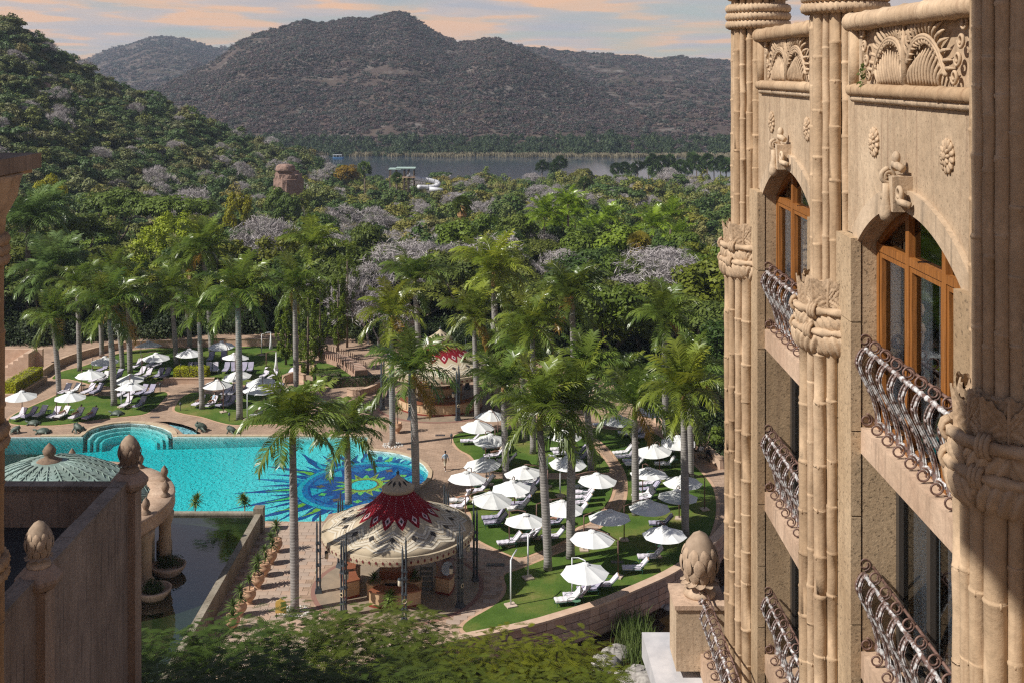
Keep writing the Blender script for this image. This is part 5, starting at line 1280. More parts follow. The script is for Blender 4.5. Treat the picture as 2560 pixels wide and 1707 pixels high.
UR = [((1227, 1037), None), ((1193, 1062), (1211, 1135)), ((1227, 1096), (1206, 1140)), ((1209, 1156), (1235, 1198)), ((1312, 1178), 0.2), ((1166, 1191), (1189, 1230)), ((1281, 1214), (1285, 1277)), ((1226, 1243), (1203, 1326)), ((1410, 1086), 1.2), ((1418, 1152), 2.6), ((1492, 1195), 2.9), ((1405, 1264), 3.0), ((1314, 1298), (1258, 1357)), ((1525, 1288), (1490, 1376)), ((1480, 1340), (1526, 1440)), ((1463, 1423), (1410, 1472)), ((1661, 1330), (1629, 1373)), ((1624, 1264), 3.2), ((1621, 1181), (1611, 1245)), ((1707, 1201), .3), ((1692, 1237), (1701, 1284)), ((1638, 1123), (1668, 1146)), ((1695, 1100), 2.2), ((1626, 1024), 2.5), ((1549, 1049), .6)]
WHITE = {8, 9, 15, 3}
UL = [zz4(185, 560), zz4(590, 570), zz4(760, 380), zz4(880, 270), zz4(1095, 420), zz4(1095, 490), zz4(1245, 140), zz4(1310, 240), zz4(1590, 205), zz4(1865, 140), zz4(1970, 240), zz4(2005, 390), zz4(1825, 465), zz4(2200, 440), zz4(2150, 515)]
ul_base = {0: zz4(185, 770), 1: zz4(538, 775), 2: zz4(695, 555), 3: zz4(757, 440), 5: zz4(1075, 690), 6: zz4(1195, 300), 7: zz4(1280, 425), 8: zz4(1550, 380), 14: zz4(2118, 745)}
PAR = []
def place_parasols(lst, side, angs, group, whites):
    order = sorted(range(len(lst)), key=lambda i: -lst[i][1])
    for rank, i in enumerate(order):
        c = PC(lst[i]); b = angs[i]
        if b is None: a = -1.2
        elif isinstance(b, (int, float)): a = b
        else:
            w = G(b); a = math.atan2(w.y - c.y, w.x - c.x)
        R.random(); parasol(c, a, 'white' if i in whites else 'brown', 'open white cantilever parasol on the %s lawns, %s counted from the front' % (side, ORD[rank]), group, R.uniform(-.09, .09))
        PAR.append((c, side, rank))
place_parasols([p[0] for p in UR], 'right', [p[1] for p in UR], 'white parasols on the right lawns', WHITE)
place_parasols(UL, 'left', [ul_base.get(i, -1.0 - .3 * (i % 3)) for i in range(len(UL))], 'white parasols on the left lawns', {5, 14, 6})
# folded parasols and bare masts
fo = MB(); fo.lathe([(.02, 2.9), (.06, 2.85), (.16, 1.6), (.24, 1.0), (.20, .95), (.05, 1.0)], n=16, fn=lambda a, z, r: .05 * math.sin(a * 8) * (r > .1)); FOLD = fo.mesh('folded_canopy', m_canvas, True)
for p, nm in ((zz4(2275, 250), 'folded white parasol hanging from a white mast on the upper left lawn'), (zz4(2320, 420), 'folded white parasol beside the loungers near the hanging-crowned tree')):
    t = thing('folded_parasol', nm, 'parasol', G(p)); mast, arm, rib = PMESH['white' if '2275' in str(p) or p[1] < 900 else 'brown']
    link('mast', mast, t, None, (0, 0, 2.4)); link('arm', arm, t, None, (0, 0, 2.4)); link('folded_canopy', FOLD, t, (0, 0, .15)); link('base_slab', BASE, t, None, (0, 0, 2.4))
for p, a, nm in (((1277, 1515), 1.2, 'bare white parasol mast without canopy on the front lawn tip'), ((1320, 1446), .5, 'bare white parasol mast with a short arm beside the brick path'), (zz8(1308, 350), 2.6, 'bare white parasol mast with a bent arm among the loungers')):
    w = G(p); t = thing('parasol_mast', nm, 'mast', w); m = MB(); m.tube([(0, 0, 0), (0, 0, 1.6), (0, 0, 3.1)], .055, 8); m.build('mast', m_wmast, t, True, False)
    m = MB(); m.tube([(0, 0, 3.08), (.45 * math.cos(a), .45 * math.sin(a), 3.25), (1.1 * math.cos(a), 1.1 * math.sin(a), 3.36)], .05, 8); m.build('arm', m_wmast, t, True, False); MB().box((0, 0, .07), (.7, .7, .12), .4).build('base_slab', m_slab, t, False, False)

# ------------------------------------------------------------------ sun loungers
def stripe_mat(name, c1, c2, k=22):
    m = Mat(name); m.set(.95, .1); w = m.n('ShaderNodeTexWave', wave_type='BANDS', bands_direction='Y'); w.inputs['Scale'].default_value = k * .1; m.l(m.tc.outputs['Object'], w.inputs['Vector'])
    m.col(m.mix(m.ramp(w.outputs[0], [(.42, c1), (.58, c2)]), m.ramp(m.noise(3, 3), [(.3, .85), (.7, 1.05)]), 1.0, 'MULTIPLY')); return m.m
m_towel = [stripe_mat('lilac_stripe_towel', (.62, .57, .66), (.72, .69, .74), 30), stripe_mat('white_towel', (.70, .68, .70), (.76, .74, .75), 30), stripe_mat('violet_stripe_towel', (.22, .20, .30), (.55, .52, .62), 30)]
m_green = simple('green_iron', (.012, .075, .05), (.02, .10, .07), 3, .5, .5)
m_backcane = simple('cane_back', (.50, .28, .10), (.58, .36, .15), 4, .8)
BACK = math.radians(48)
def rbox(mb, c, d, ry, piv):
    t = MB(); t.box(c, d); cs, sn = math.cos(ry), math.sin(ry); v = [(piv[0] + (p[0] - piv[0]) * cs + (p[2] - piv[2]) * sn * -1, p[1], piv[2] + (p[0] - piv[0]) * sn + (p[2] - piv[2]) * cs) for p in t.v]; mb.add(v, t.f)
LM = {}
for ti, tm_ in enumerate(m_towel):
    a = MB(); a.grid(lambda u, v: (lerp(-1.28, .02, u), lerp(-.33, .33, v), .43 + .012 * math.sin(u * 22) + .01 * math.sin(v * 9)), 16, 6)
    a.box((-.63, 0, .37), (1.30, .66, .10)); LM['seat', ti] = a.mesh('seat_cushion', tm_)
    b = MB(); rbox(b, (.42, 0, .40), (.82, .64, .10), BACK, (0, 0, .38)); LM['back', ti] = b.mesh('back_cushion', tm_)
b = MB(); rbox(b, (.42, 0, .335), (.86, .60, .02), BACK, (0, 0, .38)); LM['rest'] = b.mesh('back_rest', m_backcane)
b = MB()
for s in (-.34, .34): b.tube([(-1.3, s, .30), (-.6, s, .31), (.15, s, .31)], .02, 5); rbox(b, (.42, s, .36), (.88, .03, .03), BACK, (0, 0, .38))
LM['frame'] = b.mesh('frame', m_green)
b = MB(); b.tube([(-.03, 0, 0), (0, 0, .15), (0, 0, .31)], .018, 5); LM['leg'] = b.mesh('leg', m_green)
b = MB(); b.tube([(-.55, 0, .31), (-.52, 0, .50), (-.35, 0, .60), (-.1, 0, .60), (.12, 0, .52)], .018, 5); LM['arm'] = b.mesh('armrest', m_green)
def lounger(loc, rz, ti, label, group, bk=0.0):
    t = thing('sun_lounger', label, 'sun lounger', loc, rz, group)
    link('seat_cushion', LM['seat', ti], t); link('back_cushion', LM['back', ti], t); link('back_rest', LM['rest'], t); link('frame', LM['frame'], t)
    for x in (-1.2, .12):
        for y in (-.33, .33): link('leg', LM['leg'], t, (x, y, 0))
    for y in (-.35, .35): link('armrest', LM['arm'], t, (0, y, 0))
    return t
LR = [(zz3(*p), s) for p, s in [((470, 1222), 0), ((585, 1205), 0), ((640, 1170), 0), ((330, 1010), 2), ((350, 1050), 2), ((560, 890), 2), ((545, 925), 1), ((600, 785), 0), ((610, 825), 1), ((640, 705), 1), ((650, 735), 2), ((240, 715), 1), ((190, 775), 0), ((30, 860), 1), ((20, 915), 0), ((310, 400), 0), ((330, 470), 0), ((440, 520), 1), ((370, 545), 1), ((120, 345), 0), ((905, 415), 1), ((930, 445), 0), ((1050, 450), 2), ((1075, 490), 2), ((1115, 790), 0), ((1110, 835), 0), ((1090, 880), 0), ((1080, 740), 1), ((1050, 960), 0), ((860, 1050), 2), ((850, 1175), 0), ((1790, 1060), 2), ((1700, 1350), 0), ((1570, 1450), 0), ((1670, 715), 0), ((1690, 760), 2), ((1630, 815), 1), ((1640, 850), 0), ((1450, 445), 1), ((1480, 480), 0), ((1540, 520), 0), ((1560, 545), 1), ((1800, 470), 0), ((1820, 545), 1), ((1490, 275), 1), ((1540, 285), 0), ((1600, 280), 0), ((1600, 310), 0), ((1270, 200), 1), ((1860, 430), 0)]]
LR += [(zz8(*p), s) for p, s in [((1395, 1010), 1), ((1450, 985), 0), ((1540, 940), 2), ((1635, 915), 0)]]
LLs = [(zz4(*p), s) for p, s in [((180, 725), 0), ((268, 715), 2), ((355, 705), 0), ((468, 715), 0), ((545, 712), 1), ((660, 722), 0), ((775, 725), 2), ((560, 515), 0), ((635, 512), 1), ((760, 515), 0), ((830, 515), 2), ((1030, 540), 0), ((1110, 540), 0), ((1205, 525), 2), ((1270, 525), 2), ((1075, 625), 0), ((1190, 628), 2), ((820, 420), 0), ((885, 412), 1), ((1000, 395), 2), ((1165, 305), 0), ((1270, 300), 0), ((1340, 297), 0), ((1190, 372), 0), ((1245, 385), 0), ((1345, 383), 2), ((1405, 383), 2), ((880, 335), 2), ((1590, 335), 2), ((1650, 335), 2), ((1755, 335), 0), ((1810, 335), 0), ((1905, 335), 2), ((1965, 335), 2), ((2050, 335), 2), ((2105, 335), 2), ((1775, 245), 2), ((1880, 240), 2), ((2235, 380), 0), ((2305, 392), 0), ((1915, 525), 0), ((1970, 525), 0), ((2075, 510), 2), ((1685, 615), 0), ((1790, 622), 0), ((1890, 620), 2), ((1945, 618), 2), ((2180, 705), 1), ((2290, 510), 2), ((2345, 512), 2), ((2440, 385), 0)]]
cnt = {}
def near_par(w, side):
    c, s, r = min((p for p in PAR if p[1] == side), key=lambda p: (p[0] - w).length); return r
for lst, side in ((LR, 'right'), (LLs, 'left')):
    for (p, ti) in sorted(lst, key=lambda q: -q[0][1]):
        w = G(p, .45); w = Vector((w.x, w.y, .045)); r = near_par(w, side); k = cnt[(side, r)] = cnt.get((side, r), -1) + 1
        rz = R.uniform(-.18, .12) + .18 if side == 'right' else math.radians(72) + R.uniform(-.15, .15)
        if side == 'left' and p[0] > 480 and p[1] < 930: rz = math.radians(98) + R.uniform(-.15, .15)
        word = ('lilac striped', 'pale white', 'dark violet striped')[ti]
        lounger(w, rz, ti, '%s sun lounger by the %s parasol of the %s lawns, %s lounger there' % (word, ORD[r], side, ORD[k]), 'sun loungers on the %s lawns' % side)
# little green side tables
tbm = MB(); tbm.lathe([(.0, .42), (.28, .42), (.28, .45), (0, .452)], n=14); TBT = tbm.mesh('table_top', simple('green_table', (.10, .22, .13), None, rough=.5))
for i, p in enumerate([zz3(1085, 835), zz3(655, 1205), zz3(1875, 555), zz8(1415, 1070), zz3(1730, 1310), zz4(1340, 395), zz4(700, 510), zz4(410, 725), zz4(600, 720), zz3(1540, 490)]):
    t = thing('side_table', 'small round green side table between loungers, %s counted from the pond side' % ORD[i], 'table', G(p), 0, 'side tables'); link('table_top', TBT, t)
    for k in range(3): link('leg', LM['leg'], t, (.18 * math.cos(k * 2.09), .18 * math.sin(k * 2.09), .11), None, (1, 1, 1.0))
    MB().tube([(0, 0, 0), (0, 0, .2), (0, 0, .42)], .02, 6).build('stem', m_green, t, True, False)

# ------------------------------------------------------------------ tented pavilions
m_tent = simple('cream_tent', (.42, .345, .24), (.49, .405, .29), 1.2, .9, .1); m_tent2 = simple('pale_tent_stripe', (.52, .46, .365), (.57, .51, .41), 1.2, .9, .1)
m_red = simple('red_tent', (.17, .010, .018), (.25, .018, .026), 1.0, .85, .1); m_pinkd = simple('pink_diamond', (.60, .40, .42), None, rough=.9); m_black = simple('dark_cloth', (.035, .03, .028), None, rough=.9)
m_dot = simple('brown_dots', (.14, .10, .065), None, rough=.9); m_maroon = simple('maroon_cloth', (.16, .03, .03), None, rough=.9); m_steel = simple('dark_blue_iron', (.035, .045, .055), (.06, .072, .085), 5, .45, .5); m_brass = simple('brass_ring', (.5, .42, .28), None, rough=.4)
m_counter = simple('tan_counter', (.50, .33, .19), (.56, .38, .23), 2, .7); m_mahog = simple('mahogany', (.20, .065, .035), (.27, .10, .05), 3, .35, .5, stretch=(1, 6, 6)); m_redbase = simple('oxblood_skirting', (.22, .04, .025), None, rough=.6)
PROF = [(5.2, 4.1), (4.3, 4.42), (3.4, 4.80), (2.7, 5.16), (2.1, 5.56), (1.6, 6.0), (1.2, 6.42), (.92, 6.85)]
def pz_roof(r): return interp(-r, [(-a, b) for a, b in PROF])
def pavilion(loc, s, label, rot):
    t = thing('pavilion', label, 'pavilion', loc, 0)
    L0 = Vector(loc)
    def S_(p): return (p[0] * s, p[1] * s, p[2] * (s if s < 1.05 else 1.02))
    def bld(m, name, mats, par=None, sm=False): m.v = [S_(p) for p in m.v]; return m.build(name, mats, par or t, sm, False)
    NS_ = 16
    roof = bld(MB().lathe(PROF[:], n=64), 'roof_canopy', m_tent, None, True)
    bld(MB().lathe([(5.22, 3.58), (5.26, 3.85), (5.22, 4.12), (5.1, 4.14)], n=64), 'fringe', m_tent, roof)
    fd = MB()
    for i in range(72):
        a = 2 * PI * i / 72; w, h, rr, z = .085, .13, 5.275, 3.82; d = w / rr * 1.0
        fd.add([(rr * math.cos(a - d), rr * math.sin(a - d), z), (rr * math.cos(a), rr * math.sin(a), z - h), (rr * math.cos(a + d), rr * math.sin(a + d), z), (rr * math.cos(a), rr * math.sin(a), z + h)], [(0, 1, 2, 3)])
        for zz_ in (3.64, 4.0):
            b = a + PI / 72; fd.add([(rr * math.cos(b - .006), rr * math.sin(b - .006), zz_ - .03), (rr * math.cos(b + .006), rr * math.sin(b + .006), zz_ - .03), (rr * math.cos(b), rr * math.sin(b), zz_ + .03)], [(0, 1, 2)])
    struct(bld(fd, 'fringe_diamonds', m_maroon, roof), 'stuff')
    def sp(r, a, lift=.012): return (r * math.cos(a), r * math.sin(a), pz_roof(r) + lift)
    rc = MB()                                            # red crown with zigzag hem
    n = NS_ * 8
    for i in range(n):
        def hem(k): f = abs(((k / 8) % 1) - .5) * 2; return lerp(3.0, 2.25, f)
        a, b = 2 * PI * i / n, 2 * PI * (i + 1) / n; ha, hb = hem(i), hem(i + 1)
        for k in range(5): u, v = k / 5, (k + 1) / 5; rc.add([sp(lerp(.93, ha, u), a), sp(lerp(.93, ha, v), a), sp(lerp(.93, hb, v), b), sp(lerp(.93, hb, u), b)], [(0, 1, 2, 3)])
    red = bld(rc, 'red_crown', m_red, roof)
    def dia(r, a, dr, da, mat, lift, nm, par): bld(MB().add([sp(r - dr, a, lift), sp(r, a + da, lift), sp(r + dr, a, lift), sp(r, a - da, lift)], [(0, 1, 2, 3)]), nm, mat, par)
    for i in range(NS_):
        a = 2 * PI * (i + .5) / NS_
        dia(2.38, a, .30, .085, m_pinkd, .03, 'diamond', red); dia(2.38, a, .15, .042, m_black, .045, 'diamond_eye', red)
    for i in range(NS_):
        a = 2 * PI * i / NS_; dia(3.72, a, .26, .052, m_black, .05, 'dark_diamond', roof)
    for bi, (r0, amp, w, mat) in enumerate(((3.05, .55, .10, m_tent2), (3.33, .55, .09, m_tent2), (4.25, -.45, .10, m_tent2), (4.52, -.45, .10, m_tent2), (4.78, -.40, .08, m_tent2))):
        z = MB()
        for i in range(n):
            def rr(k): f = abs(((k / 8) % 1) - .5) * 2; return r0 + (amp * (1 - f) if amp > 0 else amp * f + .0)
            a, b = 2 * PI * i / n, 2 * PI * (i + 1) / n; ra, rb_ = rr(i), rr(i + 1)
            z.add([sp(ra - w, a, .02), sp(min(5.15, ra + w), a, .02), sp(min(5.15, rb_ + w), b, .02), sp(rb_ - w, b, .02)], [(0, 1, 2, 3)])
        bld(z, 'zigzag_band', mat, roof)
    for bi, (r0, amp) in enumerate(((3.62, .62), (4.02, -.48))):
        d = MB(); nd = NS_ * 10
        for i in range(nd):
            f = abs(((i / 10) % 1) - .5) * 2; r = r0 + (amp * (1 - f) if amp > 0 else amp * f); a = 2 * PI * (i + (.0 if bi else 6) * 0) / nd
            if abs(r - 3.72) < .3 and f < .12: continue
            d.add([sp(r - .035, a, .03), sp(r, a + .035 / r, .03), sp(r + .035, a, .03), sp(r, a - .035 / r, .03)], [(0, 1, 2, 3)])
        struct(bld(d, 'dotted_border', m_dot, roof), 'stuff')
    dd = MB()
    for i in range(NS_):
        for k in range(9): r = lerp(1.0, 2.0, k / 8); a = 2 * PI * i / NS_; dd.add([sp(r - .03, a, .03), sp(r, a + .03 / r, .03), sp(r + .03, a, .03), sp(r, a - .03 / r, .03)], [(0, 1, 2, 3)])
    struct(bld(dd, 'bead_lines', m_pinkd, red), 'stuff')
    cap = bld(MB().lathe([(1.10, 6.70), (1.12, 6.92), (.9, 7.08), (.5, 7.38), (.2, 7.62), (.08, 7.8)], n=32), 'cap_roof', m_tent, None, True)
    cd = MB()
    for i in range(10):
        a = 2 * PI * i / 10; r = .62; cd.add([(r * 1.35 * math.cos(a), r * 1.35 * math.sin(a), 7.15), (r * math.cos(a + .16), r * math.sin(a + .16), 7.32), (r * .72 * math.cos(a), r * .72 * math.sin(a), 7.47), (r * math.cos(a - .16), r * math.sin(a - .16), 7.32)], [(0, 1, 2, 3)])
    struct(bld(cd, 'cap_diamonds', m_black, cap), 'stuff')
    bld(MB().lathe([(.03, 7.75), (.12, 7.86), (.12, 7.95), (.03, 8.02), (.0, 8.35)], n=12), 'spike', m_steel, cap, True)
    bld(MB().lathe([(5.62, .012), (5.62, .03), (0, .03)], n=64), 'floor_disc', simple('pavilion_floor', (.24, .19, .14), (.32, .25, .18), 1.0, .5, .4), None)
    bld(MB().lathe([(5.95, .012), (5.95, .022), (5.62, .022)], n=64), 'floor_ring', simple('floor_ring', (.26, .14, .11), None, rough=.8), None)
    for i in range(8):
        a = rot + PI / 4 * i; c, sn = math.cos(a), math.sin(a); m = MB(); rp_ = 5.42
        for dx, dy in ((-.11, -.11), (.11, -.11), (.11, .11), (-.11, .11)):
            x, y = rp_ * c + dx * c - dy * sn, rp_ * sn + dx * sn + dy * c; h = 5.2 if (dx < 0 and dy > 0) else 4.6
            m.tube([(x, y, .3), (x, y, 2.5), (x, y, h)], .068, 6)
            m.lathe([(.05, h), (.065, h + .06), (.03, h + .25), (.0, h + .5)], (x, y, 0), 8)
        po = bld(m, 'post', m_steel)
        m = MB()
        for z in (.9, 1.9, 2.9, 3.4): m.box((rp_ * c, rp_ * sn, z), (.38, .38, .10), a)
        m.box((rp_ * c, rp_ * sn, .12), (.5, .5, .24), a, .85); m.box((rp_ * c, rp_ * sn, .3), (.36, .36, .16), a); bld(m, 'post_collar', m_steel, po)
        m = MB(); m.tube([((rp_ + .2) * c + .13 * math.cos(q) * -sn, (rp_ + .2) * sn + .13 * math.cos(q) * c, 1.5 + .13 * math.sin(q)) for q in np.linspace(0, 2 * PI, 15)[:-1]], .03, 6, closed=True); bld(m, 'ring_handle', m_brass, po, True)
        la = MB(); q = (rp_ - .55); la.lathe([(.10, 2.2), (.13, 2.24), (.13, 2.55), (.10, 2.6)], (q * c + .25 * sn, q * sn - .25 * c, 0), 12); lan = bld(la, 'lantern', simple('lantern_glass', (.6, .54, .42), None, rough=.5), po, True)
        la = MB(); la.lathe([(.15, 2.6), (.11, 2.72), (0, 2.76)], (q * c + .25 * sn, q * sn - .25 * c, 0), 12); la.tube([(q * c + .25 * sn, q * sn - .25 * c, 2.3), (rp_ * c, rp_ * sn, 2.3)], .02, 5); bld(la, 'lantern_cap', m_steel, lan)
    # ring beam under the roof
    bld(MB().tube([(5.15 * math.cos(q), 5.15 * math.sin(q), 3.75) for q in np.linspace(0, 2 * PI, 49)[:-1]], .06, 6, closed=True), 'ring_beam', m_steel)
    return t, bld
def arc_counter(c, r0, r1, a0, a1, h, label, name='bar_counter', group=None, top=True):
    t = thing(name, label, 'counter', c, 0, group); n = max(6, int((a1 - a0) * 10))
    def seg(ra, rb, z0, z1):
        m = MB()
        A = [(ra * math.cos(lerp(a0, a1, i / n)), ra * math.sin(lerp(a0, a1, i / n))) for i in range(n + 1)]; B = [(rb * math.cos(lerp(a0, a1, i / n)), rb * math.sin(lerp(a0, a1, i / n))) for i in range(n + 1)]
        m.prism(B + A[::-1], z0, z1); return m
    seg(r0, r1, .18, h).build('body', m_counter, t, False, False); seg(r0 - .03, r1 + .03, .035, .18).build('skirting', m_redbase, t, False, False); seg(r0 - .08, r1 + .10, h, h + .09).build('counter_top', m_mahog, t, False, False)
    return t
pv1, b1 = pavilion((PVC.x, PVC.y, 0), 1.0, 'round tented pavilion with red and cream patterned roof beside the front lawn', math.radians(-170))
arc_counter((PVC.x, PVC.y, 0), 2.55, 3.45, math.radians(-118), math.radians(-58), 1.05, 'curved tan counter with mahogany top at the front of the near pavilion')
arc_counter((PVC.x, PVC.y, 0), 2.9, 3.9, math.radians(-22), math.radians(28), 1.1, 'curved tan side counter with a white tray in the near pavilion')
arc_counter((PVC.x, PVC.y, 0), 2.9, 3.9, math.radians(160), math.radians(212), 1.1, 'curved tan counter on the pool side of the near pavilion')
tr_ = MB(); tr_.prism([(PVC.x + 3.4 + .38 * math.cos(a), PVC.y + .1 + 1.1 * math.sin(a)) for a in np.linspace(0, 2 * PI, 24)[:-1]], 1.20, 1.26); tag(tr_.build('serving_tray', simple('white_tray', (.62, .70, .80), None, rough=.4)), 'oval white tray lying on the side counter of the near pavilion', 'tray')
ov = thing('serving_hearth', 'square brown serving hearth with dark opening in the middle of the near pavilion', 'hearth', PVC)
MB().box((0, -.9, .5), (2.2, .9, 1.0)).build('base', m_counter, ov, False, False); MB().box((0, -1.36, .52), (1.5, .03, .62)).build('opening', m_black, ov, False, False); MB().box((0, -.6, 1.3), (2.3, 1.2, .55)).build('upper_cabinet', m_mahog, ov, False, False)
tr2 = thing('trolley_rack', 'dark metal trolley rack standing in the near pavilion beside the side counter', 'rack', PVC + Vector((2.05, -1.1, .04)))
m = MB()
for x in (-.4, .4):
    for y in (-.25, .25): m.tube([(x, y, .1), (x, y, .9), (x, y, 1.75)], .025, 6)
m.build('frame', m_steel, tr2, True, False)
for z in (.3, .65, 1.0, 1.35, 1.7): MB().box((0, 0, z), (.78, .48, .025)).build('shelf', m_steel, tr2, False, False)
pv2, b2 = pavilion((-7.7, 124.6, 0), 1.17, 'far round bar pavilion with red and cream patterned roof among the palms', math.radians(-160))
bc = arc_counter((-7.7, 124.6, 0), 3.9, 4.7, math.radians(-165), math.radians(-15), 1.15, 'long curved bar counter with panelled front under the far pavilion roof')
for i in range(14):
    a = math.radians(-160 + i * 10.7); MB().box((4.72 * math.cos(a), 4.72 * math.sin(a), .65), (.03, .62, .55), a).build('front_panel', simple('panel_tan', (.56, .40, .25), None, rough=.7) if i == 0 else bpy.data.materials['panel_tan'], bc, False, False)
arc_counter((-7.7, 124.6, 0), 1.6, 2.4, math.radians(-170), math.radians(-10), 2.2, 'dark mahogany bottle shelving inside the far bar', 'back_bar')
m_bottle = [simple('bottle_%s' % n, c, None, rough=.2, spec=.6) for n, c in (('clear', (.5, .52, .5)), ('green', (.05, .16, .06)), ('amber', (.30, .12, .03)))]
bt = [MB().lathe([(.04, 0), (.04, .2), (.015, .25), (.015, .32)], n=8).mesh('bottle', q, True) for q in m_bottle]
for i in range(26):
    a = math.radians(-150 + i * 4.6); tag(link('bottle', bt[i % 3], None, (-7.7 + 2.62 * math.cos(a), 124.6 + 2.62 * math.sin(a), 1.30)), 'glass bottle on the shelf row inside the far bar, %s from the left' % ORD[i], 'bottle', 'bottles in the far bar')
bsh = MB(); bsh.lathe([(2.42, 1.25), (2.75, 1.25), (2.75, 1.29), (2.42, 1.29)], (-7.7, 124.6, 0), 40, math.radians(-165), math.radians(-15)); tag(bsh.build('bottle_shelf', m_mahog), 'curved wooden shelf carrying the bottles of the far bar', 'shelf')

# ------------------------------------------------------------------ potted yuccas, pots, yucca plants
m_pot = simple('terracotta_pot', (.46, .27, .165), (.54, .34, .22), 3, .85); m_ystem = simple('yucca_stem', (.26, .2, .14), (.34, .27, .2), 4, .9)
m_yuc = leaf_mat('yucca_leaf', (.06, .10, .03), (.14, .19, .06), .15)
def yucca_head(n=44, L=.55):
    m = MB()
    for i in range(n):
        a = i * 2.4; e = lerp(1.4, -.5, i / n) + R.uniform(-.15, .15); d = Vector((math.cos(a) * math.cos(e), math.sin(a) * math.cos(e), math.sin(e))); s = d.cross(Vector((0, 0, 1)))
        s = (s if s.length > .01 else Vector((1, 0, 0))).normalized() * .035; l = L * R.uniform(.8, 1.15); t = d * l + Vector((0, 0, -.12 * l))
        m.add([-s * .6, s * .6, d * l * .5 + s, d * l * .5 - s, t], [(0, 1, 2, 3), (3, 2, 4)])
    return m.mesh('leaf_rosette', m_yuc)
YH = [yucca_head() for _ in range(3)]
POTM = MB().lathe([(.20, 0), (.22, .06), (.15, .12), (.28, .28), (.42, .5), (.44, .68), (.36, .80), (.40, .90), (.40, .95), (.34, .95), (.32, .85)], n=22).mesh('pot', m_pot, True)
pots = [(691, 1380), (677, 1410), (661, 1440), (645, 1470), (623, 1508), (600, 1540), (582, 1575)]
for i, p in enumerate(pots):
    w = G(p); t = thing('potted_yucca', 'yucca in a round terracotta pot by the pond wall, %s from the pool end' % ORD[i], 'potted plant', w, 0, 'potted yuccas along the pond wall')
    link('pot', POTM, t, None, None, 1.05); h = R.uniform(1.5, 2.1); MB().tube([(0, 0, .8), (.05, 0, 1.2), (R.uniform(-.1, .1), 0, h)], .05, 7).build('stem', m_ystem, t, True, False)
    for k in range(R.choice((1, 2, 2))): o = link('leaf_rosette', R.choice(YH), t, (R.uniform(-.15, .15) * k, R.uniform(-.15, .15) * k, h - k * .55), (0, 0, R.uniform(0, 6)), R.uniform(.9, 1.3)); o.color = (1.1, 1.1, .9, 1)
for p, nm in ((zz7p, l) for zz7p, l in (((488, 1292), 'spiky yucca plant behind the pond end wall, nearer the rotunda'), ((612, 1290), 'spiky yucca plant behind the pond end wall, near the corner block'), ((zz8(190, 1100)), 'bright spiky yucca in front of the near pavilion counter'))):
    w = G(p); t = thing('yucca', nm, 'plant', (w.x, w.y + .0, 0)); hh = 1.5 if p[1] < 1350 else 1.0
    MB().tube([(0, 0, 0), (0, 0, hh * .5), (0, 0, hh)], .06, 7).build('stem', m_ystem, t, True, False)
    for k in range(3): o = link('leaf_rosette', YH[k], t, (R.uniform(-.2, .2), R.uniform(-.2, .2), hh - .25 * k), (0, 0, k), 1.25); o.color = (1.3, 1.3, .9, 1)
for p, nm in ((zz2, l) for zz2, l in (((-1.45, -1.9), 'round tan planter with a leafy plant left of the hearth'), ((1.25, -1.55), 'round tan planter with a leafy plant right of the hearth'))):
    t = thing('planter_tub', nm, 'planter', PVC + Vector((p[0], p[1] + .3, .035)))
    MB().lathe([(.5, 0), (.52, .9), (.58, .95), (.56, 1.02), (.4, 1.02), (.38, .9)], n=20).build('tub', m_counter, t, True, False); o = link('leaf_rosette', YH[0], t, (0, 0, 1.25), None, 1.2); o.color = (.7, .9, .8, 1)
w = G(zr5(245, 1390)); t = thing('potted_tree', 'small round tree in a terracotta pot on the paving near the far bar', 'potted plant', w)
link('pot', POTM, t, None, None, 1.1); MB().tube([(0, 0, .8), (.02, 0, 1.5), (0, 0, 2.2)], .05, 7).build('trunk', m_bark, t, True, False); v, f = leaf_cloud([((R.uniform(-.3, .3), R.uniform(-.3, .3), 2.5 + R.uniform(-.3, .3)), (.5, .5, .4)) for _ in range(6)], 70, .14); o = link('crown', np_mesh('crown', v, f, m_leaf), t); o.color = (1.5, 1.5, 1.1, 1)
# small yellow notice board beside the tall palm
w = G((702, 1545)); t = thing('notice_board', 'small yellow notice board with a pointed top beside the tall slim palm', 'sign', w)
sb = MB(); pts = [(-.35, 0), (.35, 0), (.35, .7), (.28, .8), (.12, .86), (0, 1.0), (-.12, .86), (-.28, .8), (-.35, .7)]
sb.add([(x, -.03, z + .35) for x, z in pts] + [(x, .03, z + .35) for x, z in pts], [tuple(range(9)), tuple(range(17, 8, -1))] + [(i, 9 + i, 9 + (i + 1) % 9, (i + 1) % 9) for i in range(9)]); sb.build('board', simple('yellow_sign', (.55, .36, .08), (.62, .42, .12), 3, .6), t, False, False)
for x in (-.28, .28): MB().tube([(x, 0, 0), (x, 0, .2), (x, 0, .4)], .03, 6).build('leg', m_steel, t, True, False)
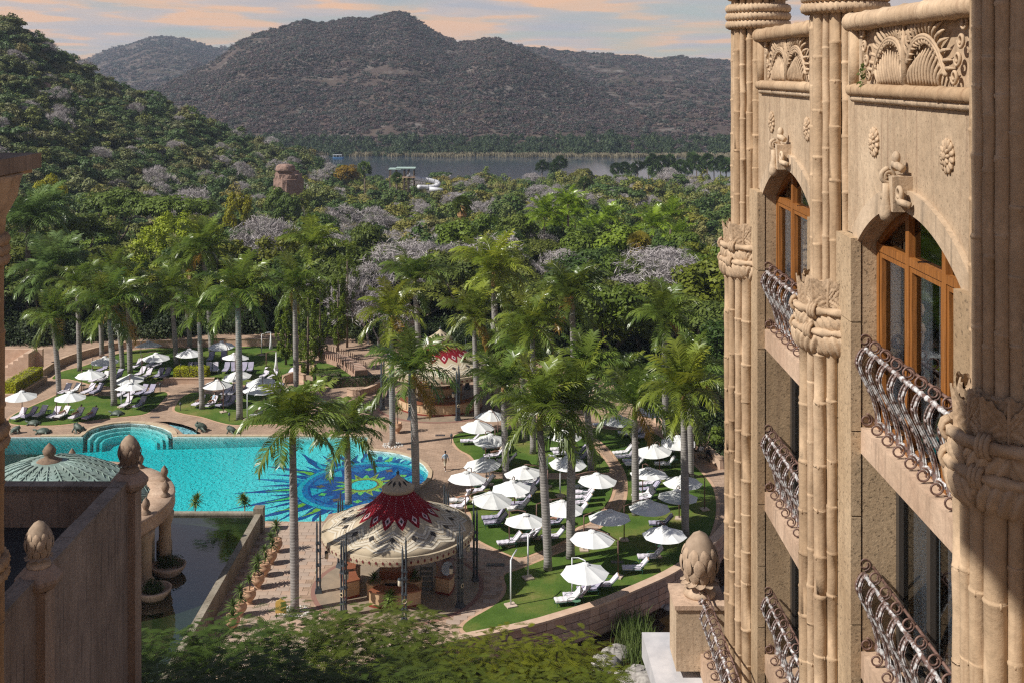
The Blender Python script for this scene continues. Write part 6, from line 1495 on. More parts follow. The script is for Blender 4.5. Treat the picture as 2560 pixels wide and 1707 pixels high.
# ------------------------------------------------------------------ path lamps
LMP = [zz4(1345, 530), zz4(1515, 695), zz4(1925, 782), zz4(1520, 360), zz4(1840, 405), zz4(1202, 690), zr5(597, 1455), zz8(825, 235)]
for i, p in enumerate(LMP):
    t = thing('path_lamp', 'dark bollard lamp beside the brick paths, %s listed from the left lawn fork' % ORD[i], 'lamp', G(p), 0, 'path lamps')
    MB().lathe([(.07, 0), (.04, .08), (.035, .55), (.05, .6)], n=10).build('post', m_steel, t, True, False); MB().lathe([(.05, .6), (.13, .64), (.13, .8), (.05, .92), (0, .95)], n=12).build('lamp_head', m_steel, t, True, False)
for i, p in enumerate([zz4(1300, 748), zz4(1290, 685), zr5(523, 1405), zr5(340, 1495), zz8(852, 215), zz8(885, 797), zz8(1680, 780)]):
    w = G(p); s = 2.0 if i == 5 else 1.0; z = .03 if i < 5 else .05
    t = thing('drain_grate', 'flat metal drain grate set into the ground, %s from the left' % ORD[i], 'drain', (w.x, w.y, z), 0, 'drain grates'); MB().box((0, 0, 0), (.9 * s ** .5, .45, .02)).build('frame', m_steel, t, False, False)
    for k in range(5): MB().box((-.32 + .16 * k, 0, .013), (.05, .4, .012)).build('bar', m_rust, t, False, False)

# ------------------------------------------------------------------ bronze animals round the pool
m_bronze = simple('green_bronze', (.045, .065, .05), (.10, .13, .10), 5, .55, .5, bump=.4, bscale=14)
def turtle(loc, rz, s, label):
    t = thing('turtle_statue', label, 'statue', loc, rz, None, s)
    m = MB(); m.lathe([(.0, .52), (.2, .50), (.4, .40), (.52, .26), (.56, .16), (.5, .1)], n=20, fn=lambda a, z, r: .02 * math.cos(a * 6)); m.v = [(x * 1.2, y, z) for x, y, z in m.v]; m.build('shell', m_bronze, t, True, False)
    m = MB(); m.tube([(.55, 0, .18), (.75, 0, .28), (.92, 0, .32)], [.11, .09, .10], 8); m.ball((.97, 0, .33), (.14, .10, .10), 8, 6); m.build('head', m_bronze, t, True, False)
    for x, y in ((.42, .42), (.42, -.42), (-.42, .42), (-.42, -.42)):
        m = MB(); m.tube([(x * .8, y * .8, .18), (x * 1.15, y * 1.2, .12), (x * 1.3, y * 1.4, .05)], [.11, .10, .07], 7); m.build('foot', m_bronze, t, True, False)
    MB().tube([(-.6, 0, .15), (-.75, 0, .1), (-.85, 0, .06)], [.06, .04, .01], 6).build('tail', m_bronze, t, True, False)
def frog(loc, rz, s, label):
    t = thing('frog_statue', label, 'statue', loc, rz, None, s)
    m = MB(); pts = [(-.5, 0, .22), (-.3, 0, .32), (0, 0, .48), (.3, 0, .62), (.52, 0, .66), (.66, 0, .62)]; m.tube(pts, [.12, .28, .34, .30, .24, .10], 12); m.build('body', m_bronze, t, True, False)
    for y in (.16, -.16): MB().ball((.45, y, .86), .09, 8, 6).build('eye', m_bronze, t, True, False)
    for y in (1, -1):
        MB().tube([(-.35, y * .2, .3), (-.05, y * .48, .42), (-.45, y * .55, .12), (-.1, y * .6, .04)], [.14, .13, .08, .06], 8).build('hind_leg', m_bronze, t, True, False); MB().tube([(.35, y * .22, .5), (.42, y * .36, .25), (.5, y * .42, .03)], [.10, .08, .08], 8).build('front_leg', m_bronze, t, True, False)
turtle(G(zz4(985, 728)), 2.9, .95, 'bronze turtle statue on the grass near the fork of the brick path')
turtle(G(zz4(285, 808)), 3.0, .9, 'bronze turtle statue on the left lawn edge below the loungers')
turtle(G(zz4(365, 880)), 3.1, 1.0, 'bronze turtle statue at the pool rim on the far left')
frog(G(zz4(660, 872)), 2.6, .95, 'bronze frog statue at the left end of the round spa bay')
frog(G(zz4(1695, 862)), 3.3, 1.0, 'bronze frog statue beside the paddling pool')
frog(G(zz4(1950, 885)), 3.0, .85, 'bronze frog statue partly behind the palm fronds by the pool')
frog(G(zz4(125, 882)), .2, .8, 'small dark bronze frog statue beside the left column')

# ------------------------------------------------------------------ particular trees
TOP = {'broad': 9.6, 'loose': 9.2, 'flat': 8.6, 'tall': 10.8, 'bare': 10.0}; RAD = {'broad': 4.2, 'loose': 4.2, 'flat': 4.9, 'tall': 3.4, 'bare': 4.6}
def tree_at(kind, px, top, D, rad, col, label, name='tree'):
    p = AT((px, top), D); b = ground_h(p.x, D); b = min(b, p.z - 3); s = rad / RAD[kind]; vz = (p.z - b) / (TOP[kind] * s)
    return tree(kind, (p.x, D, b - .3), s, col, label, None, name, vz=vz)
d2 = lambda x, y: (x * 1.08844, y * 1.08844)
tree_at('broad', 128, 432, 250, 4.6, (3.6, 2.6, .45), 'bright yellow round tree on the slope above the date palms', 'yellow_tree')
tree_at('loose', 598, 470, 240, 4.2, (3.2, 2.3, .5), 'ochre yellow tree in the forest left of the lone tall palm', 'yellow_tree')
tree_at('broad', 868, 408, 430, 6.0, (3.4, 1.6, .4), 'orange leaved tree near the lake shore left of the fan palm', 'orange_tree')
tree_at('broad', 1450, 418, 520, 6.5, (1.9, 1.4, .6), 'rusty olive round tree at the near lake shore', 'round_tree')
tree_at('flat', 430, 470, 205, 9.0, (1.5, 1.6, .95), 'wide flat-topped acacia behind the yellow fever tree', 'acacia_tree')
tree_at('flat', 300, 455, 215, 9.0, (1.35, 1.45, .95), 'layered grey-green acacia left of the fever tree', 'acacia_tree')
tree_at('flat', 200, 520, 190, 8.0, (1.5, 1.45, .9), 'low spreading acacia beside the date palms', 'acacia_tree')
tree_at('flat', 120, 560, 178, 7.0, (1.3, 1.3, .9), 'olive acacia with a flat crown behind the first left palms', 'acacia_tree')
tree_at('bare', 1640, 600, 158, 9.0, None, 'large leafless grey tree behind the right-hand palms', 'bare_tree')
tree_at('bare', 1000, 580, 165, 8.0, None, 'wide leafless grey tree behind the far round bar, to its left', 'bare_tree')
tree_at('bare', 920, 640, 152, 5.5, None, 'leafless grey tree between the hanging-crowned tree and the far bar', 'bare_tree')
tree_at('bare', 650, 520, 185, 6.5, None, 'pale leafless tree left of the lone tall palm', 'bare_tree')
tree_at('bare', 480, 455, 260, 7.0, None, 'pale leafless tree on the slope behind the acacias', 'bare_tree')
tree_at('bare', 1240, 570, 175, 7.0, None, 'twiggy grey tree above the broad sunlit palm', 'bare_tree')
for i_, (x_, y_, D_, r_) in enumerate([(430, 425, 290, 6), (615, 485, 200, 6.5), (870, 650, 150, 5.5), (905, 585, 168, 6.5), (965, 565, 172, 7), (1045, 545, 182, 6.5), (1290, 560, 176, 6), (1435, 615, 158, 6), (1545, 620, 158, 6.5), (1330, 430, 330, 7), (760, 520, 205, 6)]):
    tree_at('bare', x_ * 1.08844, y_ * 1.08844, D_, r_, None, 'pale leafless twiggy tree standing out of the forest, %s from the left' % ORD[[0, 1, 3, 4, 5, 6, 7, 9, 10, 8, 2][i_]], 'bare_tree')
tree_at('broad', 1640, 700, 142, 5.5, (1.9, 1.8, .8), 'bright leafy shrub tree in front of the large leafless grey tree', 'leafy_tree')
tree_at('broad', 1770, 640, 150, 6.0, (1.8, 1.6, .6), 'golden green tree close to the hotel tower', 'leafy_tree')
tree_at('broad', 1745, 900, 118, 4.0, (.9, 1.15, .8), 'dark leafy tree by the right-hand path close to the hotel', 'leafy_tree')
tree_at('loose', 1735, 1010, 108, 3.0, (1.4, 1.5, .8), 'low leafy shrub beside the seated couple', 'shrub')
tree_at('broad', 1560, 560, 190, 6.0, (2.2, 2.3, .8), 'fresh lime green tree in the forest above the leafless grey tree', 'leafy_tree')
tree_at('tall', 1500, 700, 146, 4.0, (.8, 1.0, .7), 'dark tall tree between two right-hand palms', 'leafy_tree')
tree_at('broad', 688, 462, 300, 4.0, (1.3, 1.4, .8), 'green tree in front of the rock tower, its left one', 'leafy_tree')
tree_at('loose', 752, 468, 300, 4.2, (1.7, 1.5, .8), 'olive tree in front of the rock tower, its right one', 'leafy_tree')
tree_at('broad', 722, 478, 285, 4.0, (1.1, 1.25, .8), 'dark green tree below the rock tower', 'leafy_tree')
# fever tree: airy crown on yellow limbs
m_fever = simple('fever_bark', (.34, .36, .10), (.46, .46, .16), 2, .8)
p = AT((450, 505), 178); gb = ground_h(p.x, 178); t = thing('fever_tree', 'broad airy yellow-green fever tree with pale limbs behind the left palms', 'tree', (p.x, 178, gb)); H = p.z - gb
m = MB(); ends = []
for k in range(5):
    a = k * 1.26; branch_tree(m, Vector((0, 0, H * .12)), Vector((.75 * math.cos(a), .75 * math.sin(a), .8)).normalized(), H * .30, .22, 3, .55, ends, 6)
m.tube([(0, 0, -.5), (0, 0, H * .08), (0, 0, H * .14)], [.45, .4, .3], 8); m.build('trunk', m_fever, t, True, False)
cl = []
for i in range(120):
    a = NR.random() * 6.28; r = math.sqrt(NR.random()) * 8.8; z = H * .90 * (1 - .42 * (r / 8.8) ** 2) - NR.random() * 2.2; cl.append(((r * math.cos(a), r * math.sin(a), z), (1.2, 1.2, .8)))
v, f = leaf_cloud(cl, 150, .36, upb=.6, shell=.1); o = link('crown', np_mesh('crown', v, f, m_leaf), t); o.color = (3.4, 3.1, .8, 1)
# hanging-crowned mast trees
def mast_tree(px, top, bot, D, w, label):
    a, b = AT((px, top), D), AT((px, bot), D); H = a.z - b.z; t = thing('mast_tree', label, 'tree', (a.x, D, 0))
    MB().tube([(0, 0, 0), (0, 0, a.z * .5), (0, 0, a.z - .5)], [.16, .12, .05], 7).build('trunk', m_bark, t, True, False)
    cl = []
    for i in range(70):
        u = NR.random(); z = b.z + H * u; r = w * (.35 + .65 * math.sin(PI * (.1 + .75 * (1 - u)))) * NR.uniform(.4, 1); q = NR.random() * 6.28; cl.append(((r * math.cos(q), r * math.sin(q), z), (.26, .26, .75)))
    v, f = leaf_cloud(cl, 55, .30, outward=.8, upb=-.2, asp=.45, shell=.3); o = link('crown', np_mesh('crown', v, f, m_leaf), t); o.color = (1.7, 1.75, .75, 1)
mast_tree(715, 755, 890, 141, 1.2, 'slender hanging-crowned tree left of the folded parasols')
mast_tree(770, 730, 938, 137, 1.7, 'tall hanging-crowned tree with yellow-green trailing foliage beside the curved brick ramp')
mast_tree(800, 700, 900, 143, 1.5, 'hanging-crowned tree behind the tall trailing one')
mast_tree(868, 610, 830, 150, 1.9, 'tall trailing tree rising in front of the pale leafless trees')
mast_tree(845, 690, 850, 148, 1.3, 'short trailing tree next to the leafless grey tree')
# date palms, forest palms and fan palms
FRG = {k: [x.copy() for x in v] for k, v in FR.items()}
def feather_palm(px, crown, D, sc, col, label, name='date_palm', n=34, th=.35, group=None):
    p = AT((px, crown), D); b = ground_h(p.x, D); b = min(b, p.z - 2); t = thing(name, label, 'palm', (p.x, D, b), 0, group); H = p.z - b
    MB().tube([(0, 0, -.3), (0, 0, H * .5), (0, 0, H)], [th * 1.2, th, th * .9], 9).build('trunk', m_bark, t, True, False)
    for i in range(n):
        a = i * 2.399; u = i / n; kind = 'up' if u < .3 else 'mid' if u < .75 else 'low'
        o = link('frond', R.choice(FR[kind]), t, (0, 0, H), (R.uniform(-.1, .1), R.uniform(-.1, .1), a), sc * R.uniform(.9, 1.1)); g = R.uniform(.8, 1.2); o.color = (col[0] * g, col[1] * g, col[2] * g, 1)
GREY = (1.15, 1.15, 1.9)
feather_palm(70, 560, 165, 1.5, GREY, 'grey-green date palm with stiff upright fronds nearest the left column')
feather_palm(115, 530, 185, 1.4, GREY, 'grey-green date palm behind and above the nearest one')
feather_palm(130, 690, 156, 1.6, GREY, 'large grey-green date palm behind the first royal palm of the left lawn')
for i, (x, y) in enumerate([(1250, 500), (1285, 520), (1320, 495), (1345, 530), (1305, 470), (1370, 540), (1270, 555), (1395, 505), (1500, 520), (1540, 500), (1560, 540)]):
    q = d2(x, y); feather_palm(q[0], q[1], 215 + 9 * (i % 4), 1.15, (1.8, 1.7, .8), 'bright feather palm in the forest clearing right of centre, %s in the cluster' % ORD[i], 'forest_palm', 18, .22, 'bright feather palms in the forest')
fan = MB()
for i in range(46):
    a = i * 2.4; e = lerp(1.5, -.9, (i / 46) ** 1.2); d = Vector((math.cos(a) * math.cos(e), math.sin(a) * math.cos(e), math.sin(e))); s = d.orthogonal().normalized(); u = d.cross(s)
    c = d * R.uniform(.35, 1.1)
    for k in range(7):
        q = (k - 3) * .38; dd = (d * math.cos(q) + s * math.sin(q)); w = (s * math.cos(q) - d * math.sin(q)) * .10
        fan.add([c - w * .4, c + w * .4, c + dd * .65 + w, c + dd * 1.05 + Vector((0, 0, -.25)), c + dd * .65 - w], [(0, 1, 2, 3, 4)])
FAN = fan.mesh('fan_crown', m_leaf)
sk_ = MB(); sk_.lathe([(.2, 0), (.7, -.6), (.75, -1.6), (.35, -2.4)], n=14, fn=lambda a, z, r: .1 * math.sin(a * 7)); SKIRT = sk_.mesh('dead_leaf_skirt', m_husk)
def fan_palm(px, y, D, sc, label, group=None, skirt=False, col=(1.1, 1.25, 1.0)):
    p = AT((px, y), D); b = min(ground_h(p.x, D), p.z - 3); t = thing('fan_palm', label, 'palm', (p.x, D, b), 0, group); H = p.z - b
    MB().tube([(0, 0, -.3), (0, 0, H * .5), (0, 0, H)], [.35, .26, .22], 7).build('trunk', m_bark, t, True, False); o = link('fan_crown', FAN, t, (0, 0, H), (0, 0, R.uniform(0, 6)), sc); o.color = (*col, 1)
    if skirt: link('dead_leaf_skirt', SKIRT, t, (0, 0, H), None, sc)
fan_palm(1155, 515, 245, 1.3, 'fan palm with a brown skirt of dead leaves below the water slide', None, True, (1.5, 1.5, .9))
fan_palm(912, 422, 400, 1.6, 'fan palm left of the water slide platform', None)
fan_palm(992, 447, 395, 1.3, 'fan palm standing in front of the water slide platform', None)
fan_palm(1597, 610, 185, 1.2, 'dry brown fan palm among the trees behind the right-hand palms', None, True, (3.0, 1.9, 1.0))
fan_palm(1460, 458, 380, 1.4, 'single fan palm in the forest right of the slide', None)
row = [(1245, 382), (1272, 386), (1285, 378), (1435, 385), (1450, 388), (1464, 384), (1415, 390), (1490, 380), (1505, 390), (1520, 378), (1540, 382), (1552, 390), (1565, 380), (1580, 386), (1600, 376), (1612, 388), (1625, 372), (1640, 384), (1655, 370), (1668, 380), (1590, 366), (1540, 366), (1500, 366), (1345, 400)]
for i, (x, y) in enumerate(sorted(row)):
    q = d2(x, y); fan_palm(q[0], q[1] + R.uniform(-4, 4), 545 + R.uniform(-30, 30), R.uniform(1.6, 2.3), 'dark fan palm in the row at the near lake shore, %s from the left' % ORD[i], 'fan palms at the near lake shore', False, (.75, .95, .85))
# ------------------------------------------------------------------ water slide, rock tower, boat
DS = 410.0
def sld(x, y): return AT((640 + x * .2551, 380 + y * .2551), DS)
ws = thing('water_slide', 'white enclosed water slide tube curling from a green-roofed platform above the trees', 'slide', (sld(1500, 300).x, DS, ground_h(sld(1500, 300).x, DS)))
m_tube = simple('white_fibreglass', (.62, .62, .64), (.70, .70, .72), 1, .4, .4)
path = spline([(sld(x, y).x, sld(x, y).z) for x, y in [(1490, 225), (1560, 268), (1650, 285), (1735, 302), (1782, 322), (1750, 348), (1680, 352), (1590, 345)]], 4, False)
pts = [(p[0], DS + 4 * math.sin(i / len(path) * 3.5), p[1]) for i, p in enumerate(path)]
MB().tube(pts, .85, 12).build('tube', m_tube, ws, True)
for i in range(0, len(pts) - 2, 3):
    MB().tube([pts[i], tuple(Vector(pts[i]) * .88 + Vector(pts[i + 1]) * .12)], .93, 12).build('joint_ring', simple('joint_grey', (.25, .25, .27), None) if i == 0 else bpy.data.materials['joint_grey'], ws, True)
for a, b in (((1700, 365), (1830, 380)), ((1910, 435), (2100, 440))):
    p, q = sld(*a), sld(*b); MB().tube([p, (p + q) / 2, q], .8, 10).build('lower_tube', m_tube, ws, True)
p, q = sld(1300, 172), sld(1560, 185); zr_ = p.z
for k, (x0, x1, dz) in enumerate(((1300, 1420, 0), (1370, 1560, .3))):
    a, b = sld(x0, 175), sld(x1, 175); MB().box(((a.x + b.x) / 2, DS + 2, zr_ + dz), (b.x - a.x, 5, .35)).build('roof', simple('green_roof_sheet', (.36, .48, .43), None, rough=.5) if k == 0 else bpy.data.materials['green_roof_sheet'], ws)
for x in (1310, 1370, 1450, 1490, 1545):
    a = sld(x, 180)
    for dy in (0, 4): MB().box((a.x, DS + dy, a.z - 5), (.35, .35, 10)).build('pillar', m_bark, ws)
a, b = sld(1300, 250), sld(1560, 250); MB().box(((a.x + b.x) / 2, DS + 2, a.z), (b.x - a.x, 5, .4)).build('deck', m_sill, ws)
DT = 325.0
def rk(x, y): return AT((640 + x * .2551, 380 + y * .2551), DT)
c = rk(285, 190); rt = thing('rock_tower', 'rounded pink rock dome on a stepped rock tower above the forest', 'tower', (c.x, DT, ground_h(c.x, DT)))
m_rock = simple('pink_rock', (.22, .14, .11), (.34, .225, .18), .4, .9, .2, bump=.8, bscale=.6, bdist=.6)
rn = lambda a, z, r: .35 * math.sin(a * 5 + z) * (r > 1) + .2 * math.sin(a * 11 + z * 2) * (r > 1)
MB().lathe([(2.55, 0), (2.6, .4), (2.4, 1.3), (1.9, 1.8), (.9, 2.0), (0, 2.0)], (c.x, DT, c.z), 28, fn=rn).build('dome', m_rock, rt, True)
for k, (r, h0, h1, dx) in enumerate(((3.0, -.8, 0, .4), (3.6, -2.1, -.8, .8), (4.0, -9.0, -2.1, 1.0))):
    MB().lathe([(r, h0), (r * .98, h1 - .1), (r * .85, h1), (0, h1)], (c.x + dx, DT + 1, c.z), 24, fn=rn).build('rock_tier', m_rock, rt)
bz = G((845, 397), LAKE_Z); bo = thing('tour_boat', 'small white and blue covered tour boat on the lake', 'boat', bz)
hb = MB(); hb.add([(-3.4, -1, 0), (2.8, -1, 0), (3.9, 0, 0), (2.8, 1, 0), (-3.4, 1, 0), (-3.5, -1.2, .8), (3.0, -1.2, .8), (4.3, 0, .9), (3.0, 1.2, .8), (-3.5, 1.2, .8)], [(0, 1, 6, 5), (1, 2, 7, 6), (2, 3, 8, 7), (3, 4, 9, 8), (4, 0, 5, 9), (5, 6, 7, 8, 9)]); hb.build('hull', simple('boat_blue', (.10, .28, .55), None, rough=.4), bo, False, False)
MB().box((-.4, 0, 2.35), (6.0, 2.3, .16)).build('canopy', simple('boat_white', (.75, .78, .8), None, rough=.4), bo, False, False)
for x in (-3.2, -1, 1.2, 2.4):
    for y in (-1, 1): MB().tube([(x, y, .8), (x, y, 1.6), (x, y, 2.3)], .06, 5).build('canopy_post', bpy.data.materials['boat_white'], bo, False, False)
# pale rocks on the near hillside
for i, (px, py) in enumerate([(473, 362), (455, 368), (110, 300), (300, 330)]):
    D = 330 + 20 * i; p = AT((px, py), D); z = ground_h(p.x, D); m = MB(); m.lathe([(2.2, -.8), (2.3, .4), (1.7, 1.5), (.6, 2.0), (0, 2.0)], n=12, fn=lambda a, zz_, r: .35 * math.sin(a * 3 + i)); t = m.build('boulder', m_rock, None, True); t.location = (p.x, D, z + 1.5); tag(t, 'pale rock outcrop among bushes on the left hillside, %s from the tower' % ORD[i], 'rock', 'rocks on the hillside')

# ------------------------------------------------------------------ hedges, planters and low walls of the left lawn
def box_leaves(L, Wd, H, n, size):
    p = np.stack([NR.uniform(-L / 2, L / 2, n), NR.uniform(-Wd / 2, Wd / 2, n), NR.uniform(0, H, n)], 1); nn_ = unit(n) * .6; face = NR.integers(0, 4, n)
    p[face == 0, 2] = H + NR.normal(0, .04, (face == 0).sum()); nn_[face == 0] += (0, 0, 1); p[face == 1, 1] = -Wd / 2 + NR.normal(0, .04, (face == 1).sum()); nn_[face == 1] += (0, -1, 0)
    p[face == 2, 0] = L / 2 + NR.normal(0, .04, (face == 2).sum()); nn_[face == 2] += (1, 0, 0); p[face == 3, 0] = -L / 2 + NR.normal(0, .04, (face == 3).sum()); nn_[face == 3] += (-1, 0, 0)
    nn_ /= np.linalg.norm(nn_, axis=1, keepdims=True); return leaf_quads(p, nn_, size * NR.uniform(.7, 1.3, n))
def hedge(c, L, Wd, H, rz, col, label, n=3500, z=0.0):
    t = thing('hedge', label, 'hedge', (c[0], c[1], z), rz); v, f = box_leaves(L, Wd, H, n, .17); o = link('foliage', np_mesh('foliage', v, f, m_leaf), t); o.color = (*col, 1)
    MB().box((0, 0, H * .47), (L * .95, Wd * .9, H * .9)).build('inner_twigs', m_bark, t, False, False)
a, b = G(zz4(1450, 432), .4), G(zz4(1725, 432), .4)
MB_ = thing('planter_wall', 'low curved tan planter wall below the yellow clipped hedge', 'wall', ((a.x + b.x) / 2, a.y, 0)); MB().box((0, 0, .28), (b.x - a.x + 2.0, .35, .55)).build('wall', m_cap, MB_, False, False); MB().box((0, 0, .58), (b.x - a.x + 2.1, .45, .07)).build('coping', m_sill, MB_, False, False)
hedge(((a.x + b.x) / 2, a.y + 1.2), b.x - a.x, 1.5, 1.5, 0, (4.6, 3.6, .5), 'clipped yellow box hedge in the middle of the left lawns')
a, b = G(zz4(70, 520), 1.0), G(zz4(300, 385), 1.0); ang = math.atan2(b.y - a.y, b.x - a.x); L_ = (b - a).length
hedge(((a.x + b.x) / 2, (a.y + b.y) / 2), L_, 1.6, 1.2, ang, (4.4, 3.5, .5), 'long clipped yellow hedge on a planter beside the left column', z=.6)
pw_ = thing('planter_box', 'long dark stone planter under the yellow hedge at far left', 'planter', ((a.x + b.x) / 2, (a.y + b.y) / 2, 0), ang); MB().box((0, 0, .33), (L_ + 1.2, 2.2, .66)).build('box', m_sill, pw_, False, False); MB().box((0, -1.13, .3), (L_ - .5, .06, .45)).build('recess_panel', m_coping, pw_, False, False)
st_ = thing('stone_steps', 'tan stone stair walls behind the yellow hedge at far left', 'steps', G(zz4(140, 395)))
for k in range(5): MB().box((-1.2 + .6 * k, .8, .5 + .2 * k), (.6, 2.2, 1.0 + .4 * k)).build('step', m_cap, st_, False, False)
MB().box((0, 2.1, 1.3), (4.5, .4, 2.6)).build('side_wall', m_cap, st_, False, False)
def low_wall(pts, h, label, w=.35, mat=None, cat='wall', name='low_wall'):
    c = sum((Vector((p[0], p[1], 0)) for p in pts), Vector()) / len(pts); t = thing(name, label, cat, c); P = spline(pts, 5, False); m, m2 = MB(), MB()
    for a_, b_ in zip(P, P[1:]):
        d = Vector((b_[0] - a_[0], b_[1] - a_[1], 0)); l = d.length; an = math.atan2(d.y, d.x); q = ((a_[0] + b_[0]) / 2, (a_[1] + b_[1]) / 2)
        m.box((*q, h / 2), (l * 1.01, w, h), an); m2.box((*q, h + .05), (l * 1.03, w + .12, .09), an)
    m.build('masonry', mat or m_cap, t); m2.build('coping', m_sill, t); return t
low_wall([G(zz4(*p))[:2] for p in [(340, 420), (480, 330), (640, 268), (800, 222), (1000, 178), (1300, 160), (1600, 152), (1900, 146), (2200, 148), (2420, 160)]], .8, 'low curved tan wall along the back of the left lawns')
low_wall([G(zr5(*p))[:2] for p in [(-80, 1140), (0, 1150), (90, 1120), (150, 1075)]], .7, 'short curved tan wall beside the far bar path')
low_wall([G(zz3(*p))[:2] for p in [(1540, 115), (1750, 215), (1900, 300), (2010, 370), (2140, 470), (2280, 600)]], .8, 'low pink wall along the right-hand path behind the seated couple')
low_wall([G(zz4(*p))[:2] for p in [(2380, 470), (2470, 440), (2560, 460)]], .9, 'tan planter wall by the lower right corner of the left lawns')
hedge((G(zr4(2130, 1075)).x, G(zr4(2130, 1075)).y + .8), 3.0, 1.6, 1.1, .3, (.8, 1.0, .7), 'dark clipped hedge in the planter left of the far bar', 1500)
hw = G(zr5(60, 1090)); hedge((hw.x - 1, hw.y + .8), 7.0, 1.2, 1.0, .15, (.6, .8, .6), 'low dark hedge along the grass beside the far bar', 2200)
# curved brick ramp with trellis rails beyond the hanging-crowned trees
rp_ = [G(zr4(*p), 1.0) for p in [(2110, 865), (2180, 880), (2250, 905), (2310, 940), (2360, 985)]]; t = thing('brick_ramp', 'curved brick ramp with slatted rails beside the hanging-crowned trees', 'ramp', rp_[2]); P = spline([(p.x, p.y) for p in rp_], 5, False)
m = MB()
for a_, b_ in zip(P, P[1:]):
    d = Vector((b_[0] - a_[0], b_[1] - a_[1], 0)); m.box(((a_[0] + b_[0]) / 2, (a_[1] + b_[1]) / 2, .55), (d.length * 1.02, 1.5, 1.1), math.atan2(d.y, d.x))
m.build('ramp_body', m_blocks[0], t)
for i in range(0, len(P) - 1):
    a_, b_ = P[i], P[i + 1]; d = Vector((b_[0] - a_[0], b_[1] - a_[1], 0)); an = math.atan2(d.y, d.x); nx, ny = -math.sin(an), math.cos(an)
    for s in (-.8, .8): MB().box((a_[0] + nx * s, a_[1] + ny * s, 1.2), (.07, .07, 1.0), an).build('rail_post', m_rust, t)
    MB().box(((a_[0] + b_[0]) / 2, (a_[1] + b_[1]) / 2, 1.12), (d.length * .35, 1.4, .05), an).build('slat', m_pave_light, t)

# ------------------------------------------------------------------ feathery trees in the foreground
def feather_crown(Rx, Rz, n, seed):
    """sprays of pinnate leaves in tiers"""
    rg = np.random.default_rng(seed); V = []; 
    c = []
    for i in range(n):
        a = rg.random() * 6.28; h = rg.uniform(-.55, 1); q = math.sqrt(max(0, 1 - h * h)) * rg.uniform(.45, 1.05); c.append((Rx * q * math.cos(a), Rx * q * math.sin(a), Rz * (round(h * 3.5) / 3.5 * .85 + h * .15), a))
    for (x, y, z, a) in c:
        for s in range(4):
            b = a + rg.uniform(-1.3, 1.3); L = rg.uniform(.40, .75); d = np.array((math.cos(b), math.sin(b), rg.uniform(-.35, .25))); sd = np.array((-math.sin(b), math.cos(b), rg.uniform(-.2, .2)))
            o = np.array((x, y, z)) + rg.normal(0, .28, 3)
            for k in range(11):
                t = (k + .5) / 11; p = o + d * L * t + np.array((0, 0, -.25 * L * t * t)); l = .125 * math.sin(PI * (.15 + .75 * t)); w = d * .015
                for sg in (-1, 1):
                    e = p + sd * sg * l + d * .05; V.append((p - w, p + w, e + w * .6, e - w * .6))
    v = np.array(V).reshape(-1, 3); return v, np.arange(len(v)).reshape(-1, 4)
FC = [feather_crown(2.6, 2.0, 250, 5 + i) for i in range(3)]
FCM = [np_mesh('crown', *f, m_leaf) for f in FC]
FG = [(300, 1640, 46, 1.1, (1.0, 1.2, .8)), (440, 1590, 49, 1.2, (1.1, 1.35, .9)), (590, 1555, 51, 1.25, (1.1, 1.35, .9)), (745, 1530, 53, 1.2, (1.3, 1.4, .8)), (900, 1545, 52, 1.2, (1.6, 1.55, .8)), (1010, 1515, 55, .95, (1.5, 1.4, .6)), (1080, 1610, 50, 1.15, (1.3, 1.3, .6)), (1240, 1585, 51, 1.15, (2.3, 1.9, .5)), (1400, 1600, 51, 1.1, (2.4, 2.0, .5)), (1500, 1680, 47, 1.0, (1.7, 1.6, .6)), (660, 1640, 46, 1.25, (.7, .95, .7)), (950, 1660, 46, 1.2, (1.1, 1.2, .7)), (1320, 1690, 46, 1.1, (1.8, 1.6, .6)), (1150, 1690, 45, 1.1, (1.4, 1.4, .6)), (480, 1700, 43, 1.1, (.7, .9, .7)), (800, 1700, 44, 1.2, (.9, 1.1, .7))]
for i, (px, top, D, sc, col) in enumerate(sorted(FG)):
    p = AT((px, top), D); cz = p.z - 2.3 * sc; col = tuple(c_ * .72 for c_ in col); t = thing('feathery_tree', 'feathery fine-leaved tree in the foreground, %s crown from the left' % ORD[i], 'tree', (p.x, D, -1.9), 0, 'feathery trees in the foreground')
    m = MB(); cc = Vector((0, 0, cz + 1.9)); st = Vector((R.uniform(-.5, .5), R.uniform(-.5, .5), -.2))
    m.tube([st, (st + cc) / 2 + Vector((.2, .1, -1)), cc + Vector((0, 0, -1.6 * sc))], [.26, .2, .14], 8)
    for k in range(9):
        a = k * 2.4; e = cc + Vector((math.cos(a) * 2.1 * sc, math.sin(a) * 2.1 * sc, R.uniform(-.6, 1.3) * sc)); b = cc + Vector((0, 0, -1.7 * sc)); m.tube([b, lerp(b, e, .5) + Vector((0, 0, -.25)), e], [.09, .06, .02], 5)
    m.build('trunk', m_bark, t, True, False); o = link('crown', FCM[i % 3], t, cc, (0, 0, R.uniform(0, 6)), sc); o.color = (*col, 1)
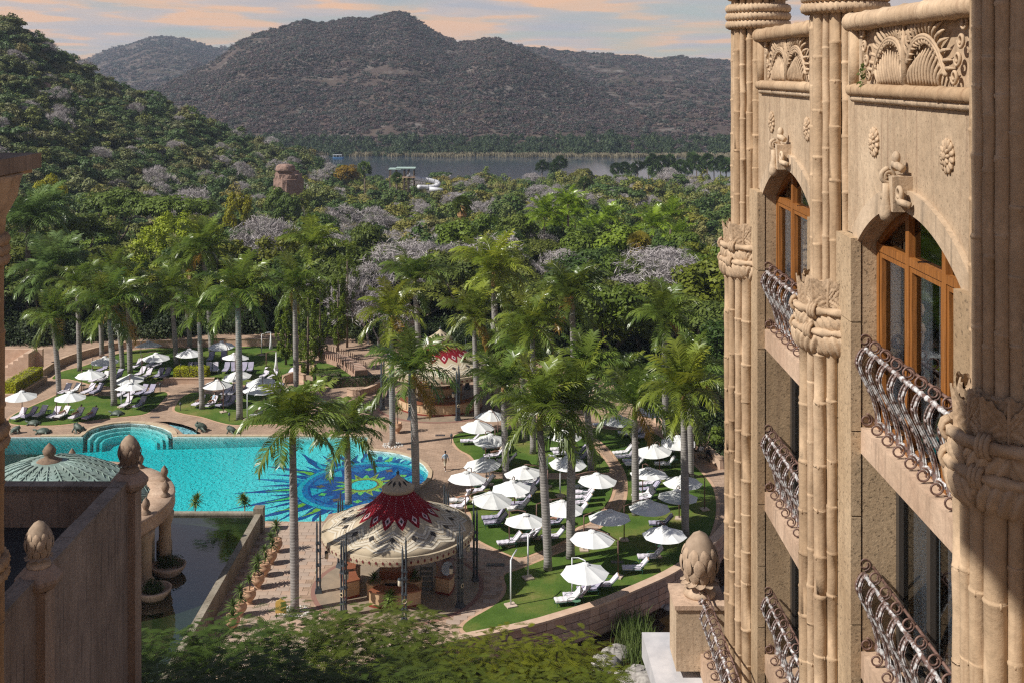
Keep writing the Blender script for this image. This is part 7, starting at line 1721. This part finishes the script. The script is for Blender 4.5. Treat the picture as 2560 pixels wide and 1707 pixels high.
# boulders and reeds in the stream
for i, (x, y, r) in enumerate([(1670, 1372, 1.0), (1600, 1432, 1.05), (1705, 1510, .5), (1850, 1530, 1.2), (1960, 1050, .4), (2030, 1065, .5), (1870, 1090, .35), (1760, 1540, .6), (1930, 1450, .8)]):
    w = G(zz8(x, y), -1.6); m = MB(); m.lathe([(r * .8, -.5), (r, -.1), (r * .95, r * .25), (r * .6, r * .48), (0, r * .52)], n=14, fn=lambda a, z, q: .14 * r * math.sin(a * 2 + i) + .06 * r * math.sin(a * 5)); o = m.build('boulder', simple('granite_boulder', (.20, .18, .165), (.42, .39, .35), 3, .9, .2, bump=.5, bscale=6) if i == 0 else bpy.data.materials['granite_boulder'], None, True); o.location = (w.x, w.y, -1.75); o.rotation_euler = (0, 0, i); tag(o, 'grey granite boulder in the stream below the wall, %s from the near bank reeds' % ORD[i], 'boulder', 'boulders in the stream')
rd = MB(); m_reed = leaf_mat('reed_green', (.06, .10, .02), (.14, .18, .05), .2, use_obj=False)
c0 = G(zz8(1800, 1330), -1.7)
for i in range(900):
    x, y = c0.x + NR.normal() * .55, c0.y + NR.normal() * 1.6; h = NR.uniform(.7, 1.9); a = NR.random() * 6.28; s = Vector((math.cos(a), math.sin(a), 0)) * .022; q = Vector((x, y, -1.75)); t_ = Vector((x + NR.normal() * .35, y + NR.normal() * .35, -1.75 + h)); mid = (q + t_) / 2 + Vector((0, 0, h * .12)); rd.add([q - s, q + s, mid + s, mid - s, t_], [(0, 1, 2, 3), (3, 2, 4)])
o = rd.build('reed_clump', m_reed); struct(o, 'stuff')

# ------------------------------------------------------------------ people
m_skin = simple('skin_tan', (.38, .21, .14), None, rough=.6); m_skin2 = simple('skin_brown', (.16, .085, .055), None, rough=.6); m_hair = simple('dark_hair', (.012, .010, .009), None, rough=.7)
cloth = lambda n, c: simple('cloth_' + n, c, None, rough=.9)
m_blue = cloth('light_blue', (.36, .47, .58)); m_khaki = cloth('khaki', (.50, .44, .33)); m_navy = cloth('navy', (.03, .05, .12)); m_blk = cloth('black', (.015, .015, .018)); m_grn = cloth('green', (.12, .25, .16)); m_wht = cloth('white', (.7, .7, .7)); m_pnk = cloth('pink', (.55, .33, .34)); m_shoe = cloth('shoe', (.6, .6, .6))
def figure(J, E, mats, tmp):
    """J: joint -> (pos, radius); E: (joint, joint, material index)"""
    names = list(J); me = bpy.data.meshes.new('body'); me.from_pydata([J[n][0] for n in names], [(names.index(a), names.index(b)) for a, b, _ in E], [])
    o = bpy.data.objects.new('person_form', me); COL.objects.link(o); md = o.modifiers.new('skin', 'SKIN'); md.use_smooth_shade = True
    for i, n in enumerate(names):
        r = J[n][1]; sv = me.skin_vertices[0].data[i]; sv.radius = r if isinstance(r, tuple) else (r, r); sv.use_root = (n == 'hip')
    ss = o.modifiers.new('sub', 'SUBSURF'); ss.levels = ss.render_levels = 2; tmp.append((o, J, E, mats)); return len(tmp) - 1
def limbs(pre, pts, rads, parent, mi):
    J, E = {}, []; last = parent
    for i, (p, r) in enumerate(zip(pts, rads)): k = '%s%d' % (pre, i); J[k] = (p, r); E.append((last, k, mi[i] if isinstance(mi, (list, tuple)) else mi)); last = k
    return J, E, last
def hand(J, E, base, p, d, side, mi):
    d = Vector(d).normalized(); s = d.orthogonal().normalized()
    for k in range(5):
        q = Vector(p) + s * (.012 * (k - 2)); l = (.05, .07, .075, .07, .055)[k]; a = '%sf%da' % (base, k); b = '%sf%db' % (base, k); o = s * (.03 if k == 0 else 0)
        J[a] = (tuple(q + d * l * .6 + o), .009); J[b] = (tuple(q + d * l + o * 1.2 + Vector((0, .012, 0))), .008); E += [(base, a, mi), (a, b, mi)]
def body_common(hip, chest, neck, head):
    J = {'hip': (hip, (.15, .12)), 'waist': (tuple(lerp(Vector(hip), Vector(chest), .45)), (.14, .11)), 'chest': (chest, (.17, .12)), 'neck': (neck, .055), 'head': (tuple(lerp(Vector(neck), Vector(head), .45)), (.075, .085)), 'crown': (head, .07)}
    return J, [('hip', 'waist', 1), ('waist', 'chest', 0), ('chest', 'neck', 0), ('neck', 'head', 2), ('head', 'crown', 2)]
TMP = []
def standing(walk=.28):
    J, E = body_common((0, 0, .95), (0, -.02, 1.36), (0, 0, 1.53), (0, -.03, 1.74))
    for s, w in ((-1, walk), (1, -walk)):
        j, e, l = limbs('l%d' % s, [(s * .10, 0, .88), (s * .11, -w * .75, .50), (s * .11, -w * .9 + (.12 if w < 0 else -.02), .10), (s * .12, -w * 1.0 - .06, .04)], [.10, .065, .045, .04], 'hip', [1, 1, 2, 3]); J.update(j); E += e
        j, e, l = limbs('a%d' % s, [(s * .20, 0, 1.42), (s * .25, w * .45, 1.14), (s * .25, w * .4 - .12, .90)], [.06, .045, .032], 'chest', [0, 0, 2]); J.update(j); E += e; hand(J, E, l, J[l][0], (0, -.2, -1), s, 2)
    return J, E
def lying(raise_=.75):
    hip = (0, 0, 0.10); cx = math.cos(raise_), math.sin(raise_)
    f = lambda t, h=0: (t * cx[0] - h * cx[1], 0, .10 + t * cx[1] + h * cx[0])
    J, E = body_common(hip, f(.42), f(.60), f(.82, .04))
    for s in (-1, 1):
        j, e, l = limbs('l%d' % s, [(-.06, s * .10, .11), (-.42, s * .13, .24 if s < 0 else .14), (-.80, s * .12, .10), (-.86, s * .12, .17)], [.095, .065, .045, .035], 'hip', [1, 2, 2, 2]); J.update(j); E += e
        q = f(.46); j, e, l = limbs('a%d' % s, [(q[0], s * .19, q[2]), (q[0] - .15, s * .30, q[2] - .14), (q[0] - .36, s * .22, q[2] - .12)], [.055, .042, .03], 'chest', [0, 2, 2]); J.update(j); E += e; hand(J, E, l, J[l][0], (-1, 0, -.1), s, 2)
    return J, E
def sitting():
    J, E = body_common((0, 0, .48), (0, .02, .86), (0, -.03, 1.03), (0, -.10, 1.24))
    for s in (-1, 1):
        j, e, l = limbs('l%d' % s, [(s * .10, -.06, .48), (s * .13, -.46, .50), (s * .12, -.46, .10), (s * .12, -.56, .05)], [.095, .065, .045, .04], 'hip', [1, 1, 1, 3]); J.update(j); E += e
        j, e, l = limbs('a%d' % s, [(s * .20, 0, .92), (s * .24, -.10, .66), (s * .12, -.32, .58)], [.058, .045, .03], 'chest', [0, 0, 2]); J.update(j); E += e; hand(J, E, l, J[l][0], (0, -1, -.1), s, 2)
    return J, E
PEOPLE = []
def add_person(pose, mats, loc, rz, label, hair=m_hair): PEOPLE.append((figure(*pose, mats, TMP), loc, rz, label, hair))
add_person(standing(), [m_blue, m_khaki, m_skin2, m_shoe], G((1113, 1176)), .55, 'man in light blue shirt and khaki shorts walking across the paving by the pool')
def on(p): w = G(p, .5); return Vector((w.x, w.y, .50))
LEFT = math.radians(72)
add_person(lying(), [m_navy, m_navy, m_skin, m_skin], on(zz4(655, 712)), LEFT, 'person in dark clothes reclining on a left lawn lounger near the turtle')
add_person(lying(.6), [m_blk, m_blk, m_skin, m_blk], on(zz4(775, 715)), LEFT, 'person in black stretched out on the last lounger of the front left row')
add_person(lying(), [m_wht, m_blk, m_skin, m_skin], on(zz4(545, 702)), LEFT, 'person in a white top lying on the fifth lounger of the front left row')
add_person(lying(), [m_pnk, m_pnk, m_skin, m_skin], on(zz4(1685, 605)), LEFT, 'person in pink on the lounger behind a palm trunk on the left lawns')
add_person(lying(1.1), [m_blue, m_blue, m_skin, m_skin], on(zz4(1790, 612)), LEFT, 'woman in blue sitting up on a lounger right of the palm trunk')
J_ = add_person(lying(1.2), [m_wht, m_pnk, m_skin2, m_skin2], on(zz4(1862, 615)), LEFT, 'small person in white beside the woman in blue')
add_person(lying(), [m_pnk, m_wht, m_skin, m_skin], on(zz4(2180, 695)), LEFT, 'sunbather on the pale lounger beside the pool palm fronds')
add_person(lying(), [m_grn, m_grn, m_skin, m_skin], on(zz3(55, 850)), .2, 'person in green lying on a lounger behind the pavilion roof')
add_person(lying(), [m_pnk, m_wht, m_skin, m_skin], on(zz3(290, 395)), .2, 'sunbather lying under the parasol near the far bar')
add_person(lying(1.0), [m_khaki, m_khaki, m_skin2, m_skin2], on(zz3(345, 455)), .2, 'person in khaki sitting up on a lounger near the far bar')
add_person(lying(), [m_navy, m_blue, m_skin, m_skin], on(zz3(845, 1040)), .2, 'person in navy lying between two palm trunks on the right lawn')
add_person(sitting(), [m_wht, m_khaki, m_skin2, m_blk], G(zz3(2100, 495)), .5, 'person in pale clothes sitting at the low wall on the right')
add_person(sitting(), [m_blk, m_blk, m_skin2, m_blk], G(zz3(2165, 525)), .3, 'person in black sitting next to the pale-clothed one at the right wall')
dg = bpy.context.evaluated_depsgraph_get()
for k, loc, rz, label, hair in PEOPLE:
    o, J, E, mats = TMP[k]; ev = o.evaluated_get(dg); me = bpy.data.meshes.new_from_object(ev); me.name = 'body'; me.materials.clear()
    for m in mats: me.materials.append(m)
    A = np.array([J[a][0] for a, b, _ in E]); B = np.array([J[b][0] for a, b, _ in E]); mi = np.array([x for *_, x in E]); AB = B - A; ll = (AB ** 2).sum(1) + 1e-9; out = []
    for pgn in me.polygons:
        c = np.array(pgn.center); t = np.clip(((c - A) * AB).sum(1) / ll, 0, 1); out.append(int(mi[np.argmin(((A + AB * t[:, None] - c) ** 2).sum(1))]))
    me.polygons.foreach_set('material_index', out)
    t = thing('person', label, 'person', loc, rz); b = link('body', me, t)
    hc = Vector(J['crown'][0]); nk = Vector(J['neck'][0]); ax = (hc - nk).normalized(); h = MB(); h.ball(hc - ax * .01, (.092, .098, .085), 12, 8); h.v = [v for v in h.v]; link('hair', h.mesh('hair', hair, True), t)
    bpy.data.objects.remove(o)
# bench for the seated couple
w = G(zz3(2132, 500)); t = thing('bench', 'low stone bench under the seated couple by the right wall', 'bench', (w.x, w.y + .1, 0)); MB().box((0, 0, .38), (2.0, .5, .08)).build('seat', m_sill, t, False, False)
for x in (-.8, .8): MB().box((x, 0, .17), (.2, .4, .34)).build('leg', m_sill, t, False, False)

# ------------------------------------------------------------------ haze over the valley
hz_ = bpy.data.materials.new('valley_haze'); hz_.use_nodes = True; t_ = hz_.node_tree; t_.nodes.clear(); pv_ = t_.nodes.new('ShaderNodeVolumePrincipled'); oo = t_.nodes.new('ShaderNodeOutputMaterial')
pv_.inputs['Color'].default_value = (.66, .80, 1.0, 1); pv_.inputs['Density'].default_value = HAZE; pv_.inputs['Anisotropy'].default_value = .2; t_.links.new(pv_.outputs[0], oo.inputs['Volume'])
hb_ = MB(); hb_.box((0, 1650, 60), (7000, 3700, 176)); struct(hb_.build('haze', hz_), 'stuff')
